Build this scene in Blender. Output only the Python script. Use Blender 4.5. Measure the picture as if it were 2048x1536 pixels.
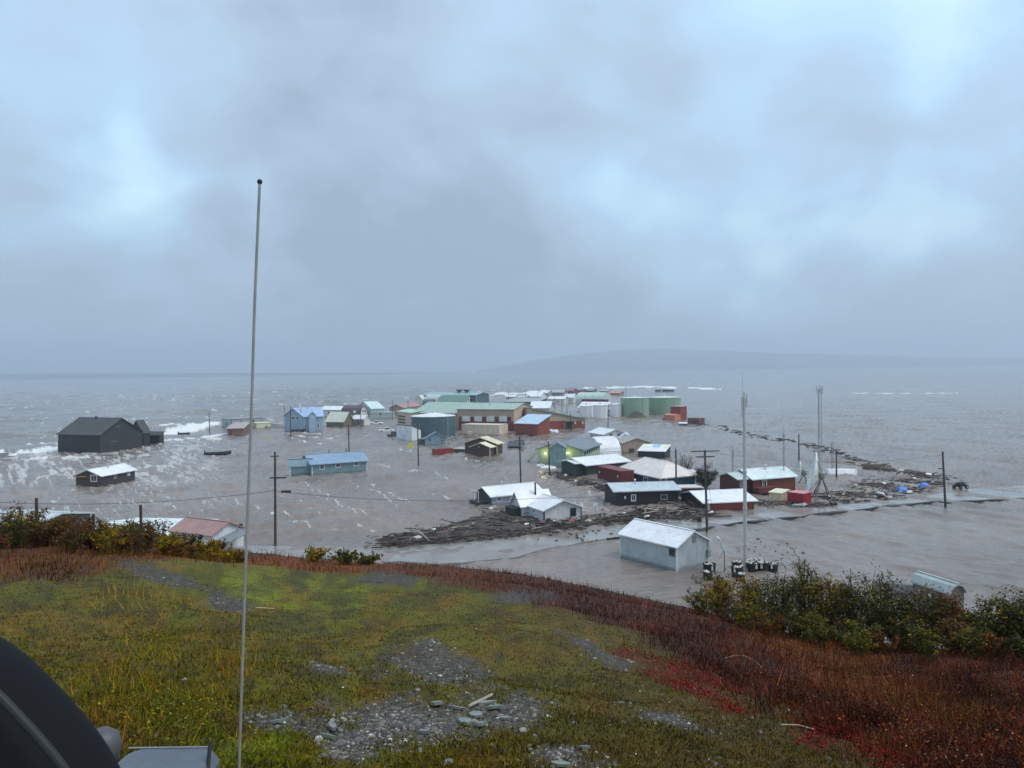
import bpy, bmesh, math, random
import numpy as np
from mathutils import Vector, Matrix

# ------------------------------------------------------------------ scene, camera, sky, sun
for _o in list(bpy.data.objects): bpy.data.objects.remove(_o)
scene = bpy.context.scene
COL = scene.collection
rnd = random.Random(7)
nr = np.random.RandomState(11)

H = 20.0                      # eye height above the flood water
F = 1538.0                    # focal length in photo pixels (2048 wide)
PITCH = math.atan(27.0 / F); ROLL = math.radians(0.75)
_f = np.array([0, math.cos(PITCH), -math.sin(PITCH)]); _r = np.array([1., 0, 0]); _u = np.cross(_r, _f)
RX = math.cos(ROLL) * _r - math.sin(ROLL) * _u
UX = math.sin(ROLL) * _r + math.cos(ROLL) * _u
CAM = np.array([0, 0, H])

cam = bpy.data.cameras.new('camera'); camo = bpy.data.objects.new('camera', cam); COL.objects.link(camo)
cam.sensor_width = 36; cam.lens = 36 * F / 2048; cam.clip_start = .05; cam.clip_end = 60000
M = Matrix.Identity(4)
for i in range(3):
    M[i][0] = RX[i]; M[i][1] = UX[i]; M[i][2] = -_f[i]; M[i][3] = CAM[i]
camo.matrix_world = M
scene.camera = camo

scene.view_settings.view_transform = 'Standard'; scene.view_settings.look = 'None'
scene.view_settings.gamma = 1; scene.view_settings.exposure = 0.55
scene.view_settings.use_curve_mapping = False
scene.render.engine = 'CYCLES'
cy = scene.cycles
cy.use_denoising = True; cy.max_bounces = 6; cy.diffuse_bounces = 2; cy.glossy_bounces = 3
cy.volume_bounces = 1; cy.transparent_max_bounces = 8; cy.caustics_reflective = False; cy.caustics_refractive = False

SUN_EL = math.radians(58); SUN_AZ = math.radians(105)     # soft bright side of the overcast, high to the right
sun = bpy.data.lights.new('sun', 'SUN'); sun.energy = 1.35; sun.angle = math.radians(35); sun.color = (1, .985, .97)
suno = bpy.data.objects.new('sun', sun); COL.objects.link(suno)
_sd = Vector((math.sin(SUN_AZ) * math.cos(SUN_EL), math.cos(SUN_AZ) * math.cos(SUN_EL), math.sin(SUN_EL)))
suno.rotation_euler = _sd.to_track_quat('Z', 'Y').to_euler()
suno.location = (0, -30, 80)

def ray(px, py):
    d = _f + (px - 1024) / F * RX + (768 - py) / F * UX
    return d / np.linalg.norm(d)
def gnd(px, py, z=0.0):                      # the point of the level z seen at a pixel
    d = ray(px, py); t = (z - H) / d[2]
    return CAM + d * t
def proj(p):
    q = np.asarray(p, float) - CAM
    w = q @ _f
    return 1024 + F * (q @ RX) / w, 768 - F * (q @ UX) / w
def zat(p, py):                              # height above a plan point at which pixel row py is met
    lo, hi = -5.0, 60.0
    for _ in range(40):
        m = (lo + hi) / 2
        if proj((p[0], p[1], m))[1] > py: lo = m
        else: hi = m
    return (lo + hi) / 2
def at_depth(px, py, y):                     # point on a pixel's ray at forward distance y
    d = ray(px, py); return CAM + d * (y / d[1])

# ---- world: Nishita daylight seen through a broken, layered overcast
world = bpy.data.worlds.new('World'); scene.world = world; world.use_nodes = True
wn = world.node_tree.nodes; wl = world.node_tree.links; wn.clear()
def WN(t, **k):
    n = wn.new(t)
    for a, b in k.items(): setattr(n, a, b)
    return n
def wmath(op, a, b=None, c=None):
    n = WN('ShaderNodeMath', operation=op)
    for i, v in enumerate((a, b, c)):
        if v is None: continue
        if isinstance(v, (int, float)): n.inputs[i].default_value = v
        else: wl.new(v, n.inputs[i])
    return n.outputs[0]
wtc = WN('ShaderNodeTexCoord')
wsep = WN('ShaderNodeSeparateXYZ'); wl.new(wtc.outputs['Generated'], wsep.inputs[0])
# cloud sheet: directions spread on a level layer overhead so that clouds flatten towards the horizon
wz = wmath('ADD', wmath('MAXIMUM', wsep.outputs[2], 0.0), 0.40)
wcx = wmath('DIVIDE', wsep.outputs[0], wz); wcy = wmath('DIVIDE', wsep.outputs[1], wz)
wcmb = WN('ShaderNodeCombineXYZ'); wl.new(wcx, wcmb.inputs[0]); wl.new(wcy, wcmb.inputs[1]); wcmb.inputs[2].default_value = 3.7
n1 = WN('ShaderNodeTexNoise'); n1.inputs['Scale'].default_value = 1.15; n1.inputs['Detail'].default_value = 5; n1.inputs['Roughness'].default_value = .5; n1.inputs['Distortion'].default_value = .5
wl.new(wcmb.outputs[0], n1.inputs['Vector'])
n2 = WN('ShaderNodeTexNoise'); n2.inputs['Scale'].default_value = 3.2; n2.inputs['Detail'].default_value = 7; n2.inputs['Roughness'].default_value = .56; n2.inputs['Distortion'].default_value = .35
wl.new(wcmb.outputs[0], n2.inputs['Vector'])
# thin places of the cloud deck, where it is brighter
wwarp = WN('ShaderNodeTexNoise'); wwarp.inputs['Scale'].default_value = 4.2; wwarp.inputs['Detail'].default_value = 5; wwarp.inputs['Distortion'].default_value = .3
wl.new(wtc.outputs['Generated'], wwarp.inputs['Vector'])
wv1 = WN('ShaderNodeVectorMath', operation='SUBTRACT'); wl.new(wwarp.outputs['Color'], wv1.inputs[0]); wv1.inputs[1].default_value = (.5, .5, .5)
wv2 = WN('ShaderNodeVectorMath', operation='MULTIPLY_ADD'); wl.new(wv1.outputs[0], wv2.inputs[0]); wv2.inputs[1].default_value = (.42, .36, .4); wl.new(wtc.outputs['Generated'], wv2.inputs[2])
def thin(px, py, rad, amt):
    d = ray(px, py)
    n = WN('ShaderNodeVectorMath', operation='DISTANCE'); wl.new(wv2.outputs[0], n.inputs[0]); n.inputs[1].default_value = tuple(d)
    q = wmath('DIVIDE', n.outputs['Value'], rad)
    return wmath('MULTIPLY', wmath('POWER', 2.718, wmath('MULTIPLY', wmath('MULTIPLY', q, q), -1.0)), amt)
tsum = None
for a in ((60, 120, .08, .6), (150, 210, .075, .5), (250, 285, .07, .5), (320, 345, .075, .6), (390, 390, .05, .45), (190, 480, .07, .7), (90, 560, .12, .3),
          (1120, 400, .06, .55), (1240, 350, .065, .6), (1440, 500, .075, .8), (1560, 455, .085, .9), (1680, 500, .07, .7), (1820, 470, .06, .5), (1960, 480, .08, .7), (1490, 570, .08, .5), (1750, 50, .13, .6), (1960, 90, .11, .6), (1450, 170, .07, .35), (900, 60, .1, .3)):
    t = thin(*a); tsum = t if tsum is None else wmath('ADD', tsum, t)
for a in ((40, 380, .09, -.5), (120, 40, .12, -.5), (560, 330, .12, -.35), (760, 480, .14, -.4), (620, 120, .15, -.3), (1000, 560, .12, -.3), (1690, 280, .1, -.4), (1180, 200, .1, -.25), (1700, 400, .05, -.3)):
    tsum = wmath('ADD', tsum, thin(*a))
wmix = wmath('ADD', wmath('MULTIPLY', n1.outputs['Fac'], .46), wmath('MULTIPLY', n2.outputs['Fac'], .32))
wfac = wmath('ADD', wmath('MULTIPLY', wmath('SUBTRACT', wmix, .39), 3.1), wmath('MULTIPLY', tsum, .46))
wramp = WN('ShaderNodeValToRGB'); wl.new(wmath('ADD', wfac, .27), wramp.inputs[0])
els = wramp.color_ramp.elements
els[0].position = 0; els[0].color = (.25, .332, .422, 1)
els[1].position = 1; els[1].color = (.53, .75, .88, 1)
for p, c in ((.27, (.33, .43, .55, 1)), (.6, (.38, .555, .725, 1))):
    e = els.new(p); e.color = c
# the deck is lit from above: a little brighter overhead
wup = wmath('ADD', wmath('MULTIPLY', wmath('MAXIMUM', wsep.outputs[2], 0), .55), .93)
wcol = WN('ShaderNodeVectorMath', operation='SCALE'); wl.new(wramp.outputs[0], wcol.inputs[0]); wl.new(wup, wcol.inputs['Scale'])
bgc = WN('ShaderNodeBackground'); wl.new(wcol.outputs[0], bgc.inputs[0]); bgc.inputs[1].default_value = 1.0
sky = WN('ShaderNodeTexSky', sky_type='NISHITA', sun_disc=False, sun_elevation=SUN_EL, sun_rotation=SUN_AZ, air_density=1.0, dust_density=2.0)
bgs = WN('ShaderNodeBackground'); wl.new(sky.outputs[0], bgs.inputs[0]); bgs.inputs[1].default_value = .06
wms = WN('ShaderNodeMixShader'); wms.inputs[0].default_value = .84
wl.new(bgs.outputs[0], wms.inputs[1]); wl.new(bgc.outputs[0], wms.inputs[2])
wo = WN('ShaderNodeOutputWorld'); wl.new(wms.outputs[0], wo.inputs[0])
world.cycles.sampling_method = 'MANUAL'; world.cycles.sample_map_resolution = 512

# ------------------------------------------------------------------ helpers
def lin(r, g, b):
    def f(c):
        c /= 255.0
        return c / 12.92 if c <= .04045 else ((c + .055) / 1.055) ** 2.4
    return (f(r), f(g), f(b))
GAIN = 1.55
def alb(r, g, b, k=1.0):                     # real-world base colour from how the thing looks under this sky
    q = lin(r, g, b); g_ = sum(q) / 3                # a little greyer than seen: the air and the lens add colour
    return tuple(min(.82, max(.004, (c * .86 + g_ * .14) * GAIN * k * w)) for c, w in zip(q, (1.07, 1.0, .89)))

_mats = {}
def mat(key, col, rough=.7, metal=0.0, var=.16, scale=1.2, bump=0.0, bscale=30, lines=None, grime=.25, spec=.5, emit=None):
    if key in _mats: return _mats[key]
    m = bpy.data.materials.new(key); m.use_nodes = True
    nt = m.node_tree; N = nt.nodes; L = nt.links
    b = N['Principled BSDF']
    tc = N.new('ShaderNodeTexCoord'); co = tc.outputs['Object']
    nz = N.new('ShaderNodeTexNoise'); nz.inputs['Scale'].default_value = scale; nz.inputs['Detail'].default_value = 7; nz.inputs['Roughness'].default_value = .62
    L.new(co, nz.inputs['Vector'])
    mp = N.new('ShaderNodeMapping'); mp.inputs['Scale'].default_value = (2.4, 2.4, .35); L.new(co, mp.inputs['Vector'])
    ns = N.new('ShaderNodeTexNoise'); ns.inputs['Scale'].default_value = scale * 1.6; ns.inputs['Detail'].default_value = 6; L.new(mp.outputs[0], ns.inputs['Vector'])
    r1 = N.new('ShaderNodeValToRGB'); L.new(nz.outputs['Fac'], r1.inputs[0])
    r1.color_ramp.elements[0].position = .3; r1.color_ramp.elements[1].position = .72
    r1.color_ramp.elements[0].color = tuple(c * (1 - var) for c in col) + (1,)
    r1.color_ramp.elements[1].color = tuple(min(.9, c * (1 + var)) for c in col) + (1,)
    r2 = N.new('ShaderNodeValToRGB'); L.new(ns.outputs['Fac'], r2.inputs[0])
    r2.color_ramp.elements[0].position = .52; r2.color_ramp.elements[1].position = .8
    r2.color_ramp.elements[0].color = (0, 0, 0, 1); r2.color_ramp.elements[1].color = (grime,) * 3 + (1,)
    mx = N.new('ShaderNodeMix'); mx.data_type = 'RGBA'; L.new(r2.outputs[0], mx.inputs[0]); L.new(r1.outputs[0], mx.inputs[6])
    lum = sum(col) / 3
    mx.inputs[7].default_value = (lum * .45 + .02, lum * .42 + .018, lum * .38 + .015, 1)
    L.new(mx.outputs[2], b.inputs['Base Color'])
    b.inputs['Roughness'].default_value = rough; b.inputs['Metallic'].default_value = metal
    b.inputs['Specular IOR Level'].default_value = spec
    last = None
    if bump:
        nb = N.new('ShaderNodeTexNoise'); nb.inputs['Scale'].default_value = bscale; nb.inputs['Detail'].default_value = 4; L.new(co, nb.inputs['Vector'])
        bp = N.new('ShaderNodeBump'); bp.inputs['Strength'].default_value = bump; bp.inputs['Distance'].default_value = .03; L.new(nb.outputs['Fac'], bp.inputs['Height']); last = bp
    if lines:                                # lap siding / board joints as fine relief
        wv = N.new('ShaderNodeTexWave'); wv.wave_type = 'BANDS'; wv.bands_direction = lines[0]; wv.wave_profile = 'SAW'
        wv.inputs['Scale'].default_value = 0.314 / lines[1]; L.new(co, wv.inputs['Vector'])
        bp = N.new('ShaderNodeBump'); bp.inputs['Strength'].default_value = .8; bp.inputs['Distance'].default_value = lines[2]; L.new(wv.outputs['Fac'], bp.inputs['Height'])
        if last: L.new(last.outputs[0], bp.inputs['Normal'])
        last = bp
    if last: L.new(last.outputs[0], b.inputs['Normal'])
    if lines:                                # wet silt line left by the flood, ragged along its upper edge
        sx = N.new('ShaderNodeSeparateXYZ'); L.new(co, sx.inputs[0])
        tn = N.new('ShaderNodeTexNoise'); tn.inputs['Scale'].default_value = 1.4; tn.inputs['Detail'].default_value = 6; L.new(co, tn.inputs['Vector'])
        ta = N.new('ShaderNodeMath'); ta.operation = 'MULTIPLY_ADD'; L.new(tn.outputs['Fac'], ta.inputs[0]); ta.inputs[1].default_value = -.45; L.new(sx.outputs[2], ta.inputs[2])
        tr = N.new('ShaderNodeMapRange'); tr.inputs[1].default_value = -.05; tr.inputs[2].default_value = .12; tr.inputs[3].default_value = .4; tr.inputs[4].default_value = 0; L.new(ta.outputs[0], tr.inputs[0])
        m2 = N.new('ShaderNodeMix'); m2.data_type = 'RGBA'; L.new(tr.outputs[0], m2.inputs[0]); L.new(mx.outputs[2], m2.inputs[6]); m2.inputs[7].default_value = (.05, .042, .036, 1)
        L.new(m2.outputs[2], b.inputs['Base Color'])
    if emit:
        b.inputs['Emission Color'].default_value = emit[:3] + (1,); b.inputs['Emission Strength'].default_value = emit[3]
    _mats[key] = m
    return m
def siding(r, g, b, k=1.0): return mat('siding_%d_%d_%d' % (r, g, b), alb(r, g, b, k), .65, lines=('Z', .2, .03), var=.16, scale=.9, grime=.45)
def metalroof(r, g, b, k=1.0): return mat('roof_%d_%d_%d' % (r, g, b), alb(r, g, b, k), .42, var=.16, scale=.5, grime=.5, bump=.08, bscale=3)
def paint(r, g, b, k=1.0, rough=.6): return mat('paint_%d_%d_%d_%d' % (r, g, b, int(rough * 10)), alb(r, g, b, k), rough, var=.14, scale=1.0, grime=.35)
def wood(r, g, b, k=1.0): return mat('wood_%d_%d_%d' % (r, g, b), alb(r, g, b, k), .85, var=.35, scale=3, grime=.5, bump=.4, bscale=18)
def vcolmat(key, rough=.8, spec=.3, trans=0.0, detail=None):
    if key in _mats: return _mats[key]
    m = bpy.data.materials.new(key); m.use_nodes = True
    nt = m.node_tree; N = nt.nodes; L = nt.links; b = N['Principled BSDF']
    a = N.new('ShaderNodeAttribute'); a.attribute_name = 'tint'
    nz = N.new('ShaderNodeTexNoise'); nz.inputs['Scale'].default_value = 9; nz.inputs['Detail'].default_value = 5
    tc = N.new('ShaderNodeTexCoord'); L.new(tc.outputs['Object'], nz.inputs['Vector'])
    mr = N.new('ShaderNodeMapRange'); mr.inputs[1].default_value = .3; mr.inputs[2].default_value = .7; mr.inputs[3].default_value = .72; mr.inputs[4].default_value = 1.3
    L.new(nz.outputs['Fac'], mr.inputs[0])
    v = N.new('ShaderNodeVectorMath'); v.operation = 'SCALE'; L.new(a.outputs['Color'], v.inputs[0]); L.new(mr.outputs[0], v.inputs['Scale'])
    L.new(v.outputs[0], b.inputs['Base Color'])
    b.inputs['Roughness'].default_value = rough; b.inputs['Specular IOR Level'].default_value = spec
    _mats[key] = m
    return m
GLASS = mat('window_glass', (.012, .016, .02), .12, var=.3, grime=0, spec=.6)
WHITE = paint(205, 212, 216, 1.0)
BLACK = mat('black_rubber', (.012, .012, .013), .6, var=.3)
STEEL = mat('galvanised_steel', alb(150, 158, 166), .45, metal=.3, var=.12)
POLE = wood(58, 52, 50); POLE_MAT = POLE

class MB:
    def __init__(s): s.v = []; s.f = []
    def add(s, vs, fs):
        o = len(s.v); s.v += [tuple(map(float, p)) for p in vs]; s.f += [tuple(i + o for i in f) for f in fs]; return s
    def hexa(s, p):                          # eight corners: four bottom, four top
        return s.add(p, [(0, 3, 2, 1), (4, 5, 6, 7), (0, 1, 5, 4), (1, 2, 6, 5), (2, 3, 7, 6), (3, 0, 4, 7)])
    def box(s, o, ex, ey, ez):               # origin corner and three edge vectors
        o, ex, ey, ez = map(np.asarray, (o, ex, ey, ez))
        return s.hexa([o, o + ex, o + ex + ey, o + ey, o + ez, o + ex + ez, o + ex + ey + ez, o + ey + ez])
    def cbox(s, c, sx, sy, sz, rz=0):
        c = np.asarray(c, float); ca, sa = math.cos(rz), math.sin(rz)
        ex = np.array([ca, sa, 0]) * sx; ey = np.array([-sa, ca, 0]) * sy; ez = np.array([0, 0, sz])
        return s.box(c - ex / 2 - ey / 2 - ez / 2, ex, ey, ez)
    def tube(s, p0, p1, r0, r1=None, n=8, cap=True):
        p0 = np.asarray(p0, float); p1 = np.asarray(p1, float); r1 = r0 if r1 is None else r1
        d = p1 - p0; d = d / (np.linalg.norm(d) + 1e-9)
        a = np.cross(d, [0, 0, 1.0] if abs(d[2]) < .9 else [1.0, 0, 0]); a /= np.linalg.norm(a); b = np.cross(d, a)
        vs = []
        for p, r in ((p0, r0), (p1, r1)):
            for i in range(n):
                t = 2 * math.pi * i / n; vs.append(p + r * (math.cos(t) * a + math.sin(t) * b))
        fs = [(i, (i + 1) % n, n + (i + 1) % n, n + i) for i in range(n)]
        if cap: fs += [tuple(range(n))[::-1], tuple(range(n, 2 * n))]
        return s.add(vs, fs)
    def path(s, pts, r, n=6):
        for a, b in zip(pts[:-1], pts[1:]): s.tube(a, b, r, r, n, True)
        return s
    def sweep(s, pts, r, n=16, sub=10):      # smooth tube through the points, one continuous skin
        P = np.array(pts, float); t = np.arange(len(P)); tt = np.linspace(0, len(P) - 1, (len(P) - 1) * sub + 1); Q = []
        for u in tt:
            i = min(int(u), len(P) - 2); f = u - i; p0 = P[max(i - 1, 0)]; p1 = P[i]; p2 = P[i + 1]; p3 = P[min(i + 2, len(P) - 1)]
            Q.append(.5 * (2 * p1 + (p2 - p0) * f + (2 * p0 - 5 * p1 + 4 * p2 - p3) * f * f + (3 * p1 - p0 - 3 * p2 + p3) * f ** 3))
        Q = np.array(Q); vs = []; m = len(Q)
        for k in range(m):
            d = Q[min(k + 1, m - 1)] - Q[max(k - 1, 0)]; d /= np.linalg.norm(d); a = np.cross(d, [0, 1.0, 0.02]); a /= np.linalg.norm(a); b = np.cross(d, a)
            for i in range(n): x = 2 * math.pi * i / n; vs.append(Q[k] + r * (math.cos(x) * a + math.sin(x) * b))
        fs = [(k * n + i, k * n + (i + 1) % n, (k + 1) * n + (i + 1) % n, (k + 1) * n + i) for k in range(m - 1) for i in range(n)]
        fs += [tuple(range(n))[::-1], tuple(range((m - 1) * n, m * n))]
        return s.add(vs, fs)
    def extrude(s, poly, d):                 # planar polygon swept by vector d
        poly = [np.asarray(p, float) for p in poly]; d = np.asarray(d, float); n = len(poly)
        return s.add(poly + [p + d for p in poly], [tuple(range(n)), tuple(range(n, 2 * n))[::-1]] + [(i, n + i, n + (i + 1) % n, (i + 1) % n) for i in range(n)])
    def lathe(s, c, prof, n=32):             # profile of (r, z) about a vertical axis
        c = np.asarray(c, float); vs = []; fs = []
        for r, z in prof:
            for i in range(n):
                t = 2 * math.pi * i / n; vs.append((c[0] + r * math.cos(t), c[1] + r * math.sin(t), c[2] + z))
        for k in range(len(prof) - 1):
            for i in range(n): fs.append((k * n + i, k * n + (i + 1) % n, (k + 1) * n + (i + 1) % n, (k + 1) * n + i))
        fs.append(tuple(range(n))[::-1]); fs.append(tuple(range((len(prof) - 1) * n, len(prof) * n)))
        return s.add(vs, fs)
    def build(s, name, material, parent=None, origin=None, smooth=False, recalc=True):
        o = origin if origin is not None else (wloc(parent) if parent else np.mean(np.array(s.v), 0))
        o = np.asarray(o, float)
        me = bpy.data.meshes.new(name)
        me.from_pydata([tuple(np.asarray(p) - o) for p in s.v], [], s.f)
        if recalc:
            bm = bmesh.new(); bm.from_mesh(me); bmesh.ops.recalc_face_normals(bm, faces=bm.faces); bm.to_mesh(me); bm.free()
        if smooth: me.shade_smooth()
        me.materials.append(material)
        ob = bpy.data.objects.new(name, me); COL.objects.link(ob)
        if parent: ob.parent = parent; _w[ob.name] = o; ob.location = tuple(o - wloc(parent))
        else: ob.location = tuple(o); _w[ob.name] = o
        return ob
_w = {}
def wloc(o): return _w[o.name]
def tag(o, label=None, cat=None, group=None, kind=None):
    if label: o['label'] = label
    if cat: o['category'] = cat
    if group: o['group'] = group
    if kind: o['kind'] = kind
    return o
def thing(name, label, cat, loc, group=None):
    o = bpy.data.objects.new(name, None); COL.objects.link(o); o.location = tuple(map(float, loc)); o.empty_display_size = .5
    _w[o.name] = np.asarray(loc, float)
    return tag(o, label, cat, group)
def copy_thing(src, loc, rot=None, scale=None, label=None, group=None):
    r = src.copy(); COL.objects.link(r); r.location = tuple(map(float, loc)); _w[r.name] = np.asarray(loc, float)
    if rot is not None: r.rotation_euler = rot
    if scale is not None: r.scale = (scale,) * 3 if isinstance(scale, (int, float)) else scale
    if label: r['label'] = label
    if group: r['group'] = group
    for ch in src.children:
        c = ch.copy(); COL.objects.link(c); c.parent = r
        for g in ch.children:
            e = g.copy(); COL.objects.link(e); e.parent = c
    return r
def bigmesh(name, verts, faces_flat, nper, material, tint=None, kind='stuff', label=None, cat=None, smooth=False, extra=None):
    me = bpy.data.meshes.new(name)
    nv = len(verts); nf = len(faces_flat) // nper
    me.vertices.add(nv); me.vertices.foreach_set('co', np.ascontiguousarray(verts, dtype=np.float32).ravel())
    me.loops.add(nf * nper); me.loops.foreach_set('vertex_index', np.ascontiguousarray(faces_flat, dtype=np.int32))
    me.polygons.add(nf); me.polygons.foreach_set('loop_start', np.arange(0, nf * nper, nper, dtype=np.int32))
    try: me.polygons.foreach_set('loop_total', np.full(nf, nper, dtype=np.int32))
    except Exception: pass
    if smooth: me.polygons.foreach_set('use_smooth', np.ones(nf, dtype=bool))
    me.update(calc_edges=True)
    if tint is not None:
        a = me.attributes.new('tint', 'FLOAT_COLOR', 'POINT'); t4 = np.ones((nv, 4), np.float32); t4[:, :3] = tint; a.data.foreach_set('color', t4.ravel())
    for k, arr in (extra or {}).items():
        a = me.attributes.new(k, 'FLOAT', 'POINT'); a.data.foreach_set('value', np.ascontiguousarray(arr, np.float32).ravel())
    me.materials.append(material)
    o = bpy.data.objects.new(name, me); COL.objects.link(o); _w[o.name] = np.zeros(3)
    return tag(o, label, cat, None, kind)

def _hash(ix, iy, seed):
    h = (ix.astype(np.int64) * 374761393 + iy.astype(np.int64) * 668265263 + seed * 974711) & 0x7fffffff
    h = ((h ^ (h >> 13)) * 1274126177) & 0x7fffffff
    h = (h ^ (h >> 16)) & 0xffff
    return h / 65535.0
def vnoise(x, y, seed=0):
    ix = np.floor(x); iy = np.floor(y); fx = x - ix; fy = y - iy
    fx = fx * fx * (3 - 2 * fx); fy = fy * fy * (3 - 2 * fy)
    a = _hash(ix, iy, seed); b = _hash(ix + 1, iy, seed); c = _hash(ix, iy + 1, seed); d = _hash(ix + 1, iy + 1, seed)
    return (a * (1 - fx) + b * fx) * (1 - fy) + (c * (1 - fx) + d * fx) * fy
def fbm(x, y, oct=4, seed=0):
    s = 0; a = .5; t = 0
    for i in range(oct):
        s = s + a * vnoise(x, y, seed + i); t += a; x = x * 2.03 + 5.1; y = y * 2.03 - 3.7; a *= .5
    return s / t
def sstep(a, b, x):
    t = np.clip((x - a) / (b - a + 1e-12), 0, 1); return t * t * (3 - 2 * t)

# ------------------------------------------------------------------ the setting: bluff, water, road, hills
SIL = [(-250, 1085), (0, 1085), (200, 1082), (350, 1092), (480, 1104), (600, 1116), (760, 1128), (900, 1132), (1000, 1142), (1100, 1157), (1200, 1180), (1300, 1200), (1400, 1222), (1500, 1246), (1600, 1272), (1700, 1288), (1900, 1300), (2048, 1302), (2300, 1302)]
_az = []; _tn = []
for x, y in SIL:
    d = ray(x, y); _az.append(math.atan2(d[0], d[1])); _tn.append(-d[2] / math.hypot(d[0], d[1]))
_az = np.array(_az); _tn = np.array(_tn)
H0 = 1.6                                       # eye above the ground beside the vehicle
def dsil(az): return np.interp(az, [-.75, -.3, 0, .35, .75], [31, 29, 26, 22.5, 21])
def kslope(az): return np.interp(az, _az, _tn) - H0 / dsil(az)
def ground_rel(x, y, bumps=True):              # height of the bluff relative to the eye
    d = np.hypot(x, y); az = np.arctan2(x, y); az = np.clip(az, -1.9, 1.9)
    ds = dsil(az); k = kslope(az)
    dd = np.minimum(d, ds)
    z = -H0 - k * dd
    over = np.maximum(d - ds, 0)
    z = z - np.where(over < 3, k * over + over * over * .12, k * 3 + 1.08 + (over - 3) * .85)
    if bumps:
        fade = np.clip(d / 8, .25, 1) * np.where(d > ds - 1.5, .4, 1)
        z = z + (fbm(x * .45, y * .45, 4, 3) - .5) * .34 * fade + (fbm(x * 2.2, y * 2.2, 3, 8) - .5) * .09
    return z
def on_bluff(px, py):                          # plan point of the bluff seen at a pixel (arrays)
    px = np.asarray(px, float); py = np.asarray(py, float)
    d = _f[None] + ((px - 1024) / F)[:, None] * RX[None] + ((768 - py) / F)[:, None] * UX[None]
    az = np.arctan2(d[:, 0], d[:, 1]); hz = np.hypot(d[:, 0], d[:, 1]); tn = -d[:, 2] / hz
    ds = dsil(az); den = tn - kslope(az)
    r = np.where(den > H0 / ds, H0 / np.maximum(den, 1e-4), ds)
    return r * np.sin(az), r * np.cos(az)
def poly_dist(px, py, poly, ky=1.0):
    best = np.full(np.shape(px), 1e9)
    for (x0, y0), (x1, y1) in zip(poly[:-1], poly[1:]):
        dx, dy = x1 - x0, (y1 - y0) * ky
        t = np.clip(((px - x0) * dx + (py - y0) * ky * dy) / (dx * dx + dy * dy + 1e-9), 0, 1)
        best = np.minimum(best, np.hypot(px - x0 - t * dx, (py - y0) * ky - t * dy))
    return best
def blob(px, py, cx, cy_, rx, ry, ang=0, seed=0, rough=.6):
    c, s = math.cos(math.radians(ang)), math.sin(math.radians(ang))
    u = ((px - cx) * c + (py - cy_) * s) / rx; v = (-(px - cx) * s + (py - cy_) * c) / ry
    q = np.hypot(u, v) + (fbm(px * .028, py * .06, 5, seed) - .5) * 2.4 * rough
    return 1 - sstep(.55, 1.2, q)

GRAVEL = [(870, 1335, 110, 40, 5), (800, 1440, 180, 52, 0), (1000, 1425, 100, 38, 0), (690, 1490, 60, 40, 10), (545, 1455, 60, 22, 0), (1050, 1192, 75, 14, 3), (330, 1160, 110, 12, 14), (460, 1206, 45, 14, 10), (1130, 1512, 70, 30, 10), (770, 1158, 70, 10, 0), (1180, 1300, 80, 12, 25), (1330, 1440, 80, 11, 20), (660, 1350, 50, 14, 0)]
REDP = [(1275, 1312, 42, 12, 10), (1345, 1352, 70, 24, 15), (1400, 1375, 60, 28, 20), (1460, 1408, 55, 26, 20), (1665, 1478, 55, 26, 15), (1730, 1505, 90, 30, 20), (1810, 1530, 70, 26, 20), (1270, 1315, 40, 12, 15)]
def C(r, g, b, k=1.0):                         # plant colours, under a blue-grey sky
    q = np.array(lin(r, g, b)); l = q.mean(); return np.maximum(.003, (q * 1.18 - l * .18) * k * np.array([.98, .85, .60]))
def zones(px, py):
    z = {}
    n = fbm(px * .012, py * .03, 4, 21)
    n2 = fbm(px * .03, py * .07, 4, 31)
    g = np.zeros_like(px)
    for i, (a, b, c_, d_, e) in enumerate(GRAVEL): g = np.maximum(g, blob(px, py, a, b, c_, d_, e, 40 + i, .8))
    z['gravel'] = g
    r = np.zeros_like(px)
    for i, (a, b, c_, d_, e) in enumerate(REDP): r = np.maximum(r, blob(px, py, a, b, c_, d_, e, 60 + i, .9))
    z['red'] = r
    sil = np.interp(px, [s[0] for s in SIL], [s[1] for s in SIL])
    # heath: a strip along the rim that widens down to the right
    wid = np.interp(px, [-200, 0, 150, 380, 520, 760, 900, 1000, 1150, 1300, 1450, 1600, 1750, 1900, 2100], [110, 100, 75, 30, 26, 26, 40, 46, 62, 100, 150, 190, 235, 300, 330])
    z['heath'] = 1 - sstep(.75, 1.15, (py - sil) / wid + (n - .5) * .8)
    z['orange'] = np.maximum(blob(px, py, 1760, 1380, 300, 36, 24, 71, .7), np.maximum(blob(px, py, 560, 1130, 220, 14, 3, 72, .6), blob(px, py, 1620, 1270, 150, 26, 15, 73, .7)))
    z['orange'] = np.maximum(z['orange'], .45 * blob(px, py, 120, 1125, 200, 20, -5, 74, .9))
    z['maroon'] = sstep(900, 1150, px)
    z['tall'] = np.maximum(blob(px, py, 265, 1205, 80, 55, 20, 81, .7), np.maximum(blob(px, py, 330, 1380, 170, 90, 0, 82, .8), blob(px, py, 420, 1290, 120, 60, 10, 83, .8)))
    z['bright'] = np.maximum(blob(px, py, 600, 1185, 150, 40, 4, 85, .6), blob(px, py, 560, 1505, 200, 40, 0, 86, .6))
    z['dark'] = sstep(.5, .68, n2)
    z['brown'] = sstep(.5, .64, fbm(px * .016 + 40, py * .036, 5, 23))
    z['olive'] = sstep(.5, .66, fbm(px * .021 - 70, py * .05, 4, 27))
    z['right'] = sstep(700, 1700, px + (py - 1300) * .3)
    z['n'] = n; z['n2'] = n2
    return z
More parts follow.
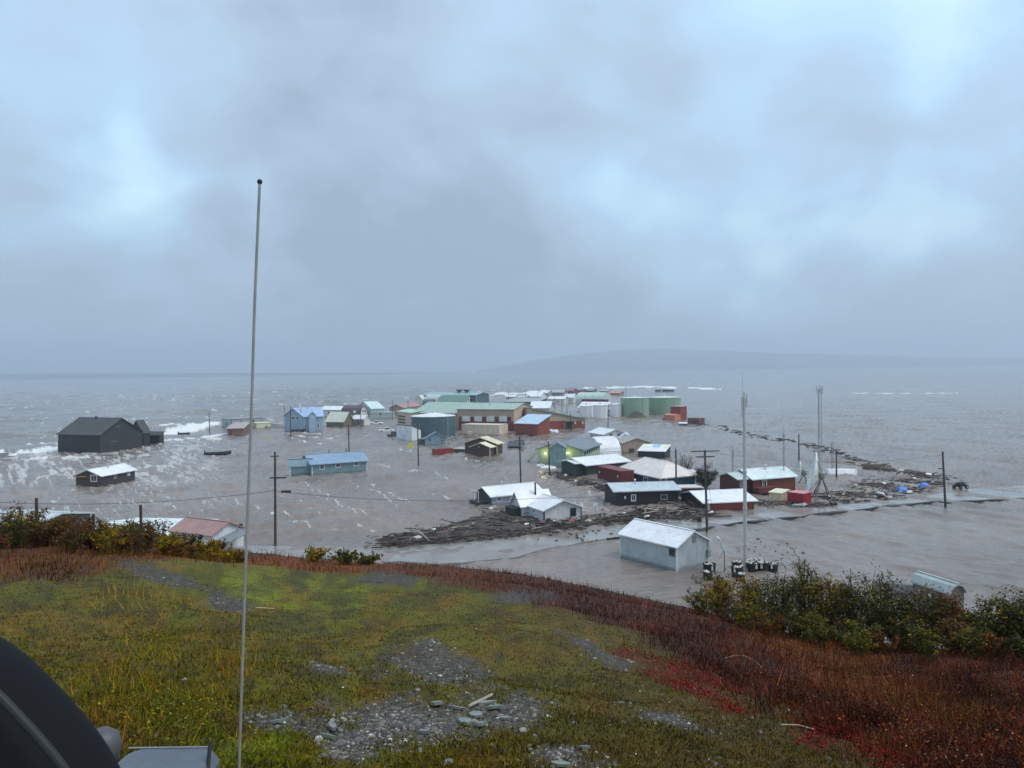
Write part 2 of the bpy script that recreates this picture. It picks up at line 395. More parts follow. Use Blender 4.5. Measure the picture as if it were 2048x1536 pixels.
def mixc(a, b, t): return a * (1 - t[:, None]) + b * t[:, None]
def ground_tint(px, py):
    z = zones(px, py); one = np.ones((len(px), 3))
    c = one * C(96, 90, 36)
    c = mixc(c, one * C(86, 92, 30), z['n'])
    c = mixc(c, one * C(108, 122, 32), z['bright'] * .8)
    c = mixc(c, one * C(108, 86, 40), z['brown'] * .6)
    c = mixc(c, one * C(66, 72, 32), z['olive'] * .6)
    c = mixc(c, one * C(54, 52, 36), z['dark'] * .6)
    c = mixc(c, one * C(74, 62, 40), np.clip(z['right'] * .8, 0, 1))
    h = mixc(one * C(80, 52, 36), one * C(66, 40, 38), z['maroon'])
    h = mixc(h, one * C(110, 66, 40), z['orange'] * .9)
    c = mixc(c, h, z['heath'])
    c = mixc(c, one * np.array(alb(58, 55, 54)), z['gravel'] * .85)
    c = mixc(c, one * C(90, 30, 34), z['red'] * .6)
    return c, z

# ---- bluff
def make_bluff():
    azs = np.concatenate([np.linspace(-1.9, -.72, 24)[:-1], np.linspace(-.72, .72, 420), np.linspace(.72, 1.9, 24)[1:]])
    ds = np.concatenate([np.linspace(.2, 3, 12)[:-1], np.geomspace(3, 34, 250), np.geomspace(34.5, 62, 24)])
    A, D = np.meshgrid(azs, ds); x = (D * np.sin(A)).ravel(); y = (D * np.cos(A)).ravel()
    z = ground_rel(x, y) + H
    v = np.stack([x, y, z], 1)
    px, py = proj(np.stack([x, y, H + ground_rel(x, y, False)], 1))
    bad = y < .5
    px = np.where(bad, 1024, px); py = np.where(bad, 1600, np.clip(py, 1000, 2200)); px = np.clip(px, -600, 2700)
    t, zz = ground_tint(px, py)
    n, m = len(ds), len(azs)
    I = np.arange(n * m).reshape(n, m)
    f = np.stack([I[:-1, :-1], I[:-1, 1:], I[1:, 1:], I[1:, :-1]], -1).reshape(-1)
    # ground material
    mt = bpy.data.materials.new('bluff_turf'); mt.use_nodes = True; nt = mt.node_tree; N = nt.nodes; L = nt.links; b = N['Principled BSDF']
    a = N.new('ShaderNodeAttribute'); a.attribute_name = 'tint'
    ag = N.new('ShaderNodeAttribute'); ag.attribute_name = 'gravel'
    tc = N.new('ShaderNodeTexCoord')
    nz = N.new('ShaderNodeTexNoise'); nz.inputs['Scale'].default_value = 7; nz.inputs['Detail'].default_value = 8; nz.inputs['Roughness'].default_value = .7; L.new(tc.outputs['Object'], nz.inputs['Vector'])
    mr = N.new('ShaderNodeMapRange'); mr.inputs[1].default_value = .3; mr.inputs[2].default_value = .7; mr.inputs[3].default_value = .45; mr.inputs[4].default_value = 1.35; L.new(nz.outputs['Fac'], mr.inputs[0])
    vo = N.new('ShaderNodeTexVoronoi'); vo.inputs['Scale'].default_value = 22; L.new(tc.outputs['Object'], vo.inputs['Vector'])
    sp = N.new('ShaderNodeSeparateColor'); L.new(vo.outputs['Color'], sp.inputs[0])
    mg = N.new('ShaderNodeMapRange'); mg.inputs[3].default_value = .4; mg.inputs[4].default_value = 1.25; L.new(sp.outputs[0], mg.inputs[0])
    mm = N.new('ShaderNodeMix'); mm.data_type = 'FLOAT'; L.new(ag.outputs['Fac'], mm.inputs[0]); L.new(mr.outputs[0], mm.inputs[2]); L.new(mg.outputs[0], mm.inputs[3])
    sc = N.new('ShaderNodeVectorMath'); sc.operation = 'SCALE'; L.new(a.outputs['Color'], sc.inputs[0]); L.new(mm.outputs[0], sc.inputs['Scale'])
    L.new(sc.outputs[0], b.inputs['Base Color']); b.inputs['Roughness'].default_value = .85; b.inputs['Specular IOR Level'].default_value = .3
    bp = N.new('ShaderNodeBump'); bp.inputs['Strength'].default_value = .8; bp.inputs['Distance'].default_value = .04; L.new(nz.outputs['Fac'], bp.inputs['Height'])
    L.new(bp.outputs[0], b.inputs['Normal'])
    o = bigmesh('bluff', v, f, 4, mt, t, 'structure', smooth=True, extra={'gravel': zz['gravel']})
make_bluff()

# ---- flood water and open sea in one sheet
SPIT = [(-300, 935), (0, 908), (120, 897), (330, 868), (445, 852), (640, 828), (800, 803), (980, 789), (1100, 781), (1200, 776), (1330, 775), (1440, 779)]
SURF = [([(-250, 925), (-60, 915), (60, 905), (118, 897)], 11, 1.0), ([(290, 872), (345, 862), (400, 856), (445, 849)], 9, 1.0), ([(975, 790), (1040, 787), (1090, 784)], 4.5, .9), ([(1170, 776), (1300, 774), (1440, 778)], 3.4, 1.0),
        ([(1700, 786), (1800, 787), (1920, 786)], 1.6, .75), ([(-200, 897), (20, 893), (118, 884)], 4, .8), ([(320, 858), (440, 846)], 5, .9), ([(330, 883), (420, 874), (480, 862)], 5, .7), ([(0, 925), (90, 918), (180, 916)], 3.5, .7),
        ([(590, 872), (660, 878), (690, 870)], 3, .6), ([(560, 866), (640, 868)], 2, .5), ([(585, 876), (615, 886), (640, 888)], 2.5, .7)]
STREAK = [[(470, 1000), (540, 1022), (600, 1046), (690, 1068)], [(620, 985), (690, 1010), (760, 1040)], [(700, 960), (760, 985), (800, 1020)], [(660, 1020), (720, 1050), (770, 1062)], [(860, 985), (900, 1000), (940, 1012)], [(800, 900), (860, 915), (905, 925)], [(1010, 955), (1060, 975)], [(330, 1010), (400, 1030)], [(440, 992), (500, 1010), (560, 1032), (640, 1060)], [(600, 962), (660, 990), (720, 1030)], [(755, 925), (800, 940), (850, 948)], [(740, 968), (800, 990), (830, 1005)], [(870, 946), (900, 960)], [(1133, 969), (1165, 978), (1200, 989)], [(540, 985), (610, 1010), (650, 1040)], [(930, 915), (965, 930)], [(990, 925), (1030, 938)], [(100, 1000), (140, 975), (152, 972)], [(262, 964), (300, 985), (340, 1000)]]
def make_water():
    s = np.concatenate([np.arange(2.6, 130, .8), np.arange(130, 470, 1.5), np.arange(470, 700, 6), np.arange(720, 1500, 60)])
    cols = np.concatenate([np.linspace(-math.radians(80), -math.radians(37), 30)[:-1], np.arctan((np.arange(-1160, 1161, 2.4)) / F), np.linspace(math.radians(37), math.radians(80), 30)[1:]])
    R = H * F / s
    Rr, Az = np.meshgrid(R, cols, indexing='ij')
    x = Rr * np.sin(Az); y = Rr * np.cos(Az) ; y = Rr; x = Rr * np.tan(Az)
    x = x.ravel(); y = y.ravel(); r = np.hypot(x, y)
    P0 = np.stack([x, y, np.zeros_like(x)], 1)
    px, py = proj(P0)
    spit_y = np.interp(px, [p[0] for p in SPIT], [p[1] for p in SPIT])
    left = 1 - sstep(1380, 1520, px)
    openw = (1 - sstep(-3, 7, py - spit_y)) * left + (1 - left) * (1 - sstep(755, 800, py)) * .8
    lagoon = sstep(1330, 1500, px) * (1 - openw)
    near_calm = sstep(1035, 1075, py + (px - 1200) * .05) * sstep(480, 520, px)
    # waves: many directional trains
    wdir = math.atan2(-.82, .57)
    zo = np.zeros_like(x); zf = np.zeros_like(x); zl = np.zeros_like(x)
    rs = np.random.RandomState(5)
    for i in range(26):
        lam = 5 * 1.13 ** i * .9; a = wdir + rs.normal(0, .45); k = 2 * math.pi / lam; ph = rs.rand() * 6.28
        if lam < 60: zo += np.sin(k * (x * math.cos(a) + y * math.sin(a)) + ph + 2.2 * vnoise(x / 40, y / 40, i)) * .03 * lam ** .75
    for i in range(22):
        lam = .9 * 1.12 ** i; a = wdir + rs.normal(0, .6); k = 2 * math.pi / lam; ph = rs.rand() * 6.28
        vis = np.clip(2.2 * lam * F / np.maximum(r * r / H, 1) / 3, .15, 1)
        w = np.sin(k * (x * math.cos(a) + y * math.sin(a)) + ph + 2.5 * vnoise(x / 9, y / 9, 50 + i))
        zf += w * .011 * lam ** .55 * vis
        a2 = wdir + math.pi / 2 + rs.normal(0, .22)
        zl += np.sin(k * (x * math.cos(a2) + y * math.sin(a2)) + ph + 2.0 * vnoise(x / 14, y / 14, 90 + i)) * .008 * lam ** .6 * vis
    zf = zf + (fbm(x * .5, y * .5, 3, 17) - .5) * .16
    z = openw * zo * .55 + (1 - openw) * ((1 - lagoon) * zf * 2.3 * (1 - .6 * near_calm) + lagoon * zl * 3.2 * (1 - .45 * sstep(960, 1060, py)))
    # foam
    wx, wy = math.cos(wdir), math.sin(wdir)
    al = x * wx + y * wy; ac = -x * wy + y * wx
    cap = fbm(px * .075, py * .62, 3, 5) * .78 + vnoise(px * .22, py * 1.3, 9) * .37
    dens = np.clip((py - 742 + (px - 1024) * .013) / 40, 0, 1)
    foam = openw * sstep(.825, .92, cap + .06 * (zo / 1.2) + .03 * dens) * (.2 + .34 * dens) * np.where(px > 1450, .55, 1)
    for poly, w, amt in SURF:
        d = poly_dist(px, py, poly, 2.2)
        brk = (1 - sstep(.2, 1.25, d / w + (fbm(px * .07, py * .25, 5, 77) - .5) * (1.9 if w > 5 else 3.4))) * amt
        foam = np.maximum(foam, brk); z = z + brk * .75 * np.minimum(1, w / 4.5) * (fbm(px * .12, py * .2, 3, 78) - .15)
    st = np.zeros_like(x)
    for i, poly in enumerate(STREAK):
        wob = (fbm(px * .025, py * .03, 3, 120 + i) - .5) * 24
        d = poly_dist(px + wob * .4, py + wob, poly, 1.6)
        st = np.maximum(st, (1 - sstep(.3, 3.0, d)) * sstep(.40, .62, fbm(px * .11, py * .2, 4, 140 + i)))
    foam = np.maximum(foam, st * .6)
    zoneL = (1 - openw) * (1 - sstep(300, 640, px - (940 - py) * .6)) * sstep(860, 885, py) * (1 - sstep(950, 1010, py))
    ridg = 1 - np.abs(2 * fbm(al * .055 + 1.8 * fbm(x * .05, y * .05, 3, 41), ac * .5, 5, 42) - 1)
    foam = np.maximum(foam, zoneL * sstep(.80, 1.0, ridg + .08 * zoneL - .03) * .5)
    zoneM = (1 - openw) * (1 - sstep(1150, 1300, px)) * (1 - near_calm) * sstep(865, 900, py)
    lace = sstep(.9, .99, 1 - np.abs(2 * fbm(al * .05 + 9, ac * .8, 5, 47) - 1)) * sstep(.52, .64, fbm(x * .035, y * .035, 3, 48))
    foam = np.maximum(foam, zoneM * lace * .42)
    z = z + foam * .03
    edge = np.abs(np.degrees(np.arctan2(x, y))) > 40
    z = np.where(edge, z * .3, z)
    # sediment: browner in the flood, greyer and greener far out
    silt = np.clip((1 - openw) * .9 + openw * (.25 + .8 * sstep(.5, .7, fbm(px * .004, py * .05, 3, 88)) ) + openw * .5 * sstep(1350, 1600, px), 0, 1) * sstep(748, 780, py)
    silt = np.clip(silt, 0, 1)
    n, m = len(s), len(cols)
    I = np.arange(n * m).reshape(n, m)
    f = np.stack([I[:-1, :-1], I[1:, :-1], I[1:, 1:], I[:-1, 1:]], -1).reshape(-1)
    f = f.reshape(-1, 4)[:, ::-1].reshape(-1)
    mt = bpy.data.materials.new('silty_water'); mt.use_nodes = True; nt = mt.node_tree; N = nt.nodes; L = nt.links; b = N['Principled BSDF']
    af = N.new('ShaderNodeAttribute'); af.attribute_name = 'foam'
    as_ = N.new('ShaderNodeAttribute'); as_.attribute_name = 'silt'
    tc = N.new('ShaderNodeTexCoord')
    mp = N.new('ShaderNodeMapping'); mp.inputs['Rotation'].default_value = (0, 0, -wdir); mp.inputs['Scale'].default_value = (.6, 1, 1); L.new(tc.outputs['Object'], mp.inputs['Vector'])
    nz = N.new('ShaderNodeTexNoise'); nz.inputs['Scale'].default_value = .62; nz.inputs['Detail'].default_value = 6; nz.inputs['Roughness'].default_value = .6; L.new(mp.outputs[0], nz.inputs['Vector'])
    nf = N.new('ShaderNodeTexNoise'); nf.inputs['Scale'].default_value = 2.3; nf.inputs['Detail'].default_value = 6; L.new(mp.outputs[0], nf.inputs['Vector'])
    nl = N.new('ShaderNodeTexNoise'); nl.inputs['Scale'].default_value = .05; nl.inputs['Detail'].default_value = 5; L.new(tc.outputs['Object'], nl.inputs['Vector'])
    fm = N.new('ShaderNodeMath'); fm.operation = 'MULTIPLY_ADD'; L.new(nf.outputs['Fac'], fm.inputs[0]); fm.inputs[1].default_value = .7; L.new(af.outputs['Fac'], fm.inputs[2])
    fr = N.new('ShaderNodeMapRange'); fr.inputs[1].default_value = .55; fr.inputs[2].default_value = 1.15; L.new(fm.outputs[0], fr.inputs[0])
    c1 = N.new('ShaderNodeMix'); c1.data_type = 'RGBA'; L.new(as_.outputs['Fac'], c1.inputs[0]); c1.inputs[6].default_value = (.185, .178, .155, 1); c1.inputs[7].default_value = (.228, .183, .155, 1)
    lr = N.new('ShaderNodeMapRange'); lr.inputs[1].default_value = .35; lr.inputs[2].default_value = .65; lr.inputs[3].default_value = .85; lr.inputs[4].default_value = 1.15; L.new(nl.outputs['Fac'], lr.inputs[0])
    c2 = N.new('ShaderNodeVectorMath'); c2.operation = 'SCALE'; L.new(c1.outputs[2], c2.inputs[0]); L.new(lr.outputs[0], c2.inputs['Scale'])
    c3 = N.new('ShaderNodeMix'); c3.data_type = 'RGBA'; L.new(fr.outputs[0], c3.inputs[0]); L.new(c2.outputs[0], c3.inputs[6]); c3.inputs[7].default_value = (.74, .75, .72, 1)
    L.new(c3.outputs[2], b.inputs['Base Color'])
    rr = N.new('ShaderNodeMapRange'); rr.inputs[3].default_value = .1; rr.inputs[4].default_value = .9; L.new(fr.outputs[0], rr.inputs[0]); L.new(rr.outputs[0], b.inputs['Roughness'])
    b.inputs['IOR'].default_value = 1.33; b.inputs['Specular IOR Level'].default_value = .42
    bp = N.new('ShaderNodeBump'); bp.inputs['Strength'].default_value = 1.0; bp.inputs['Distance'].default_value = .34; L.new(nz.outputs['Fac'], bp.inputs['Height']); L.new(bp.outputs[0], b.inputs['Normal'])
    bigmesh('water', np.stack([x, y, z], 1), f, 4, mt, None, 'structure', smooth=True, extra={'foam': foam, 'silt': silt})
make_water()

# ---- road: a low gravel causeway with water sheeting over it
def ribbon(name, top, bot, z, material, zside=-.5):
    t = [gnd(x, y, z) for x, y in top]; b = [gnd(x, y, z) for x, y in bot]
    mb = MB(); n = len(t)
    vs = t + b + [p + np.array([0, 0, zside]) for p in t] + [p + np.array([0, 0, zside]) for p in b]
    fs = []
    for i in range(n - 1):
        fs += [(i, i + 1, n + i + 1, n + i), (i, 2 * n + i, 2 * n + i + 1, i + 1), (n + i, n + i + 1, 3 * n + i + 1, 3 * n + i)]
    fs += [(0, n, 3 * n, 2 * n), (n - 1, 3 * n - 1, 4 * n - 1, 2 * n - 1)]
    return mb.add(vs, fs).build(name, material)
def resample(p, m):
    p = np.array(p, float); s = np.concatenate([[0], np.cumsum(np.hypot(*np.diff(p, axis=0).T))]); t = np.linspace(0, s[-1], m)
    return list(zip(np.interp(t, s, p[:, 0]), np.interp(t, s, p[:, 1])))
def wetmat():
    m = bpy.data.materials.new('wet_road'); m.use_nodes = True; nt = m.node_tree; N = nt.nodes; L = nt.links; b = N['Principled BSDF']
    tc = N.new('ShaderNodeTexCoord'); nz = N.new('ShaderNodeTexNoise'); nz.inputs['Scale'].default_value = .3; nz.inputs['Detail'].default_value = 8; L.new(tc.outputs['Object'], nz.inputs['Vector'])
    r = N.new('ShaderNodeValToRGB'); L.new(nz.outputs['Fac'], r.inputs[0]); r.color_ramp.elements[0].position = .35; r.color_ramp.elements[1].position = .7
    r.color_ramp.elements[0].color = (.205, .18, .155, 1); r.color_ramp.elements[1].color = (.30, .275, .25, 1); L.new(r.outputs[0], b.inputs['Base Color'])
    b.inputs['Roughness'].default_value = .14; b.inputs['IOR'].default_value = 1.33
    n2 = N.new('ShaderNodeTexNoise'); n2.inputs['Scale'].default_value = 1.6; n2.inputs['Detail'].default_value = 4; L.new(tc.outputs['Object'], n2.inputs['Vector'])
    bp = N.new('ShaderNodeBump'); bp.inputs['Strength'].default_value = .15; bp.inputs['Distance'].default_value = .05; L.new(n2.outputs['Fac'], bp.inputs['Height']); L.new(bp.outputs[0], b.inputs['Normal'])
    return m
WET = wetmat()
def wob(p, a, seed): 
    q = np.array(p); q[:, 1] += (fbm(q[:, 0] * .03, q[:, 0] * 0 + seed, 3, seed) - .5) * a
    return [tuple(k) for k in q]
RT = wob(resample([(380, 1096), (500, 1093), (640, 1094), (760, 1092), (900, 1085), (1040, 1074), (1160, 1056), (1300, 1044), (1440, 1031), (1600, 1020), (1750, 1003), (1880, 988), (1960, 975), (2060, 972), (2250, 968)], 140), 9, 3)
RB = wob(resample([(380, 1112), (500, 1112), (640, 1118), (760, 1122), (900, 1128), (1020, 1116), (1120, 1092), (1240, 1074), (1360, 1061), (1500, 1043), (1650, 1026), (1760, 1013), (1890, 1002), (1960, 999), (2040, 996), (2250, 993)], 140), 6, 5)
tag(ribbon('road', RT, RB, .08, WET), kind='structure')
# dark eroded shoulder of the road on its lagoon side
STONE = mat('dark_riprap', (.045, .042, .04), .7, var=.5, scale=2.5, bump=.7, bscale=4)
sh = [p for p in RB if p[0] > 1210]
tag(ribbon('road_shoulder', [(x, y - .6) for x, y in sh], [(x, y + 1.6 + 1.2 * math.sin(x * .05)) for x, y in sh], .15, STONE), kind='structure')
# rush of water over the low place of the road
# muddy bank where the wreckage came to rest
def mound(name, outline, hgt, material, seed, n=90, base=-.35):
    w = np.array([gnd(x, y)[:2] for x, y in outline]); lo = w.min(0) - 1; hi = w.max(0) + 1
    m = int(n * (hi[1] - lo[1]) / (hi[0] - lo[0])) + 8
    X, Y = np.meshgrid(np.linspace(lo[0], hi[0], n), np.linspace(lo[1], hi[1], m)); x = X.ravel(); y = Y.ravel()
    ins = np.zeros(len(x), bool); j = len(w) - 1
    for i in range(len(w)):
        c = ((w[i, 1] > y) != (w[j, 1] > y)) & (x < (w[j, 0] - w[i, 0]) * (y - w[i, 1]) / (w[j, 1] - w[i, 1] + 1e-12) + w[i, 0]); ins ^= c; j = i
    d = poly_dist(x, y, [tuple(p) for p in w] + [tuple(w[0])])
    z = np.where(ins, np.minimum(d / 3.0, 1) ** .6 * hgt, -d * .35) + (fbm(x * .7, y * .7, 4, seed) - .5) * hgt * .9
    z = np.maximum(z, base)
    I = np.arange(m * n).reshape(m, n)
    f = np.stack([I[:-1, :-1], I[:-1, 1:], I[1:, 1:], I[1:, :-1]], -1).reshape(-1)
    return bigmesh(name, np.stack([x, y, z], 1), f, 4, material, None, 'structure', smooth=True)
MUD = mat('wet_peat', (.06, .045, .036), .75, var=.5, scale=1.2, bump=.8, bscale=5, grime=.4)
mound('mud_bank', [(740, 1092), (800, 1078), (880, 1056), (960, 1030), (1010, 1022), (1050, 1030), (1100, 1046), (1170, 1040), (1240, 1036), (1250, 1042), (1170, 1058), (1080, 1070), (960, 1084), (840, 1093)], .45, MUD, 31)
mound('mud_shoal', [(1225, 1030), (1300, 1018), (1420, 1022), (1430, 1034), (1330, 1042), (1240, 1044)], .25, MUD, 33, 50)

# ---- far shore
def ridge_line(name, pts, dist, depth, col, base=-3):
    m = mat('far_tundra', col, .9, var=.2, scale=.01)
    p = np.array(resample(pts, 120)); mb = MB(); vs = []
    n = len(p)
    for i, (x, y) in enumerate(p):
        d = at_depth(x, y, dist); hz = max(1.0, d[2] + (fbm(np.array([i * .25]), np.array([1.7]), 4, 3)[0] - .5) * d[2] * .05)
        for yy, f in ((-1, 0.0), (-.55, .45), (-.2, .85), (0, 1), (.5, .8), (1, 0)):
            vs.append((d[0], d[1] + yy * depth, base + (hz - base) * f))
    fs = [(i * 6 + k, i * 6 + k + 1, (i + 1) * 6 + k + 1, (i + 1) * 6 + k) for i in range(n - 1) for k in range(5)]
    o = mb.add(vs, fs).build(name, m, smooth=True)
    return tag(o, kind='structure')
TUN = (.06, .075, .06)
ridge_line('hills', [(960, 741), (1060, 722), (1160, 708), (1240, 700), (1310, 697), (1400, 700), (1520, 705), (1650, 708), (1780, 712), (1900, 715), (2100, 714), (2300, 716)], 9800, 1400, TUN)
ridge_line('low_spit', [(-300, 752), (-100, 749.5), (120, 747), (320, 747), (520, 745.5), (700, 745.2), (830, 745.2), (960, 746.5)], 7000, 220, (.05, .055, .045))

# ---- rain haze
hz = MB().box((-11500, -60, -8), (23000, 0, 0), (0, 12700, 0), (0, 0, 370))
m = bpy.data.materials.new('rain_haze'); m.use_nodes = True; m.node_tree.nodes.clear()
pv = m.node_tree.nodes.new('ShaderNodeVolumePrincipled'); mo = m.node_tree.nodes.new('ShaderNodeOutputMaterial')
pv.inputs['Color'].default_value = (.76, .85, .95, 1); pv.inputs['Density'].default_value = 2.3e-4; pv.inputs['Anisotropy'].default_value = .3
m.node_tree.links.new(pv.outputs[0], mo.inputs['Volume'])
hzo = tag(hz.build('haze', m), 'pale blue rain haze over the flooded bay', 'haze', kind='stuff')

# ------------------------------------------------------------------ buildings
class Fr:                                       # plan frame of a building: corner b, long side e1, other side e2
    def __init__(s, B, A, Cx=None, W=None, z0=0.0):
        b = gnd(*B, z=z0); a = gnd(*A, z=z0); s.z0 = z0
        s.b = b; d = a - b; s.L = np.linalg.norm(d); s.e1 = d / s.L
        e = np.array([-s.e1[1], s.e1[0], 0]); s.e2 = e if e @ np.array([b[0], b[1], 0]) > 0 else -e
        if W is None:
            best = None
            for w in np.linspace(.8, 45, 443):
                q = abs(proj(b + s.e2 * w)[0] - Cx)
                if best is None or q < best[0]: best = (q, w)
            W = best[1]
        s.W = W; s.dist = np.linalg.norm(b[:2])
    def p(s, u, v, z): return s.b + s.e1 * u + s.e2 * v + np.array([0, 0, z])
    def c(s): return s.p(s.L / 2, s.W / 2, 0)
    def hit(s, face, px, py):                    # pixel -> (along face, z)
        n, e = (s.e2, s.e1) if face == '1' else (s.e1, s.e2)
        d = ray(px, py); t = ((s.b - CAM) @ n) / (d @ n); q = CAM + d * t - s.b
        return q @ e, q[2]
UP = np.array([0, 0, 1.0])
def profile(kind, span, ze, zr):
    if kind == 'gable': return [(0, ze), (span / 2, zr), (span, ze)]
    if kind == 'gambrel': return [(0, ze), (span * .17, ze + .66 * (zr - ze)), (span / 2, zr), (span * .83, ze + .66 * (zr - ze)), (span, ze)]
    if kind == 'arch': return [(span / 2 * (1 - math.cos(t)), ze + (zr - ze) * math.sin(t)) for t in np.linspace(0, math.pi, 15)]
    if kind == 'mono': return [(0, ze), (span, zr)]
def add_roof(F_, t, prof, axis, over, rm, th=.14, ribs=True, name='roof', inset=0.0, ridgecap=None):
    L, W = F_.L, F_.W; span = W if axis == 'u' else L; ln = L if axis == 'u' else W
    q = lambda a, c, z: F_.p(a, c, z) if axis == 'u' else F_.p(c, a, z)
    pr = [np.array(p, float) for p in prof]
    if over > 0:
        d0 = pr[0] - pr[1]; d0 /= np.linalg.norm(d0); d1 = pr[-1] - pr[-2]; d1 /= np.linalg.norm(d1)
        pr = [pr[0] + d0 * over] + pr[1:-1] + [pr[-1] + d1 * over] if len(pr) > 2 else [pr[0] + d0 * over, pr[-1] + d1 * over]
    mb = MB(); a0, a1 = -over, ln + over
    n = len(pr); lo = [(p[0], p[1] + .02) for p in pr]; hi = [(p[0], p[1] + .02 + th) for p in pr]
    poly = lo + hi[::-1]
    vs = [q(a0, c, z) for c, z in poly] + [q(a1, c, z) for c, z in poly]; m = len(poly)
    fs = []
    for i in range(m): fs.append((i, (i + 1) % m, m + (i + 1) % m, m + i))
    for i in range(n - 1): fs += [(i, i + 1, m - 2 - i, m - 1 - i), (m + i, m + m - 1 - i, m + m - 2 - i, m + i + 1)]
    mb.add(vs, fs)
    if ribs and F_.dist < 190:
        sp = .75 if F_.dist < 130 else 1.2
        for i in range(n - 1):
            (c0, z0), (c1, z1) = hi[i], hi[i + 1]
            for a in np.arange(a0 + .3, a1 - .1, sp):
                A0 = q(a, c0, z0 - .01); A1 = q(a, c1, z1 - .01); ex = q(a + .06, c0, z0 - .01) - A0
                mb.hexa([A0, A0 + ex, A1 + ex, A1, A0 + UP * .022, A0 + ex + UP * .022, A1 + ex + UP * .022, A1 + UP * .022])
    if len(pr) > 2 and F_.dist < 260:              # ridge cap
        c, z = hi[n // 2]; A0 = q(a0 - .01, c - .12, z - .03); mb.box(A0, q(a1 + .01, c - .12, z - .03) - A0, q(a0, c + .12, z) - q(a0, c - .12, z), UP * .07)
    return mb.build(name, rm, t)
def add_walls(F_, t, prof, axis, wm, zb=-.8, name='wall'):
    L, W = F_.L, F_.W
    q = (lambda c, z: F_.p(0, c, z)) if axis == 'u' else (lambda c, z: F_.p(c, 0, z))
    ax = F_.e1 * L if axis == 'u' else F_.e2 * W
    pts = [q(c, z) for c, z in prof]; span = W if axis == 'u' else L
    poly = [q(0, zb)] + pts + [q(span, zb)]
    if abs(prof[0][1] - zb) < 1e-6: poly = pts
    return MB().extrude(poly, ax).build(name, wm, t)
def add_window(F_, t, face, px, py, w, h, fm=None, pane=None, bars=True, name='window'):
    fm = fm or WHITE; pane = pane or GLASS
    a0, zc = F_.hit(face, px - w / 2, py); a1, _ = F_.hit(face, px + w / 2, py)
    _, z1 = F_.hit(face, px, py - h / 2); _, z0 = F_.hit(face, px, py + h / 2)
    if a0 > a1: a0, a1 = a1, a0
    e, n = (F_.e1, -F_.e2) if face == '1' else (F_.e2, -F_.e1)
    o = F_.b; q = lambda a, z, k: o + e * a + UP * z + n * k
    fw = min(.14, (a1 - a0) * .22); mb = MB()
    def bx(a, b_, z, zz, k0, k1): mb.box(q(a, z, k0), e * (b_ - a), UP * (zz - z), n * (k1 - k0))
    bx(a0, a1, z0, z0 + fw, -.02, .07); bx(a0, a1, z1 - fw, z1, -.02, .07); bx(a0, a0 + fw, z0 + fw, z1 - fw, -.02, .07); bx(a1 - fw, a1, z0 + fw, z1 - fw, -.02, .07)
    if bars and F_.dist < 180: bx((a0 + a1) / 2 - .03, (a0 + a1) / 2 + .03, z0 + fw, z1 - fw, -.02, .05)
    f = mb.build(name, fm, t)
    pb = MB(); pb.box(q(a0 + fw * .9, z0 + fw * .9, -.02), e * (a1 - a0 - 1.8 * fw), UP * (z1 - z0 - 1.8 * fw), n * .045)
    p = pb.build('pane', pane, f)
    return f
def add_door(F_, t, face, px, py, w, h, dm): 
    a0, _ = F_.hit(face, px - w / 2, py); a1, _ = F_.hit(face, px + w / 2, py); _, z1 = F_.hit(face, px, py - h / 2); _, z0 = F_.hit(face, px, py + h / 2)
    if a0 > a1: a0, a1 = a1, a0
    e, n = (F_.e1, -F_.e2) if face == '1' else (F_.e2, -F_.e1)
    q = lambda a, z, k: F_.b + e * a + UP * z + n * k
    d = MB().box(q(a0, z0, -.02), e * (a1 - a0), UP * (z1 - z0), n * .07).build('door', dm, t)
    MB().box(q(a0 + (a1 - a0) * .82, (z0 + z1) / 2, .05), e * .08, UP * .12, n * .06).build('handle', STEEL, d)
    return d
def add_pipe(t, p, z0, z1, r=.11, m=None, cap=True):
    s = MB().tube((p[0], p[1], z0), (p[0], p[1], z1), r, r, 10).build('stovepipe', m or STEEL, t)
    if cap: MB().tube((p[0], p[1], z1 + .05), (p[0], p[1], z1 + .22), r * 1.9, r * .4, 10).build('cap', m or STEEL, s)
def corner_boards(F_, t, ze, tm, which='BAC', w=.16):
    for k, (u, v) in (('B', (0, 0)), ('A', (F_.L, 0)), ('C', (0, F_.W))):
        if k not in which: continue
        su = -1 if u == 0 else 1
        o = F_.p(u + (-.03 if u == 0 else .03 - w), v - .03 if v == 0 else v + .03 - w, -.7)
        MB().box(o, F_.e1 * w, F_.e2 * w, UP * (ze + .66)).build('corner_board', tm, t)
HOUSES = {}
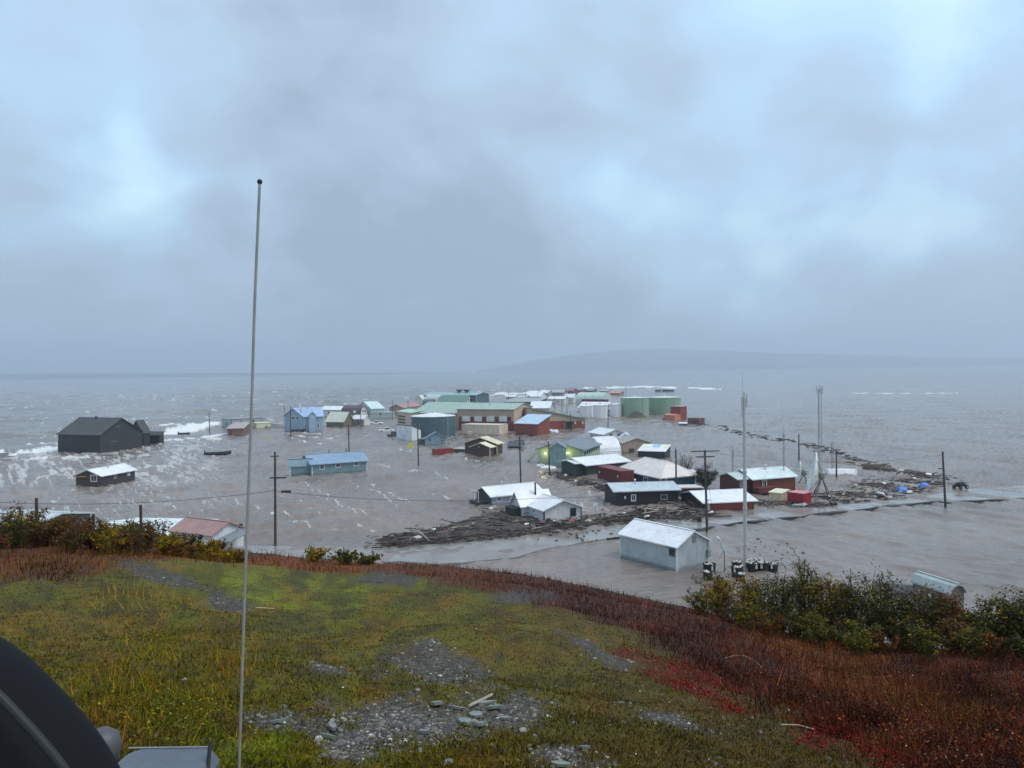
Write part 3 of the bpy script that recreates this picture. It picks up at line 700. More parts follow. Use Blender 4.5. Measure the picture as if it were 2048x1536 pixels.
def house(name, label, cat, B, A, Cx=None, W=None, eave=0, apex=None, shape='gable', axis='u', wall=None, roof=None, gable=None, trim=None, wins=(), doors=(), pipes=(), over=.35, group=None, th=.14, parent=None, back=None, fm=None, bars=True, zr=None, corners='BAC', tframe=None):
    f = Fr(B, A, Cx, W); ze = zat(f.b, eave)
    if zr is not None: pass
    elif shape in ('gable', 'gambrel', 'arch', 'hip'):
        q = f.p(0, f.W / 2, 0) if axis == 'u' else f.p(f.L / 2, 0, 0)
        if shape == 'hip': q = f.c()
        zr = zat(q, apex)
    elif shape == 'mono':
        q = f.p(0, f.W, 0) if axis == 'u' else f.p(f.L, 0, 0); zr = zat(q, back)
    else: zr = ze
    if shape != 'mono' and shape != 'flat': zr = max(zr, ze + .25)
    t = parent or thing(name, label, cat, f.c(), group)
    if shape == 'hip':
        MB().box(f.p(0, 0, -.8), f.e1 * f.L, f.e2 * f.W, UP * (ze + .8)).build('wall', wall, t)
        o = over; k = min(f.L, f.W) * .42
        c = [f.p(-o, -o, ze - .1), f.p(f.L + o, -o, ze - .1), f.p(f.L + o, f.W + o, ze - .1), f.p(-o, f.W + o, ze - .1)]
        if f.L >= f.W: r = [f.p(k, f.W / 2, zr), f.p(f.L - k, f.W / 2, zr)]; up = [(4, 5, 9, 8), (5, 6, 9), (6, 7, 8, 9), (7, 4, 8)]
        else: r = [f.p(f.L / 2, k, zr), f.p(f.L / 2, f.W - k, zr)]; up = [(4, 5, 8), (5, 6, 9, 8), (6, 7, 9), (7, 4, 8, 9)]
        mb = MB(); mb.add(c + [x + UP * .18 for x in c] + r, [(0, 1, 2, 3), (0, 1, 5, 4), (1, 2, 6, 5), (2, 3, 7, 6), (3, 0, 4, 7)] + up)
        ro = mb.build('roof', roof, t)
        rr = MB()
        ends = [(4, 0), (5, 1 if f.L >= f.W else 0), (6, 1), (7, 0 if f.L >= f.W else 1)]
        for ci, ri in ends: rr.tube(mb.v[ci], r[ri], .09, .09, 6)
        rr.tube(r[0], r[1], .09, .09, 6); rr.build('ridge_cap', roof, ro)
    elif shape == 'flat':
        MB().box(f.p(0, 0, -.8), f.e1 * f.L, f.e2 * f.W, UP * (ze + .8)).build('wall', wall, t)
        MB().box(f.p(-over, -over, ze + .01), f.e1 * (f.L + 2 * over), f.e2 * (f.W + 2 * over), UP * th).build('roof', roof, t)
    else:
        span = f.W if axis == 'u' else f.L
        pr = profile(shape, span, ze, zr)
        add_walls(f, t, pr, axis, wall)
        add_roof(f, t, pr, axis, 0.02 if shape == 'arch' else over, roof, th)
        if gable:
            if axis == 'u': poly = [f.p(-.03, 0, -.7)] + [f.p(-.03, c, z - .02) for c, z in pr] + [f.p(-.03, f.W, -.7)]; dv = f.e1 * .025
            else: poly = [f.p(0, -.03, -.7)] + [f.p(c, -.03, z - .02) for c, z in pr] + [f.p(f.L, -.03, -.7)]; dv = f.e2 * .025
            MB().extrude(poly, dv).build('gable_wall', gable, t)
    if trim: corner_boards(f, t, ze, trim, corners)
    for w in wins: add_window(f, t, *w[:5], fm=(w[5] if len(w) > 5 else fm), bars=bars)
    for d in doors: add_door(f, t, *d)
    for (px, y0, y1, *rest) in pipes:
        # stands on the roof: u along the ridge from the pixel column
        us = np.linspace(0, 1, 60); ui = min(us, key=lambda k: abs(proj(f.p(k * f.L, f.W * .4, ze))[0] - px))
        q = f.p(ui * f.L, f.W * .4, 0); add_pipe(t, q, min(ze, zr) - .1, max(zat(q, y0), max(ze, zr) + .3), *(rest[:1] or [.11]))
    HOUSES[name + str(len(HOUSES))] = (f, ze, zr, t)
    return f, ze, zr, t
def lean_to(F_, t, u0, u1, depth, z0, z1, wall, roof, face='1'):   # low addition against a wall
    e, n = (F_.e1, -F_.e2) if face == '1' else (F_.e2, -F_.e1)
    q = lambda a, k, z: F_.b + e * a + n * k + UP * z
    MB().extrude([q(u0, .01, -.8), q(u0, .01, z1), q(u0, depth, z0), q(u0, depth, -.8)], e * (u1 - u0)).build('annex_wall', wall, t)
    MB().hexa([q(u0 - .2, 0.02, z1 + .02), q(u1 + .2, 0.02, z1 + .02), q(u1 + .2, depth + .25, z0 - .05), q(u0 - .2, depth + .25, z0 - .05)] + [x + UP * .1 for x in (q(u0 - .2, 0.02, z1 + .02), q(u1 + .2, 0.02, z1 + .02), q(u1 + .2, depth + .25, z0 - .05), q(u0 - .2, depth + .25, z0 - .05))]).build('annex_roof', roof, t)

DARKTRIM = paint(40, 44, 50)
# -- nearest houses
f, ze, zr, t = house('shed_house', 'pale grey-blue clapboard house with bright white metal roof standing alone in the lagoon', 'house', (1353.5, 1142.5), (1241, 1112.5), 1417, eave=1095, apex=1064, wall=siding(146, 160, 172), roof=metalroof(228, 234, 236, 1.2), over=.25, trim=paint(165, 178, 186), corners='BAC')
w = add_window(f, t, '1', 1344.5, 1104, 12, 17, fm=paint(70, 82, 84))
_a, _z = f.hit('1', 1344.5, 1093)
MB().box(f.p(_a - .5, -.5, _z - .08), f.e1 * 1.0, f.e2 * .5, UP * .08).build('awning', paint(70, 80, 84), w)
_a, _z = f.hit('2', 1388, 1078); MB().box(f.p(-.08, _a - .25, _z - .3), f.e1 * .07, f.e2 * .5, UP * .6).build('gable_vent', paint(95, 105, 112), t)
_a, _z = f.hit('2', 1415, 1106); MB().box(f.p(-.25, _a - .2, _z - .35), f.e1 * .24, f.e2 * .4, UP * .7).build('meter_box', paint(95, 120, 122), t)
MB().tube(f.p(-.15, _a, _z + .3), f.p(-.15, _a, zat(f.p(-.15, _a, 0), 1061)), .05, .05, 8).build('service_mast', STEEL, t)
f, ze, zr, t = house('white_house', 'white clapboard house with dark trim shoved onto the driftwood bank', 'house', (1088, 1047), (1163, 1039), 1037, eave=1021, apex=1001.5, axis='v', wall=siding(208, 212, 216), roof=metalroof(196, 205, 212), trim=DARKTRIM, wins=[('1', 1146, 1024, 12, 17, paint(55, 60, 66)), ('2', 1055.5, 1019, 6, 9), ('2', 1068.5, 1022, 6, 8)], over=.4, corners='BAC')
# rear cross wing with the higher roof, dark porch and stovepipe
_c = f.p(f.L * .1, f.W * .62, 0)
MB().extrude([f.p(-1.0, f.W * .58, -.6), f.p(-1.0, f.W * .58, ze * .9), f.p(-1.0, f.W * .79, zr + .55), f.p(-1.0, f.W * 1.0, ze * .9), f.p(-1.0, f.W * 1.0, -.6)], f.e1 * (f.L * .8)).build('rear_wing', siding(208, 212, 216), t)
pr = [(f.W * .58, ze * .9), (f.W * .79, zr + .55), (f.W, ze * .9)]
mb = MB()
for (c0, z0), (c1, z1) in zip(pr[:-1], pr[1:]):
    a = [f.p(-1.4, c0 - (.3 if c0 < f.W * .7 else 0), z0 - (.1 if c0 < f.W * .7 else 0) + .02), f.p(f.L * .8 - .6, c0 - (.3 if c0 < f.W * .7 else 0), z0 - (.1 if c0 < f.W * .7 else 0) + .02), f.p(f.L * .8 - .6, c1, z1 + .02), f.p(-1.4, c1, z1 + .02)]
    mb.hexa(a + [x + UP * .12 for x in a])
mb.build('rear_roof', metalroof(196, 205, 212), t)
MB().box(f.p(-2.2, f.W * .62, -.6), f.e1 * 1.15, f.e2 * (f.W * .33), UP * (ze + .3)).build('porch', paint(38, 40, 44), t)
add_pipe(t, f.p(f.L * .28, f.W * .72, 0), zr, zr + 1.6, .12, paint(40, 42, 46))

f, ze, zr, t = house('blue_house', 'pale blue house with dark end wall and long white roof in the flood', 'house', (983.5, 1011.5), (1083, 1001), 954, eave=993, apex=975.5, wall=siding(128, 148, 172), gable=siding(52, 64, 72), roof=metalroof(198, 208, 214), wins=[('1', 998, 998, 10, 10), ('1', 1024, 995, 8, 8), ('1', 1034, 993.5, 4, 4)], trim=None, over=.4)
MB().box(f.p(-1.5, f.W * .3, -.5), f.e1 * 1.4, f.e2 * (f.W * .6), UP * .9).build('porch_deck', wood(60, 58, 60), t)
for k in (0.32, .6, .88): MB().tube(f.p(-1.4, f.W * k, .3), f.p(-1.4, f.W * k, 2.0), .05, .05, 6).build('porch_post', WHITE, t)
MB().box(f.p(-1.45, f.W * .3, 1.9), f.e1 * .1, f.e2 * (f.W * .6), UP * .1).build('porch_rail', WHITE, t)
add_pipe(t, f.p(f.L * .35, f.W * .5, 0), zr - .1, zr + .6, .1)

f, ze, zr, t = house('black_house', 'black clapboard house with grey metal roof and white framed window behind the log pile', 'house', (1231, 1013), (1357, 1009), W=7, eave=983.5, apex=968, wall=siding(36, 34, 38), roof=metalroof(150, 164, 176), wins=[('1', 1267, 995.5, 10, 14, paint(222, 224, 226)), ('1', 1328, 994, 14, 11, paint(120, 122, 120))], pipes=[(1271, 960, 968)], over=.4)
_a, _z = f.hit('1', 1250, 995); MB().box(f.p(_a - .1, -.15, _z - .2), f.e1 * .2, f.e2 * .14, UP * .4).build('wall_lamp', WHITE, t)
f, ze, zr, t = house('red_house', 'brick red clapboard house with dark brown end wall and white roof by the road', 'house', (1409.5, 1022.5), (1507, 1018), 1363, eave=1005.5, apex=984, wall=siding(126, 58, 48), gable=siding(46, 36, 36), roof=metalroof(198, 208, 214), wins=[('2', 1382, 1009, 11, 11, paint(120, 120, 118))], trim=paint(60, 44, 40), over=.5)
_a, _z = f.hit('1', 1416, 1013); MB().box(f.p(_a - .2, -.12, .1), f.e1 * .4, f.e2 * .11, UP * 1.6).build('drainpipe_box', paint(190, 180, 172), t)
# low pale roof linking the black and red houses
f, ze, zr, t = house('porch_shed', 'low shed with pale pinkish flat roof between the black house and the red house', 'shed', (1404, 996), (1358, 997), W=4, eave=976, back=971, shape='mono', wall=paint(50, 44, 44), roof=metalroof(176, 170, 174), over=.2)

f, ze, zr, t = house('brown_red_house', 'dark red house with grey roof, entry porch and white window near the satellite dishes', 'house', (1506, 987), (1590, 980), 1462, eave=958.5, apex=940, wall=siding(104, 52, 46), gable=siding(66, 38, 38), roof=metalroof(170, 186, 194), wins=[('1', 1529, 967, 9, 15, paint(216, 206, 190))], trim=paint(70, 52, 46), over=.4, pipes=[(1530, 931, 940)])
g, ze2, zr2, _ = house('x', None, None, (1476, 988), (1503, 985.5), W=4.5, eave=959, apex=947, wall=siding(70, 40, 40), roof=metalroof(150, 164, 172), over=.35, parent=t, wins=[('1', 1482, 968, 5, 14, paint(150, 140, 130))])
MB().box(f.p(.2, -1.3, .1), f.e1 * 3.2, f.e2 * 1.2, UP * .9).build('deck', siding(92, 46, 42), t)

f, ze, zr, t = house('blue_hip_house', 'deep blue house with pale hipped metal roof and white corner boards', 'house', (1321, 976), (1238, 957), 1391, eave=956, apex=918, shape='hip', wall=siding(28, 76, 108), roof=metalroof(178, 174, 176), trim=paint(190, 205, 212), wins=[('1', 1250, 952, 9, 11), ('1', 1292, 961, 9, 14), ('2', 1332, 963, 4, 12, paint(180, 195, 205))], doors=[('1', 1270, 959, 6, 14, paint(22, 50, 84)), ('2', 1352, 964, 8, 14, paint(20, 60, 96))], over=.55)
house('x', None, None, (1401, 966), (1389, 968), W=5, eave=944, back=938, shape='mono', wall=siding(28, 76, 108), roof=metalroof(186, 190, 194), over=.3, parent=t)
# -- dark green house, red container
f, ze, zr, t = house('green_cabin', 'dark green clapboard house with broad white roof beside the red shipping container', 'house', (1173, 953), (1254, 944), W=7.5, eave=930, apex=917, wall=siding(40, 66, 62), gable=siding(36, 50, 48), roof=metalroof(196, 206, 212), over=.7, wins=[('1', 1184, 941, 5, 8, paint(60, 74, 70))])
house('x', None, None, (1151, 953), (1173, 951), W=5, eave=928, apex=922, wall=siding(44, 68, 64), roof=metalroof(176, 184, 188), over=.35, parent=t, wins=[('1', 1161, 940, 4, 9, paint(58, 74, 72))])

# -- lit green meeting hall
f, ze, zr, t = house('green_hall', 'large pale green hall with dark grey roof and two glowing yellow-green wall lamps', 'building', (1166, 931), (1076, 928), 1200, eave=900.5, apex=886, axis='v', wall=siding(128, 152, 138), roof=metalroof(92, 104, 116), over=.5, fm=paint(40, 52, 58), wins=[('2', 1170 + 4.6 * k, 907 - 2.3 * k, 2.6, 6.5) for k in range(7)])
g, ze2, zr2, _ = house('x', None, None, (1132, 936), (1100, 936), W=4.6, eave=897, apex=887, axis='v', wall=siding(104, 134, 140), roof=metalroof(96, 112, 120), over=.25, parent=t)
_a, _z = g.hit('1', 1116, 915)
MB().box(g.p(_a - .06, -.06, .3), g.e1 * .12, g.e2 * .05, UP * 3.0).build('entry_mullion', paint(80, 108, 116), t)
LAMPY = mat('flood_lamp', (.8, .85, .5), .4, emit=(1.0, .95, .42, 7.0), var=0, grime=0)
for px, py in ((1091.5, 906.5), (1137, 905.5)):
    _a, _z = f.hit('1', px, py); q = f.p(_a, -.22, _z)
    l = MB().box(q - f.e1 * .22 - UP * .15, f.e1 * .44, f.e2 * .2, UP * .3).build('wall_lamp', paint(90, 96, 90), t)
    MB().box(q - f.e1 * .18 - UP * .11 - f.e2 * .03, f.e1 * .36, f.e2 * .02, UP * .22).build('bulb', LAMPY, l)
    li = bpy.data.lights.new('lamp_light', 'POINT'); li.energy = 42; li.color = (.95, .92, .36); li.shadow_soft_size = .25
    lo = bpy.data.objects.new('lamp_light', li); COL.objects.link(lo); lo.parent = t; lo.location = tuple(q - f.e2 * .75 - wloc(t))
# stairs up to the hall
st = MB()
q0 = gnd(1056, 922); q1 = gnd(1077, 926)
for k in range(7):
    a = q0 + (q1 - q0) * k / 7; st.box(a + UP * (.35 * k), (q1 - q0) / 7, np.array([0, 2.0, 0]), UP * .1)
st.build('stair', wood(110, 108, 90), t)
for off in (0, 1.9):
    r_ = MB(); o = np.array([0, off, 0]); r_.tube(q0 + o + UP * 1.0, q1 + o + UP * 3.3, .05, .05, 6); r_.tube(q0 + o + UP * .55, q1 + o + UP * 2.9, .04, .04, 6)
    for k in range(4): a = q0 + (q1 - q0) * k / 3; r_.tube(a + o + UP * (.1 + .75 * k), a + o + UP * (1.0 + .77 * k), .045, .045, 6)
    r_.build('stair_rail', paint(196, 192, 150), t)

# -- quonset, white and tan houses behind it
f, ze, zr, t = house('quonset_hut', 'white ribbed quonset hut between the green hall and the tan house', 'hut', (1200, 914), (1243, 911.5), W=8.4, eave=913.5, shape='arch', apex=875.5, wall=paint(186, 196, 204), roof=metalroof(206, 216, 224))
mb = MB(); pr = profile('arch', f.W, .0, zr)
for a in np.arange(.2, f.L, .62):
    for (c0, z0), (c1, z1) in zip(pr[:-1], pr[1:]): mb.tube(f.p(a, c0, z0 + .17), f.p(a, c1, z1 + .17), .07, .07, 5)
mb.build('roof_rib', metalroof(214, 222, 230), t)
f, ze, zr, t = house('white_bungalow', 'white bungalow with open dark porch bays behind the quonset hut', 'house', (1208, 881), (1179, 876), 1252, eave=869, apex=859.5, wall=siding(192, 202, 212), roof=metalroof(178, 194, 206), over=.5, fm=paint(40, 46, 52), wins=[('1', 1184, 874, 4, 7), ('1', 1191, 875.5, 4, 7), ('1', 1199, 877, 4, 7), ('2', 1222, 870, 5, 4), ('2', 1238, 870, 6, 4)])
house('pale_cottage', 'pale blue-grey low roofed cottage squeezed behind the tan house', 'cottage', (1266, 889), (1238, 889), W=7, eave=878, apex=869, axis='v', wall=siding(170, 182, 194), roof=metalroof(158, 176, 190), over=.4)
f, ze, zr, t = house('tan_house', 'tan house with dark gable edge and brown garage door behind the floating trailer', 'house', (1300, 905), (1247, 906), W=9, eave=885.5, apex=877, axis='v', wall=siding(158, 142, 132), roof=metalroof(132, 130, 128), trim=paint(196, 186, 160), over=.45, doors=[('1', 1263, 901, 11, 8, paint(76, 58, 54))], corners='B')
f, ze, zr, t = house('tipped_trailer', 'black sided trailer with white and blue panelled roof floating by the tan house', 'trailer', (1330, 917), (1276, 915), W=5, eave=904, back=891, shape='mono', wall=paint(34, 38, 44), roof=metalroof(196, 208, 216), over=.15)
for i, (u0, u1, m_) in enumerate(((.02, .16, paint(206, 200, 150)), (.32, .60, paint(110, 160, 196)), (.62, .80, paint(216, 222, 228)), (.84, .98, paint(200, 200, 160)))):
    a = [f.p(f.L * u0, f.W * .55, ze + (zr - ze) * .55 + .175), f.p(f.L * u1, f.W * .55, ze + (zr - ze) * .55 + .175), f.p(f.L * u1, f.W * .99, ze + (zr - ze) * .99 + .175), f.p(f.L * u0, f.W * .99, ze + (zr - ze) * .99 + .175)]
    MB().hexa(a + [x + UP * .02 for x in a]).build('roof_panel', m_, t)

# -- middle distance
f, ze, zr, t = house('long_blue_house', 'long sea-blue house with small wing, blue roof and three white framed windows', 'house', (624, 950.5), (734, 942), W=8, eave=929, apex=911, wall=siding(98, 130, 142), roof=metalroof(100, 128, 158), trim=paint(206, 214, 218), wins=[('1', 644, 934, 10, 11), ('1', 676, 930, 10, 11), ('1', 712.5, 926.5, 10, 11)], over=.45, corners='BA')
g, ze2, zr2, _ = house('x', None, None, (580, 951), (622, 949), 569, eave=931, apex=920, wall=siding(92, 126, 138), roof=metalroof(104, 134, 150), trim=paint(206, 214, 218), over=.4, parent=t, corners='B')
for u in (.42, .74): MB().tube(f.p(f.L * u, f.W * .55, zr - .2), f.p(f.L * u, f.W * .55, zr + .9), .09, .09, 8).build('vent_pipe', paint(60, 66, 74), t)
f, ze, zr, t = house('dark_cabin', 'dark brown cabin with white roof and white double window adrift near the barn', 'cabin', (203, 973.5), (270, 960), 152, eave=952, apex=940.5, wall=siding(52, 50, 56), gable=siding(66, 58, 54), roof=metalroof(190, 200, 208), wins=[('2', 188, 956.5, 13, 14, paint(226, 226, 224)), ('1', 230, 953.5, 6, 7, paint(130, 132, 134)), ('1', 257, 948.5, 5, 6)], over=.4, pipes=[(216, 929, 940)])
_a, _z = f.hit('2', 163, 953); MB().box(f.p(-.5, _a - 1.2, _z - .05), f.e1 * .5, f.e2 * 2.6, UP * .12).build('porch_roof', wood(150, 112, 66), t)
f, ze, zr, t = house('barn', 'huge weathered black barn with steep roof standing in the surf', 'barn', (200.5, 906), (117, 903), 284, eave=870, apex=837, wall=mat('tar_paper', alb(42, 46, 50), .85, var=.25, scale=.8, lines=('Z', .5, .02), grime=.5), roof=mat('shingle', alb(56, 60, 64), .85, var=.22, scale=.7, lines=('Z', .35, .02), grime=.4), over=.4)
lean_to(f, t, f.L - .2, f.L + 1.1, .0 + 2.5, 2.6, 3.2, mat('tar_paper', None), mat('shingle', None), '1') if False else None
MB().extrude([f.p(f.L, .8, -.8), f.p(f.L, .8, 3.3), f.p(f.L + 1.2, .8, 2.7), f.p(f.L + 1.2, .8, -.8)], f.e2 * 6).build('annex_wall', _mats['tar_paper'], t)
_a, _z = f.hit('2', 236, 853); MB().box(f.p(-.06, _a - .9, _z - .15), f.e1 * .05, f.e2 * 1.8, UP * .3).build('gable_hatch', paint(70, 76, 84), t)
_a, _z = f.hit('2', 230, 882); MB().box(f.p(-.06, _a - 1.2, _z - .2), f.e1 * .05, f.e2 * 2.4, UP * .25).build('loading_board', paint(78, 82, 88), t)
MB().box(f.p(f.L * .55, f.W * .45, zr + .1), f.e1 * .5, f.e2 * .5, UP * .45).build('roof_vent', paint(60, 66, 74), t)
house('black_warehouse', 'narrower black gabled shed directly behind the big barn', 'shed', (288, 892), (262, 889), 300, eave=866, apex=842, axis='v', wall=_mats['tar_paper'], roof=_mats['shingle'], over=.3)
house('black_lean_to', 'small black lean-to shed at the end of the barn row', 'shed', (320, 888), (292, 887), 328, eave=871, back=865, shape='mono', wall=_mats['tar_paper'], roof=_mats['shingle'], over=.25)
house('grey_long_house', 'long pale grey flat roofed house at the surf edge behind the brown shed', 'house', (463, 857), (525, 853), 444, eave=839, shape='flat', wall=mat('vsiding_grey', alb(132, 144, 156), .7, lines=('X', .5, .03), var=.12), roof=metalroof(104, 118, 128), over=.2, fm=paint(60, 66, 74), wins=[('1', 483, 845, 3, 6), ('1', 507, 842.5, 3, 6), ('2', 453, 848, 2, 7)], trim=paint(70, 78, 88))
f, ze, zr, t = house('brown_shed', 'brown plywood shed with side porch half under water', 'shed', (486, 871), (455, 872), 501, eave=857, apex=849.5, wall=siding(112, 88, 80), roof=metalroof(140, 128, 124), over=.5, doors=[('1', 462, 865, 4, 9, paint(70, 56, 52))])
house('cream_shed', 'cream painted low shed beside the two storey blue house', 'shed', (542, 856), (513, 857.5), W=5, eave=845.5, shape='flat', wall=siding(196, 194, 160), roof=metalroof(190, 188, 156), over=.15)
f, ze, zr, t = house('blue_two_storey_house', 'two storey sky-blue house with blue roof and white windows', 'house', (607, 864), (569, 862.5), W=9, eave=833, apex=817, axis='v', wall=siding(122, 148, 174), roof=metalroof(120, 144, 182), over=.4, wins=[('1', 586, 836, 5, 7), ('1', 595, 836, 5, 7)])
house('x', None, None, (646, 862.5), (607.3, 864), W=8, eave=832, apex=815, wall=siding(126, 152, 178), roof=metalroof(124, 150, 188), over=.4, parent=t, wins=[('1', 626, 836, 6, 6), ('1', 611, 852, 3.5, 9), ('1', 620, 852, 4, 9), ('1', 629, 852, 4, 9), ('1', 637, 852, 4, 9)], pipes=[(617, 810, 817)])
house('x', None, None, (632, 864.5), (619, 865), W=2.5, eave=830, apex=824, axis='v', wall=siding(126, 152, 178), roof=metalroof(124, 150, 188), over=.25, parent=t)
house('white_long_house', 'long white house with pale roof behind the blue two storey house', 'house', (683, 834), (639, 833), W=8, eave=820, apex=813, wall=siding(170, 180, 190), roof=metalroof(190, 196, 200), over=.4, fm=paint(48, 54, 62), wins=[('1', 645, 826, 2.6, 5), ('1', 658, 826, 3.4, 5)])
house('sage_roof_house', 'olive walled house with steep sage green roof', 'house', (687, 854), (653, 853.5), 706, eave=843, apex=824.5, wall=siding(92, 98, 88), roof=metalroof(158, 166, 158), over=.5, gable=siding(98, 92, 80))
f, ze, zr, t = house('gambrel_house', 'white gambrel house with maroon-brown barn roof', 'house', (720, 838), (682, 837), 736, eave=829, apex=812, shape='gambrel', wall=siding(196, 200, 202), roof=metalroof(74, 58, 64), over=.3, fm=paint(52, 54, 60), wins=[('2', 726, 822, 2, 4), ('2', 730, 822, 2, 5)])
_a, _z = f.hit('1', 708.5, 824); MB().box(f.p(_a - .6, -.1, _z - .5), f.e1 * 1.2, f.e2 * 1.4, UP * 1.1).build('dormer', WHITE, t)
house('white_annex_house', 'low white house with pale roof in front of the gambrel house', 'house', (728, 852), (705, 851), 741, eave=838, apex=831, wall=siding(126, 132, 138), gable=siding(186, 192, 190), roof=metalroof(186, 186, 192), over=.4, doors=[('1', 716, 845, 4, 8, paint(100, 84, 92))])
house('mint_house', 'pale house with large mint-white roof rising above its neighbours', 'house', (744, 837), (768, 836), 716, eave=817.5, apex=804, wall=siding(138, 156, 168), roof=metalroof(162, 186, 188), over=.5, gable=siding(170, 184, 186))
house('mint_shed', 'long low pale green shed before the mint roofed house', 'shed', (785, 837), (742, 837.5), W=5, eave=825, shape='flat', wall=siding(142, 162, 164), roof=metalroof(150, 166, 170), over=.2, fm=paint(40, 48, 52), wins=[('1', 761, 828.5, 2.5, 4)])
house('tan_gable_house', 'tan gabled building with dusty red roof left of the school', 'building', (807, 829), (779, 829), 842, eave=816, apex=809.5, axis='v', wall=siding(132, 116, 106), roof=metalroof(140, 98, 96), over=.4)
f, ze, zr, t = house('graffiti_shed', 'whitish painted shed with blue smudges standing before the dark water tank', 'shed', (824, 881), (793, 877.5), 842, eave=852.5, back=860, shape='mono', wall=paint(176, 188, 200), roof=metalroof(60, 62, 66), over=.12)
for i, (px, py, w_, h_, c_) in enumerate(((807, 872, 8, 5, (140, 150, 196)), (815, 863, 7, 5, (150, 176, 184)), (817, 870, 4, 6, (190, 200, 206)))):
    a0, z0 = f.hit('1', px, py); MB().lathe((0, 0, 0), [(.01, 0)], 3) if False else None
    pts = [f.p(a0 + math.cos(k) * w_ * .075 * (1 + .25 * math.sin(3 * k + i)), -.012, z0 + math.sin(k) * h_ * .08 * (1 + .2 * math.cos(2 * k))) for k in np.linspace(0, 2 * math.pi, 14)[:-1]]
    MB().extrude(pts, f.e2 * .008).build('painted_mark', paint(*c_), t)

f, ze, zr, t = house('blue_cottage', 'steel blue cottage with white corner boards in front of the dark water tank', 'cottage', (893, 889), (850, 890.5), 910, eave=876, apex=865, axis='v', wall=siding(110, 138, 158), roof=metalroof(98, 124, 156), trim=paint(196, 210, 214), over=.45, wins=[('1', 860, 880, 4, 5, paint(80, 100, 120)), ('2', 899, 879, 3, 5), ('2', 905, 876.5, 3, 5)], doors=[('1', 884, 884, 4, 9, paint(70, 100, 120))], corners='BC')
MB().box(f.p(f.L, .4, -.5), f.e1 * 1.4, f.e2 * 3, UP * 2.1).build('porch', paint(50, 62, 72), t)
f, ze, zr, t = house('brown_cottage', 'dark brown cottage with cream roof edges and front porch gable', 'cottage', (994, 909.5), (930, 907), 1005, eave=888, apex=875.5, axis='v', wall=siding(66, 58, 54), roof=metalroof(180, 170, 146), trim=paint(196, 180, 150), over=.5, corners='B')
g, ze2, zr2, _ = house('x', None, None, (980, 913), (943, 911.5), W=2, eave=894.5, apex=886.5, axis='v', wall=siding(70, 58, 54), roof=metalroof(196, 182, 156), trim=paint(196, 180, 150), over=.5, parent=t, corners='B')
_a, _z = g.hit('1', 958, 893); MB().box(g.p(_a - .08, -.12, _z - .2), g.e1 * .16, g.e2 * .1, UP * .35).build('porch_lamp', paint(200, 190, 160), t)

# -- school
TAN = siding(150, 134, 126); TANL = siding(170, 158, 144); BRICK = mat('brick_paint', alb(92, 44, 40), .8, var=.2, scale=1.5, lines=('Z', .3, .02)); GREENR = metalroof(124, 148, 140)
f, ze, zr, t = house('school', 'long tan and brick school with pale green metal roof and big white windows', 'school', (1028, 862), (915, 860), 1064, eave=819, apex=806.5, wall=TAN, gable=TANL, roof=GREENR, over=.5, fm=paint(170, 164, 160))
for px in (932.6, 956.5, 981.5, 1006.5):
    a0, _ = f.hit('1', px - 7.5, 838); a1, _ = f.hit('1', px + 7.5, 838); _, z0 = f.hit('1', px, 843); _, z1 = f.hit('1', px, 832); a0, a1 = min(a0, a1), max(a0, a1)
    wf = MB().box(f.p(a0, -.1, z0), f.e1 * (a1 - a0), f.e2 * .12, UP * (z1 - z0)).build('window', paint(176, 172, 168), t)
    for k in range(3): MB().box(f.p(a0 + .12 + (a1 - a0 - .12) * k / 3, -.13, z0 + .12), f.e1 * ((a1 - a0) / 3 - .14), f.e2 * .03, UP * (z1 - z0 - .24)).build('pane', paint(178, 186, 196, 1, .3), wf)
    b0, _ = f.hit('1', px + 8.5, 838); b1, _ = f.hit('1', px + 15.5, 838); b0, b1 = min(b0, b1), max(b0, b1)
    MB().box(f.p(b0, -.14, z0 + .02), f.e1 * (b1 - b0), f.e2 * .16, UP * (z1 - z0 - .3)).build('brick_pier', BRICK, t)
_, z0 = f.hit('1', 970, 843.2)
MB().box(f.p(.0, -.2, -.8), f.e1 * (f.L * .93), f.e2 * .22, UP * (z0 + .8)).build('brick_base', BRICK, t)
MB().box(f.p(f.L * .93, -.25, -.8), f.e1 * .9, f.e2 * .27, UP * (z0 + 2.4)).build('brick_pilaster', BRICK, t)
MB().box(f.p(-.2, -.2, -.8), f.e1 * .19, f.e2 * (f.W * .5), UP * (z0 + .8)).build('brick_end', BRICK, t)
a0, z1 = f.hit('2', 1045, 826); MB().box(f.p(-.2, a0 - .35, z1 - .9), f.e1 * .18, f.e2 * .7, UP * 1.6).build('gable_louvre', paint(44, 44, 46), t)
MB().tube(f.p(f.L * .53, f.W * .3, zr - 1.6), f.p(f.L * .53, f.W * .3, zr + .4), .12, .12, 8).build('roof_vent', paint(110, 140, 132), t)
# west wing behind the tank, and the corner block
house('x', None, None, (914, 859), (826, 856), W=20, eave=827, zr=zr * 1.0, shape='gable', wall=TAN, roof=GREENR, over=.4, parent=t)
g, _, _, _ = house('x', None, None, (824, 857), (795, 852.5), W=9, eave=826, apex=821, wall=TANL, roof=metalroof(132, 176, 160), over=.4, parent=t)
for k in range(3): 
    MB().box(g.p(g.L * .45, -.06, 1.4 + k * 1.1), g.e1 * (g.L * .5), g.e2 * .05, UP * .55).build('louvre_band', paint(60, 64, 58), t)
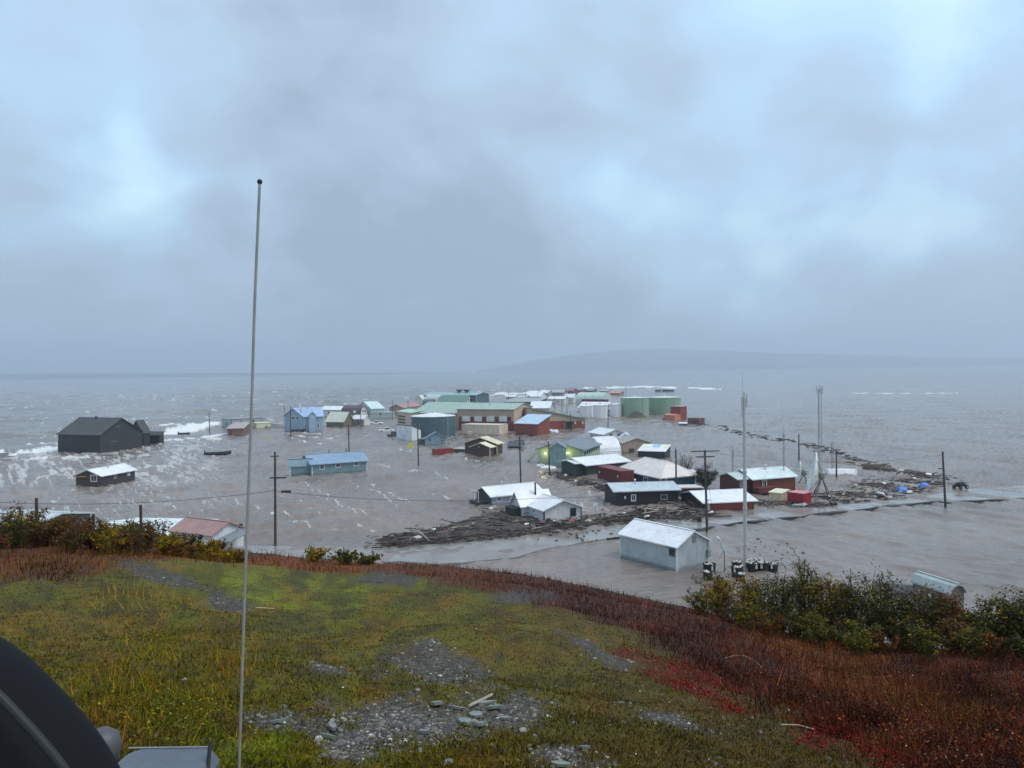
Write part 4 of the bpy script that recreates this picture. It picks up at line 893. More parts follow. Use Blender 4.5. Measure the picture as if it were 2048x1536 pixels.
# east wing: roof falls away to the right
e = Fr((1169, 857), (1064, 861), W=15); za = zat(e.p(e.L, 0, 0), 818.5); zb = zat(e.b, 838)
MB().extrude([e.p(0, 0, -.8), e.p(0, 0, zb), e.p(e.L, 0, za), e.p(e.L, 0, -.8)], e.e2 * e.W).build('east_wing_wall', TANL, t)
a = [e.p(-.9, -.8, zb - .25), e.p(e.L + .1, -.8, za), e.p(e.L + .1, e.W + .5, za), e.p(-.9, e.W + .5, zb - .25)]
MB().hexa(a + [x + UP * .35 for x in a]).build('east_wing_roof', metalroof(88, 112, 104), t)
MB().box(e.p(-.1, -.15, -.8), e.e1 * (e.L * .22), e.e2 * .14, UP * (zb + .2)).build('brick_front', mat('brick_red', alb(126, 56, 48), .8, var=.2, scale=1.5, lines=('Z', .3, .02)), t)
MB().box(e.p(e.L * .4, -.15, -.8), e.e1 * (e.L * .55), e.e2 * .14, UP * 3.7).build('brick_front', _mats['brick_red'], t)
MB().box(e.p(e.L * .23, -.08, -.8), e.e1 * (e.L * .14), e.e2 * .07, UP * (zb + .1)).build('entrance', paint(52, 48, 46), t)
MB().box(e.p(e.L * .2, -2.4, zb - .45), e.e1 * (e.L * .2), e.e2 * 2.3, UP * .2).build('entrance_canopy', metalroof(88, 112, 104), t)
for u in (.21, .39): MB().tube(e.p(e.L * u, -2.3, -.8), e.p(e.L * u, -2.3, zb - .44), .1, .1, 8).build('canopy_post', paint(110, 70, 60), t)
for px in (1150, 1165):
    a0, z0 = e.hit('1', px, 845); MB().box(e.p(a0 - .3, -.2, z0 - .5), e.e1 * .6, e.e2 * .04, UP * 1.0).build('wall_sign', paint(206, 206, 204), t)

f, ze, zr, t = house('brick_annex', 'red building with bright blue sloping metal roof beside the school gable', 'building', (1075, 871), (1031, 869), 1100, eave=848, back=831, shape='mono', wall=siding(118, 54, 46), roof=metalroof(140, 166, 192), over=.45, doors=[('1', 1045, 862, 8, 14, paint(84, 62, 50)), ('1', 1063, 861, 8, 10, paint(106, 50, 46))])
MB().tube(f.p(-.8, f.W * .22, -.5), f.p(-.2, f.W * .12, 2.9), .12, .12, 6).build('buttress_post', wood(150, 92, 74), t)
f, ze, zr, t = house('white_trailer', 'long cream box trailer parked against the school wall', 'trailer', (999, 871), (923, 869), 1016, eave=851, shape='flat', wall=siding(182, 172, 156), roof=metalroof(176, 168, 154), over=.05)

# -- water tank with dark teal shell
def tank(name, label, px, rpx, ybase, ytop, shell, roof, cone=.5, ribs=5, group=None, gauge=True):
    b = gnd(px, ybase); r = rpx * (b[1]) / F; c = b + np.array([b[0], b[1], 0]) / np.linalg.norm(b[:2]) * r
    h = zat(b, ytop)
    t = thing(name, label, 'tank', c, group)
    prof = [(r, -.8)]
    for k in range(ribs):
        z = h * (k + 1) / ribs; prof += [(r, z - .16), (r + .05, z - .14), (r + .05, z - .02), (r, z)]
    MB().lathe(c, prof, 48).build('shell', shell, t, smooth=False)
    MB().lathe(c, [(r + .12, h + .01), (r + .12, h + .12), (r * .55, h + .12 + cone * .45), (.25, h + .12 + cone)], 48).build('roof', roof, t)
    d = -np.array([c[0], c[1], 0]) / np.linalg.norm(c[:2])
    a = math.radians(38); d = np.array([d[0] * math.cos(a) - d[1] * math.sin(a), d[0] * math.sin(a) + d[1] * math.cos(a), 0]); s_ = np.array([-d[1], d[0], 0])
    l = MB()
    for s in (-.25, .25): l.tube(c + d * (r + .25) + s_ * s - UP * .5, c + d * (r + .25) + s_ * s + UP * (h + .9), .04, .04, 6)
    for z in np.arange(.3, h + .8, .45): l.tube(c + d * (r + .25) - s_ * .25 + UP * z, c + d * (r + .25) + s_ * .25 + UP * z, .025, .025, 5)
    l.build('ladder', STEEL, t)
    MB().lathe(c + UP * (h + cone), [(.4, 0), (.4, .4), (.55, .42), (.2, .7)], 12).build('vent', STEEL, t)
    return c, r, h, t
tank('water_tank', 'big dark teal water tank with white cone roof before the school', 867, 45, 874, 834.5, mat('teal_tank', alb(56, 84, 96), .5, var=.14, scale=.5, grime=.35), metalroof(220, 228, 234), cone=1.0, ribs=6)
WT = mat('white_tank', alb(196, 204, 210), .5, var=.1, scale=.4, grime=.35)
GT = mat('green_tank', alb(110, 138, 122), .55, var=.1, scale=.3, grime=.25)
tank('fuel_tank', 'white cylindrical fuel tank nearest the red brick school wing', 1173, 13.5, 834.5, 812.5, WT, WT, .4, 3, 'white fuel tanks')
tank('fuel_tank', 'white cylindrical fuel tank in the middle of the three', 1200.5, 14, 836.5, 811, WT, WT, .4, 3, 'white fuel tanks')
tank('fuel_tank', 'white cylindrical fuel tank next to the big green tank', 1231.5, 12, 833, 809, WT, WT, .4, 3, 'white fuel tanks')
tank('storage_tank', 'big green storage tank with a rusty stain beside the white fuel tanks', 1269.5, 28.5, 833, 796.5, GT, metalroof(160, 178, 176), .5, 2, 'green storage tanks')
c, r, h, t = tank('storage_tank', 'big green storage tank behind the small red tower', 1329, 33.5, 829.5, 796, GT, metalroof(160, 178, 176), .5, 2, 'green storage tanks')
def cowl(px, py, base, label):
    b = gnd(px, base); z1 = zat(b, py); z0 = zat(b, py + 5)
    t = thing('roof_fitting', label, 'vent', (b[0], b[1], z0)); 
    return t
o = MB(); b = gnd(1275, 826)
mound_pts = [(1255, 834), (1262, 826), (1272, 822), (1284, 826), (1294, 835)]
mb = MB(); w_ = [gnd(x, 835.5) for x, _ in mound_pts]; zz = [zat(p, y) for p, (_, y) in zip(w_, mound_pts)]
vs = []
for p, z in zip(w_, zz): vs += [p + np.array([0, -1.2, -.6]), p + np.array([0, .6, max(.1, z)]), p + np.array([0, 2.5, -.6])]
fs = [(3 * i + k, 3 * i + (k + 1) % 3, 3 * (i + 1) + (k + 1) % 3, 3 * (i + 1) + k) for i in range(4) for k in range(3)]
mb.add(vs, fs); tag(mb.build('spoil_heap', mat('spoil', alb(70, 72, 64), .9, var=.3, bump=.6, bscale=3)), 'dark earth heap against the foot of the green storage tank', 'heap')

# -- red tower, floats and boxes right of the tanks
f, ze, zr, t = house('red_tower', 'small red metal tower block beside the green tank', 'tower', (1361, 839.5), (1341, 838.5), W=4, eave=813.5, shape='flat', wall=paint(116, 46, 44), roof=paint(150, 140, 136), over=.12)
f, ze, zr, t = house('pink_tank_shed', 'faded salmon shed at the foot of the red tower', 'shed', (1349, 842), (1328, 841), W=4, eave=831, apex=829, wall=paint(168, 96, 84), roof=paint(172, 110, 98), over=.1)
MB().lathe(f.p(f.L + .05, .5, .2), [(.7, -.3), (.75, .3), (.6, .9), (.15, 1.0)], 14).build('hatch', paint(110, 54, 50), t)
house('brown_box', 'rusty brown steel box awash beyond the red tower', 'box', (1398, 848.5), (1375, 847.5), W=4, eave=837.5, shape='flat', wall=paint(84, 58, 54), roof=paint(96, 74, 70), over=.05)
house('floating_slab', 'flat white slab awash in front of the rusty brown box', 'slab', (1375, 851), (1358, 851), W=6, eave=847.5, shape='flat', wall=paint(60, 62, 66), roof=paint(196, 204, 210), over=.05)

# -- far rows on the spit
f, ze, zr, t = house('teal_warehouse', 'long dark teal warehouse with pale roof edge far along the spit', 'warehouse', (953, 808), (848, 807), 978, eave=790.5, apex=785, wall=siding(58, 84, 96), roof=metalroof(110, 146, 156), over=.5, trim=paint(170, 186, 192), corners='B')
for u in (.30, .44): MB().lathe(f.p(f.L * u, f.W * .5, zr + .6), [(.2, -1.2), (1.3, .2), (2.4, .9), (2.2, 1.2), (.3, 1.3)], 14).build('roof_cowl', paint(56, 66, 74), t)
house('green_roof_shed', 'shed with deep green roof and white gable end before the teal warehouse', 'shed', (933, 809), (877, 809), 944, eave=803, apex=791, wall=siding(186, 192, 188), roof=metalroof(74, 112, 102), over=.4, fm=paint(50, 56, 60), wins=[('2', 937, 800, 1.6, 4), ('2', 940.5, 800, 1.6, 4)])
house('grey_quonset', 'pale grey arched hut left of the green roofed shed', 'hut', (876, 808.5), (848, 808), W=9, eave=806, shape='arch', apex=790, wall=paint(146, 154, 160), roof=metalroof(156, 164, 170))
house('dark_hut', 'dark low round roofed hut in front of the pale grey arched hut', 'hut', (864, 811), (845, 811), W=6, eave=808, shape='arch', apex=798.5, wall=paint(74, 82, 86), roof=metalroof(78, 86, 92))
house('white_peak_house', 'tiny white steep roofed house at the left end of the far row', 'house', (846, 808), (830, 808), W=7, eave=800, apex=791, axis='v', wall=siding(176, 182, 186), roof=metalroof(170, 178, 184), over=.4)
f, ze, zr, t = house('flat_grey_building', 'wide low building with dull grey roof behind the school ridge', 'building', (1076, 809), (1008, 809), W=22, eave=804, back=796, shape='mono', wall=paint(52, 56, 62), roof=metalroof(126, 132, 140), over=.4)
house('white_hall', 'white roofed hall peeping over the school gable', 'hall', (1099, 824), (1060, 824), W=11, eave=816, apex=803, wall=siding(150, 158, 166), roof=metalroof(186, 198, 206), over=.4)
FAR = [('white flat roofed house with dark eaves on the far spit', 'house', (1081, 797), (1053, 797), 14, 793, 784, 'gable', (176, 184, 190), (196, 202, 208)),
       ('small white hip roofed house beyond the far poles', 'house', (1096, 791), (1080, 791), 10, 786, 780.5, 'gable', (120, 130, 138), (190, 196, 202)),
       ('grey long roofed house near the tip of the spit', 'house', (1126, 790), (1102, 790), 12, 785, 780, 'gable', (110, 118, 126), (134, 142, 150)),
       ('white boxy house between far power poles', 'house', (1129, 808), (1096, 808), 10, 798, 793, 'gable', (168, 178, 186), (176, 184, 192)),
       ('white two storey house with pale roof on the spit', 'house', (1147, 806), (1129, 806), 9, 795, 788, 'gable', (178, 186, 192), (168, 180, 190)),
       ('burgundy house far out on the spit', 'house', (1146, 788), (1127, 788), 12, 782, 777, 'gable', (104, 62, 78), (110, 72, 88)),
       ('brown low house beside the far burgundy house', 'house', (1164, 786), (1148, 786), 12, 781, 778, 'gable', (96, 70, 72), (104, 80, 82)),
       ('olive shack half sunk at the spit tip', 'shack', (1186, 785), (1170, 785), 10, 781, 778, 'gable', (84, 96, 88), (110, 124, 112)),
       ('brown roofed shack behind the green tank', 'shack', (1240, 790), (1217, 790), 12, 786.5, 782, 'gable', (120, 100, 96), (150, 112, 100)),
       ('pale shack behind the brown roofed one at the surf line', 'shack', (1216, 786), (1200, 786), 10, 782.5, 780, 'gable', (110, 116, 116), (130, 138, 138)),
       ('dark plank barge adrift near the surf line', 'barge', (1346, 783), (1324, 783), 5, 779.5, 779, 'flat', (66, 70, 76), (84, 88, 94)),
       ('short dark plank barge adrift near the surf line', 'barge', (1320, 783), (1310, 783), 4, 779.8, 779, 'flat', (70, 72, 78), (88, 90, 96)),
       ('grey tarp covered boat shed near the far white houses', 'shed', (1052, 799), (1034, 799), 9, 795, 791, 'gable', (120, 124, 130), (150, 154, 160)),
       ('white panelled shed beside the far surf', 'shed', (1030, 797), (1012, 797), 9, 793.5, 790, 'gable', (150, 156, 160), (186, 190, 192))]
for lb, cat, B, A, W, ev, ap, shp, wc, rc in FAR:
    house('far_' + cat, lb, cat, B, A, W=W, eave=ev, apex=ap, shape=shp, wall=paint(*wc), roof=metalroof(*rc), over=.4, group='buildings on the far spit', bars=False,
          wins=[('1', A[0] + (B[0] - A[0]) * k, (ev + B[1]) / 2, 1.5, max(1.6, (B[1] - ev) * .38), paint(50, 56, 62)) for k in (.25, .6)] if shp == 'gable' and B[1] - ev > 4.5 else [])
f, ze, zr, t = house('tank_shed', 'pale green half-round hangar roof with burgundy side wall behind the white tanks', 'hangar', (1205, 808), (1151, 807), W=11, eave=803, shape='arch', apex=785.5, wall=paint(150, 168, 170), roof=metalroof(152, 174, 172))
MB().box(f.p(-4.2, -1.2, -.5), f.e1 * (f.L * .95), f.e2 * .9, UP * 3.2).build('side_wall', paint(84, 40, 56), t)
house('white_store', 'long white roofed store with dark gable directly behind the white fuel tanks', 'store', (1212, 826), (1157, 825), W=10, eave=816, apex=804.5, wall=siding(168, 178, 186), roof=metalroof(192, 204, 208), over=.4)

# -- left foot of the bluff
f, ze, zr, t = house('red_roof_house', 'white house with weathered red-brown roof and side porch below the bluff', 'house', (424, 1112), (345, 1100), 487, eave=1071, apex=1046, wall=siding(206, 212, 218), gable=siding(216, 222, 226), roof=metalroof(132, 100, 98), trim=None, over=.35, doors=[('2', 449, 1098, 10, 20, paint(180, 186, 190))])
_z = ze * .72
a = [f.p(-1.7, f.W * .05, _z - .35), f.p(-1.7, f.W * .8, _z + .3), f.p(-.04, f.W * .8, _z + .55), f.p(-.04, f.W * .05, _z - .1)]
MB().hexa(a + [x + UP * .1 for x in a]).build('porch_roof', paint(96, 110, 120), t)
for v in (.1, .75): MB().tube(f.p(-1.6, f.W * v, -.5), f.p(-1.6, f.W * v, _z + (-.33 if v < .4 else .24)), .06, .06, 6).build('porch_post', paint(90, 104, 112), t)
MB().box(f.p(-.3, f.W * .86, ze + .2), f.e1 * .28, f.e2 * .3, UP * .4).build('wall_lamp', BLACK, t)
house('pale_roof_house', 'house with long pale blue-white metal roof behind the bluff shrubs', 'house', (345, 1104), (178, 1100), W=9, eave=1072, apex=1048, wall=siding(170, 180, 188), roof=metalroof(176, 188, 196), over=.4)
house('grey_roof_house', 'dark gabled house with grey roof behind the leafless shrubs on the bluff edge', 'house', (56, 1106), (-70, 1098), W=9, eave=1056, apex=1028, wall=siding(92, 92, 90), roof=metalroof(150, 164, 172), over=.4)
# -- small barn roofed shed below the shrubs at the right
f, ze, zr, t = house('garden_shed', 'small wooden shed with pale gambrel roof and white mesh openings below the bluff shrubs', 'shed', (1899, 1226), (1826, 1200), 1928, eave=1186, apex=1170, shape='gambrel', wall=wood(92, 84, 80), roof=metalroof(132, 146, 152), over=.2, fm=wood(70, 64, 60), wins=[('1', 1840, 1182, 9, 10), ('1', 1860, 1191, 12, 14), ('1', 1882, 1200, 12, 14)])
for px, py in ((1840, 1182), (1860, 1191), (1882, 1200)):
    a0, z0 = f.hit('1', px, py); MB().box(f.p(a0 - .18, -.06, z0 - .22), f.e1 * .36, f.e2 * .02, UP * .44).build('mesh_panel', paint(206, 210, 210), t)

# ------------------------------------------------------------------ poles, wires, masts
POLES = {}
def pole(label, px, ytop, ybase, topx=None, arms=(), can=None, group='utility poles', name='utility_pole', r=.16, key=None, insul=True):
    b = gnd(px, ybase); h = zat(b, ytop)
    t = thing(name, label, 'pole', b, group)
    tx = (topx - px) * b[1] / F if topx is not None else 0.0
    top = b + np.array([tx, 0, h])
    MB().tube(b - UP * .9, top, r, r * .72, 10).build('shaft', POLE, t)
    ax = lambda z: b + (top - b) * (z / h)
    for (ay, hw, tilt) in arms:
        z = zat(b, ay); c = ax(z) + np.array([0, -.17, 0])
        d = np.array([math.cos(tilt), math.sin(tilt), 0])
        am = MB().box(c - d * hw - UP * .07 - np.array([0, .06, 0]), d * 2 * hw, np.array([0, .12, 0]), UP * .14).build('crossarm', wood(82, 70, 66), t)
        if insul:
            for s in (-.92, -.4, .4, .92): MB().tube(c + d * hw * s + UP * .07, c + d * hw * s + UP * .26, .05, .035, 7).build('insulator', paint(170, 170, 172), am)
        for s in (-1, 1): MB().tube(c + d * hw * .5 * s, ax(z - hw * .5) + np.array([0, -.14, 0]), .02, .02, 5).build('brace', STEEL, am)
    if can:
        for cy_ in ([can] if not isinstance(can, (list, tuple)) else can):
            z = zat(b, cy_); c = ax(z) + np.array([.42, -.12, 0])
            cn = MB().lathe(c, [(.24, -.45), (.26, -.4), (.26, .38), (.2, .45), (.08, .5)], 12).build('transformer', paint(110, 116, 122), t)
            MB().tube(c + UP * .45, c + UP * .68, .05, .03, 6).build('bushing', paint(90, 70, 64), cn)
    POLES[key or label] = (b, top, h, ax)
    return t
pole('dark pole with short arm nearest the red roofed house below the bluff', 550.5, 904, 1091, 553.5, arms=[(912, .5, .3)], can=None, key='near')
t = bpy.data.objects['utility_pole']; b, top, h, ax = POLES['near']
z = zat(b, 955); c = ax(z); MB().box(c + np.array([-.55, -.3, -.09]), np.array([1.9, 0, 0]), np.array([0, .22, 0]), UP * .16).build('street_lamp_arm', paint(46, 46, 50), t)
z = zat(b, 983); c = ax(z); MB().box(c + np.array([.75, -.2, -.14]), np.array([1.1, 0, 0]), np.array([0, .25, 0]), UP * .26).build('splice_box', paint(44, 44, 48), t)
pole('pole with street light and transformers rising behind the pale blue house roof', 1042.5, 873, 992, 1040.5, arms=[(880, .8, .2)], can=[897], key='mid')
pole('slim dark pole in front of the green hall entrance', 1099.5, 884, 949, 1098, key='hall')
pole('pole with grey transformers beside the white fuel tanks', 1216, 808, 856, 1217, arms=[(812, 1.0, 0)], can=[822, 830], key='tankpole')
pole('pole standing in front of the blue hip roofed house', 1352.5, 898, 982, 1352.5, key='hip')
pole('tall pole with double brown crossarms beside the pale grey-blue house', 1414.5, 900, 1065, 1411, arms=[(902, 1.75, .05), (913, 1.15, .05)], key='tall')
pole('plain pole behind the smaller satellite dish', 1598, 868, 926, 1598, key='p1598')
pole('short plain pole by the overturned white hull', 1673, 903, 955, 1673, key='p1673')
pole('leaning pole with a small lamp standing by the flooded road bend', 1891.5, 903, 1013, 1885.5, key='lean', r=.17)
b, top, h, ax = POLES['lean']; c = ax(zat(b, 937)); MB().box(c + np.array([-.75, -.05, -.06]), np.array([.7, 0, 0]), np.array([0, .12, 0]), UP * .12).build('lamp_head', paint(60, 62, 66), bpy.data.objects['utility_pole.008'])
pole('pole in the foam near the small brown shed', 419.5, 823, 868, 419, key='p419', r=.15)
pole('pole standing in front of the two storey blue house', 581, 813, 874, 582, key='p582', r=.15)
pole('thin pole behind the two storey blue house corner', 570, 812, 846, 570, key='p570', r=.13)
pole('pole behind the long sea-blue house ridge', 699, 850, 930, 698, arms=[(868, .5, .2)], key='p699', r=.15)
pole('pole in front of the low white house by the gambrel roof', 722, 818, 855, 721.5, key='p722', r=.13)
pole('pole with white crossarm in front of the dark water tank', 837, 847, 932, 836.5, arms=[(851, 1.1, .1)], key='p837', r=.15)
pole('pole before the tan gabled building', 785.5, 800, 838, 785.5, key='p785', r=.14)
pole('pole rising through the dusty red roof', 816.5, 800, 836, 816.5, key='p816', r=.14, arms=[(804, .7, 0)])
for x, y0, y1, lb in ((1017, 776, 802, 'pole at the left end of the wide low dull grey roof'), (1051, 772, 800, 'pole left of the white flat roofed far house'), (1076, 773, 800, 'tallest far pole beside the white flat roofed house'), (1096, 776, 808, 'pole at the corner of the white boxy far house'), (1110, 787, 822, 'pole in front of the white boxy far house'),
                      (1124, 799, 826, 'short pole before the white two storey far house'), (1252, 773, 800, 'lone pole behind the big green storage tank'), (1134, 790, 828, 'pole next to the dark gable of the white roofed store'), (962, 782, 800, 'pole behind the dark teal warehouse gable'), (1141, 825, 864, 'thin pole in front of the school entrance canopy')):
    pole(lb, x, y0, y1, x, group='far poles on the spit', r=.13, name='power_pole')

def wire(label, pts, sag, r=.018, name='power_cable'):
    mb = MB()
    for a, b in zip(pts[:-1], pts[1:]):
        a = np.asarray(a, float); b = np.asarray(b, float); n = 18
        q = [a + (b - a) * i / n - UP * (sag * 4 * (i / n) * (1 - i / n)) for i in range(n + 1)]
        mb.path(q, r, 5)
    return tag(mb.build(name, mat('cable', (.02, .02, .022), .6, var=.1)), label, 'cable', 'overhead cables')
P = lambda k, py: POLES[k][3](zat(POLES[k][0], py))
wire('overhead cable running from the near pole to the left edge across the foam', [P('near', 981), at_depth(-60, 1001, 86)], .9, .026)
wire('overhead cable from the near pole towards the pole behind the pale blue house', [P('near', 983), at_depth(1086, 996, 98), at_depth(1352, 965, 120)], .7, .026)
wire('upper cable strung from the brown crossarm pole to the leaning pole', [P('tall', 903), P('lean', 909)], 1.2, .014)
wire('cable strung from the brown crossarm pole to the pole by the hip roof', [P('tall', 914), P('hip', 902)], .5, .016)
wire('cable from the hip roof pole across to the pole with transformers', [P('hip', 903), P('mid', 882)], .7, .016)
wire('guy wire slanting down from the brown crossarm pole', [P('tall', 925), gnd(1432, 1066)], 0.02, .014)

# monopole
b = gnd(1491, 1141); h = zat(b, 796); t = thing('cell_tower', 'tall slim grey steel monopole with whip antenna rising beside the black tubs', 'tower', b)
MB().tube(b - UP * .5, b + UP * h, .19, .15, 14).build('mast', STEEL, t)
MB().tube(b + UP * h + np.array([-.1, 0, -1.5]), b + UP * zat(b, 742) + np.array([-.17, 0, 0]), .035, .02, 8).build('whip_antenna', STEEL, t)
for s, z0, z1 in ((-.26, 1.9, .2), (.22, .9, -.1), (-.02, .4, -.3)): MB().tube(b + np.array([s, -.1, h - z0]), b + np.array([s, -.1, h - z1 + .3]), .07, .07, 8).build('antenna_panel', paint(150, 156, 160), t)
for z in np.arange(2.5, h - 1, 3.6): MB().tube(b + UP * z, b + UP * (z + .12), .24, .24, 14).build('flange', STEEL, t)
MB().box(b + np.array([-.6, -.6, -.5]), np.array([1.2, 0, 0]), np.array([0, 1.2, 0]), UP * .8).build('footing', paint(120, 118, 114), t)
# lattice towers
def lattice(label, px, ybase, ytop, w, seg, whip=None, name='lattice_tower', r=.022):
    STEEL = paint(96, 102, 110)
    b = gnd(px, ybase); h = zat(b, ytop); t = thing(name, label, 'tower', b, 'lattice towers')
    off = [np.array([math.cos(a) * w, math.sin(a) * w, 0]) for a in (math.pi / 2, math.pi * 7 / 6, -math.pi / 6)]
    for o in off: MB().tube(b + o - UP * .5, b + o + UP * h, r, r, 6).build('leg', STEEL, t)
    n = int(h / seg); k = MB()
    for i in range(n):
        z0 = h * i / n; z1 = h * (i + 1) / n
        for j in range(3): k.tube(b + off[j] + UP * z0, b + off[(j + 1) % 3] + UP * z1, r * .55, r * .55, 4); k.tube(b + off[j] + UP * z1, b + off[(j + 1) % 3] + UP * z1, r * .55, r * .55, 4)
    k.build('lacing', STEEL, t)
    if whip: MB().tube(b + UP * (h - .5), b + UP * (h + whip), .025, .015, 6).build('whip_antenna', STEEL, t)
    return b, h, t
b, h, t = lattice('tall three legged lattice tower behind the big satellite dish', 1640, 946, 778, .36, .8, 1.2, r=.032)
for s in (-.5, .1, .5): MB().tube(b + np.array([s, -.1, h - .9]), b + np.array([s, -.1, h + .5]), .06, .06, 7).build('antenna', paint(120, 126, 132), t)
lattice('thin ladder-like antenna mast standing behind the dark red house porch', 1466, 972, 900, .16, .45, .6)
lattice('thin ladder-like antenna mast standing over the grey roof of the dark red house', 1568, 978, 868, .17, .45, 1.5)
lattice('short lattice mast beside the overturned white hull', 1665, 950, 884, .22, .5, 1.6)

# satellite dishes
def dish(label, hub_px, base_px, dirv, r, depth, yfwd, feed=True, legs=4, spread=1.4):
    b = gnd(*base_px); hub = at_depth(hub_px[0], hub_px[1], b[1]); dirv = np.asarray(dirv, float); dirv /= np.linalg.norm(dirv)
    t = thing('satellite_dish', label, 'satellite dish', b, 'satellite dishes')
    a = np.cross(dirv, UP); a /= np.linalg.norm(a); c = np.cross(a, dirv)
    m = paint(178, 188, 192)
    vs = []; fs = []; n = 40; R = 10
    for k in range(R + 1):
        q = k / R
        for i in range(n):
            th = 2 * math.pi * i / n; vs.append(hub + a * (r * q * math.cos(th)) + c * (r * q * math.sin(th)) + dirv * (depth * q * q))
    for k in range(R):
        for i in range(n): fs.append((k * n + i, k * n + (i + 1) % n, (k + 1) * n + (i + 1) % n, (k + 1) * n + i))
    m0 = len(vs); back = [np.asarray(v) - dirv * .08 for v in vs]
    vs = vs + back; fs = fs + [tuple(i + m0 for i in f[::-1]) for f in fs] + [(R * n + i, R * n + (i + 1) % n, m0 + R * n + (i + 1) % n, m0 + R * n + i) for i in range(n)]
    o = MB().add(vs, fs).build('reflector', m, t, recalc=False)
    rim = MB(); pts = [hub + a * (r * math.cos(x)) + c * (r * math.sin(x)) + dirv * depth for x in np.linspace(0, 2 * math.pi, 41)]
    rim.path(pts, .07, 6).build('rim', paint(196, 204, 208), o)
    rb = MB()
    for i in range(8):
        x = 2 * math.pi * i / 8; q = [hub + a * (r * k * math.cos(x)) + c * (r * k * math.sin(x)) + dirv * (depth * k * k - .12) for k in np.linspace(.1, .96, 7)]; rb.path(q, .05, 5)
    rb.build('back_rib', STEEL, o)
    if feed:
        fp = hub + dirv * (r * .8); fe = MB()
        MB().tube(fp, fp + dirv * .5, .18, .14, 10).build('feed_horn', paint(150, 156, 160), t)
        for x in (.5, 2.6, 4.7): MB().tube(hub + a * (r * .9 * math.cos(x)) + c * (r * .9 * math.sin(x)) + dirv * depth * .81, fp, .035, .035, 5).build('feed_strut', STEEL, t)
    bk = hub - dirv * .7
    MB().lathe(bk - UP * .5, [(.45, 0), (.5, .2), (.5, .8), (.3, 1.0)], 12).build('mount', paint(108, 114, 118), t)
    for i in range(legs):
        x = 2 * math.pi * i / legs + .6; foot = np.array([bk[0] + math.cos(x) * spread, bk[1] + math.sin(x) * spread, -.4])
        MB().tube(foot, bk - UP * .3, .09, .09, 7).build('leg', paint(92, 98, 102), t)
    MB().tube(bk + a * .2 - UP * .2, hub + c * (-r * .75) + dirv * (depth * .5 - .1), .06, .06, 6).build('strut', paint(92, 98, 102), t)
    MB().tube(bk - a * .2 + UP * .2, hub + c * (r * .6) + dirv * (depth * .3 - .1), .06, .06, 6).build('strut', paint(92, 98, 102), t)
    return t
dish('largest white satellite dish on a steel tripod turned away over the debris line', (1634, 948), (1655, 996), (-.93, .26, .2), 3.15, .8, 0, legs=4, spread=1.9)
dish('smaller tilted satellite dish half behind the grey roof of the dark red house', (1600, 943), (1602, 966), (-.93, .12, .2), 1.75, .42, 0, legs=3, spread=1.1)
# small dish on a post beside the near house
b = gnd(1449, 1141); t = thing('receiver_dish', 'small white dish arm on a thin post next to the pale grey-blue house', 'satellite dish', b)
h = zat(b, 1098); MB().tube(b - UP * .5, b + UP * h, .045, .045, 8).build('post', paint(70, 72, 76), t)
q = [b + np.array([(x - 1449) * b[1] / F, 0, zat(b, y)]) for x, y in ((1436, 1075), (1439, 1080), (1442, 1088), (1445, 1096), (1448, 1102))]
mb = MB()
for p0, p1 in zip(q[:-1], q[1:]):
    ex = np.array([0, .9, 0]); mb.hexa([p0 - ex / 2, p0 + ex / 2, p1 + ex / 2, p1 - ex / 2, p0 - ex / 2 + np.array([.09, 0, .05]), p0 + ex / 2 + np.array([.09, 0, .05]), p1 + ex / 2 + np.array([.09, 0, .05]), p1 - ex / 2 + np.array([.09, 0, .05])])
mb.build('reflector', paint(214, 220, 224), t)
mb = MB(); mb.path([b + UP * h, b + UP * (h - .7) + np.array([-.35, 0, 0]), b + UP * (h - 1.0) + np.array([-.5, 0, 0])], .03, 6); mb.build('feed_arm', STEEL, t)

# ------------------------------------------------------------------ containers, boats, vehicles, signs
def container(label, B, A, W, top, m, roofm=None, tilt=0.0, name='shipping_container', cat='container'):
    f = Fr(B, A, W=W); h = zat(f.b, top); t = thing(name, label, cat, f.c())
    body = MB().box(f.p(0, 0, -.5), f.e1 * f.L, f.e2 * f.W, UP * (h + .5)); body.build('body', m, t)
    k = MB()
    for u in np.arange(.25, f.L - .2, .38): k.box(f.p(u, -.05, -.4), f.e1 * .18, f.e2 * .049, UP * (h + .3))
    for v in np.arange(.2, f.W - .15, .38): k.box(f.p(-.05, v, -.4), f.e1 * .049, f.e2 * .18, UP * (h + .3))
    k.build('corrugation', m, t)
    fr = MB()
    for z in (-.45, h - .12):
        fr.box(f.p(-.07, -.07, z), f.e1 * (f.L + .14), f.e2 * .06, UP * .14); fr.box(f.p(-.07, -.07, z), f.e1 * .06, f.e2 * (f.W + .14), UP * .14)
    for u in (-.07, f.L): fr.box(f.p(u, -.075, -.45), f.e1 * .07, f.e2 * .07, UP * (h + .47))
    fr.build('frame', m, t)
    MB().box(f.p(-.03, -.03, h + .01), f.e1 * (f.L + .06), f.e2 * (f.W + .06), UP * .05).build('top', roofm or m, t)
    return f, h, t
f, h, t = container('dark red shipping container wedged between the green cabin and the blue hip roofed house', (1242, 970), (1196, 958), 2.6, 943, paint(92, 34, 40), paint(104, 44, 48))
for u in (.1, .9): 
    _q = f.p(f.L * u, -.09, h * .5); MB().box(_q, f.e1 * .3, f.e2 * .03, UP * .4).build('placard', paint(190, 186, 180), t)
MB().box(f.p(f.L * .1, -.5, -.05), f.e1 * f.L * .9, f.e2 * .25, UP * .12).build('base_beam', wood(150, 134, 120), t)
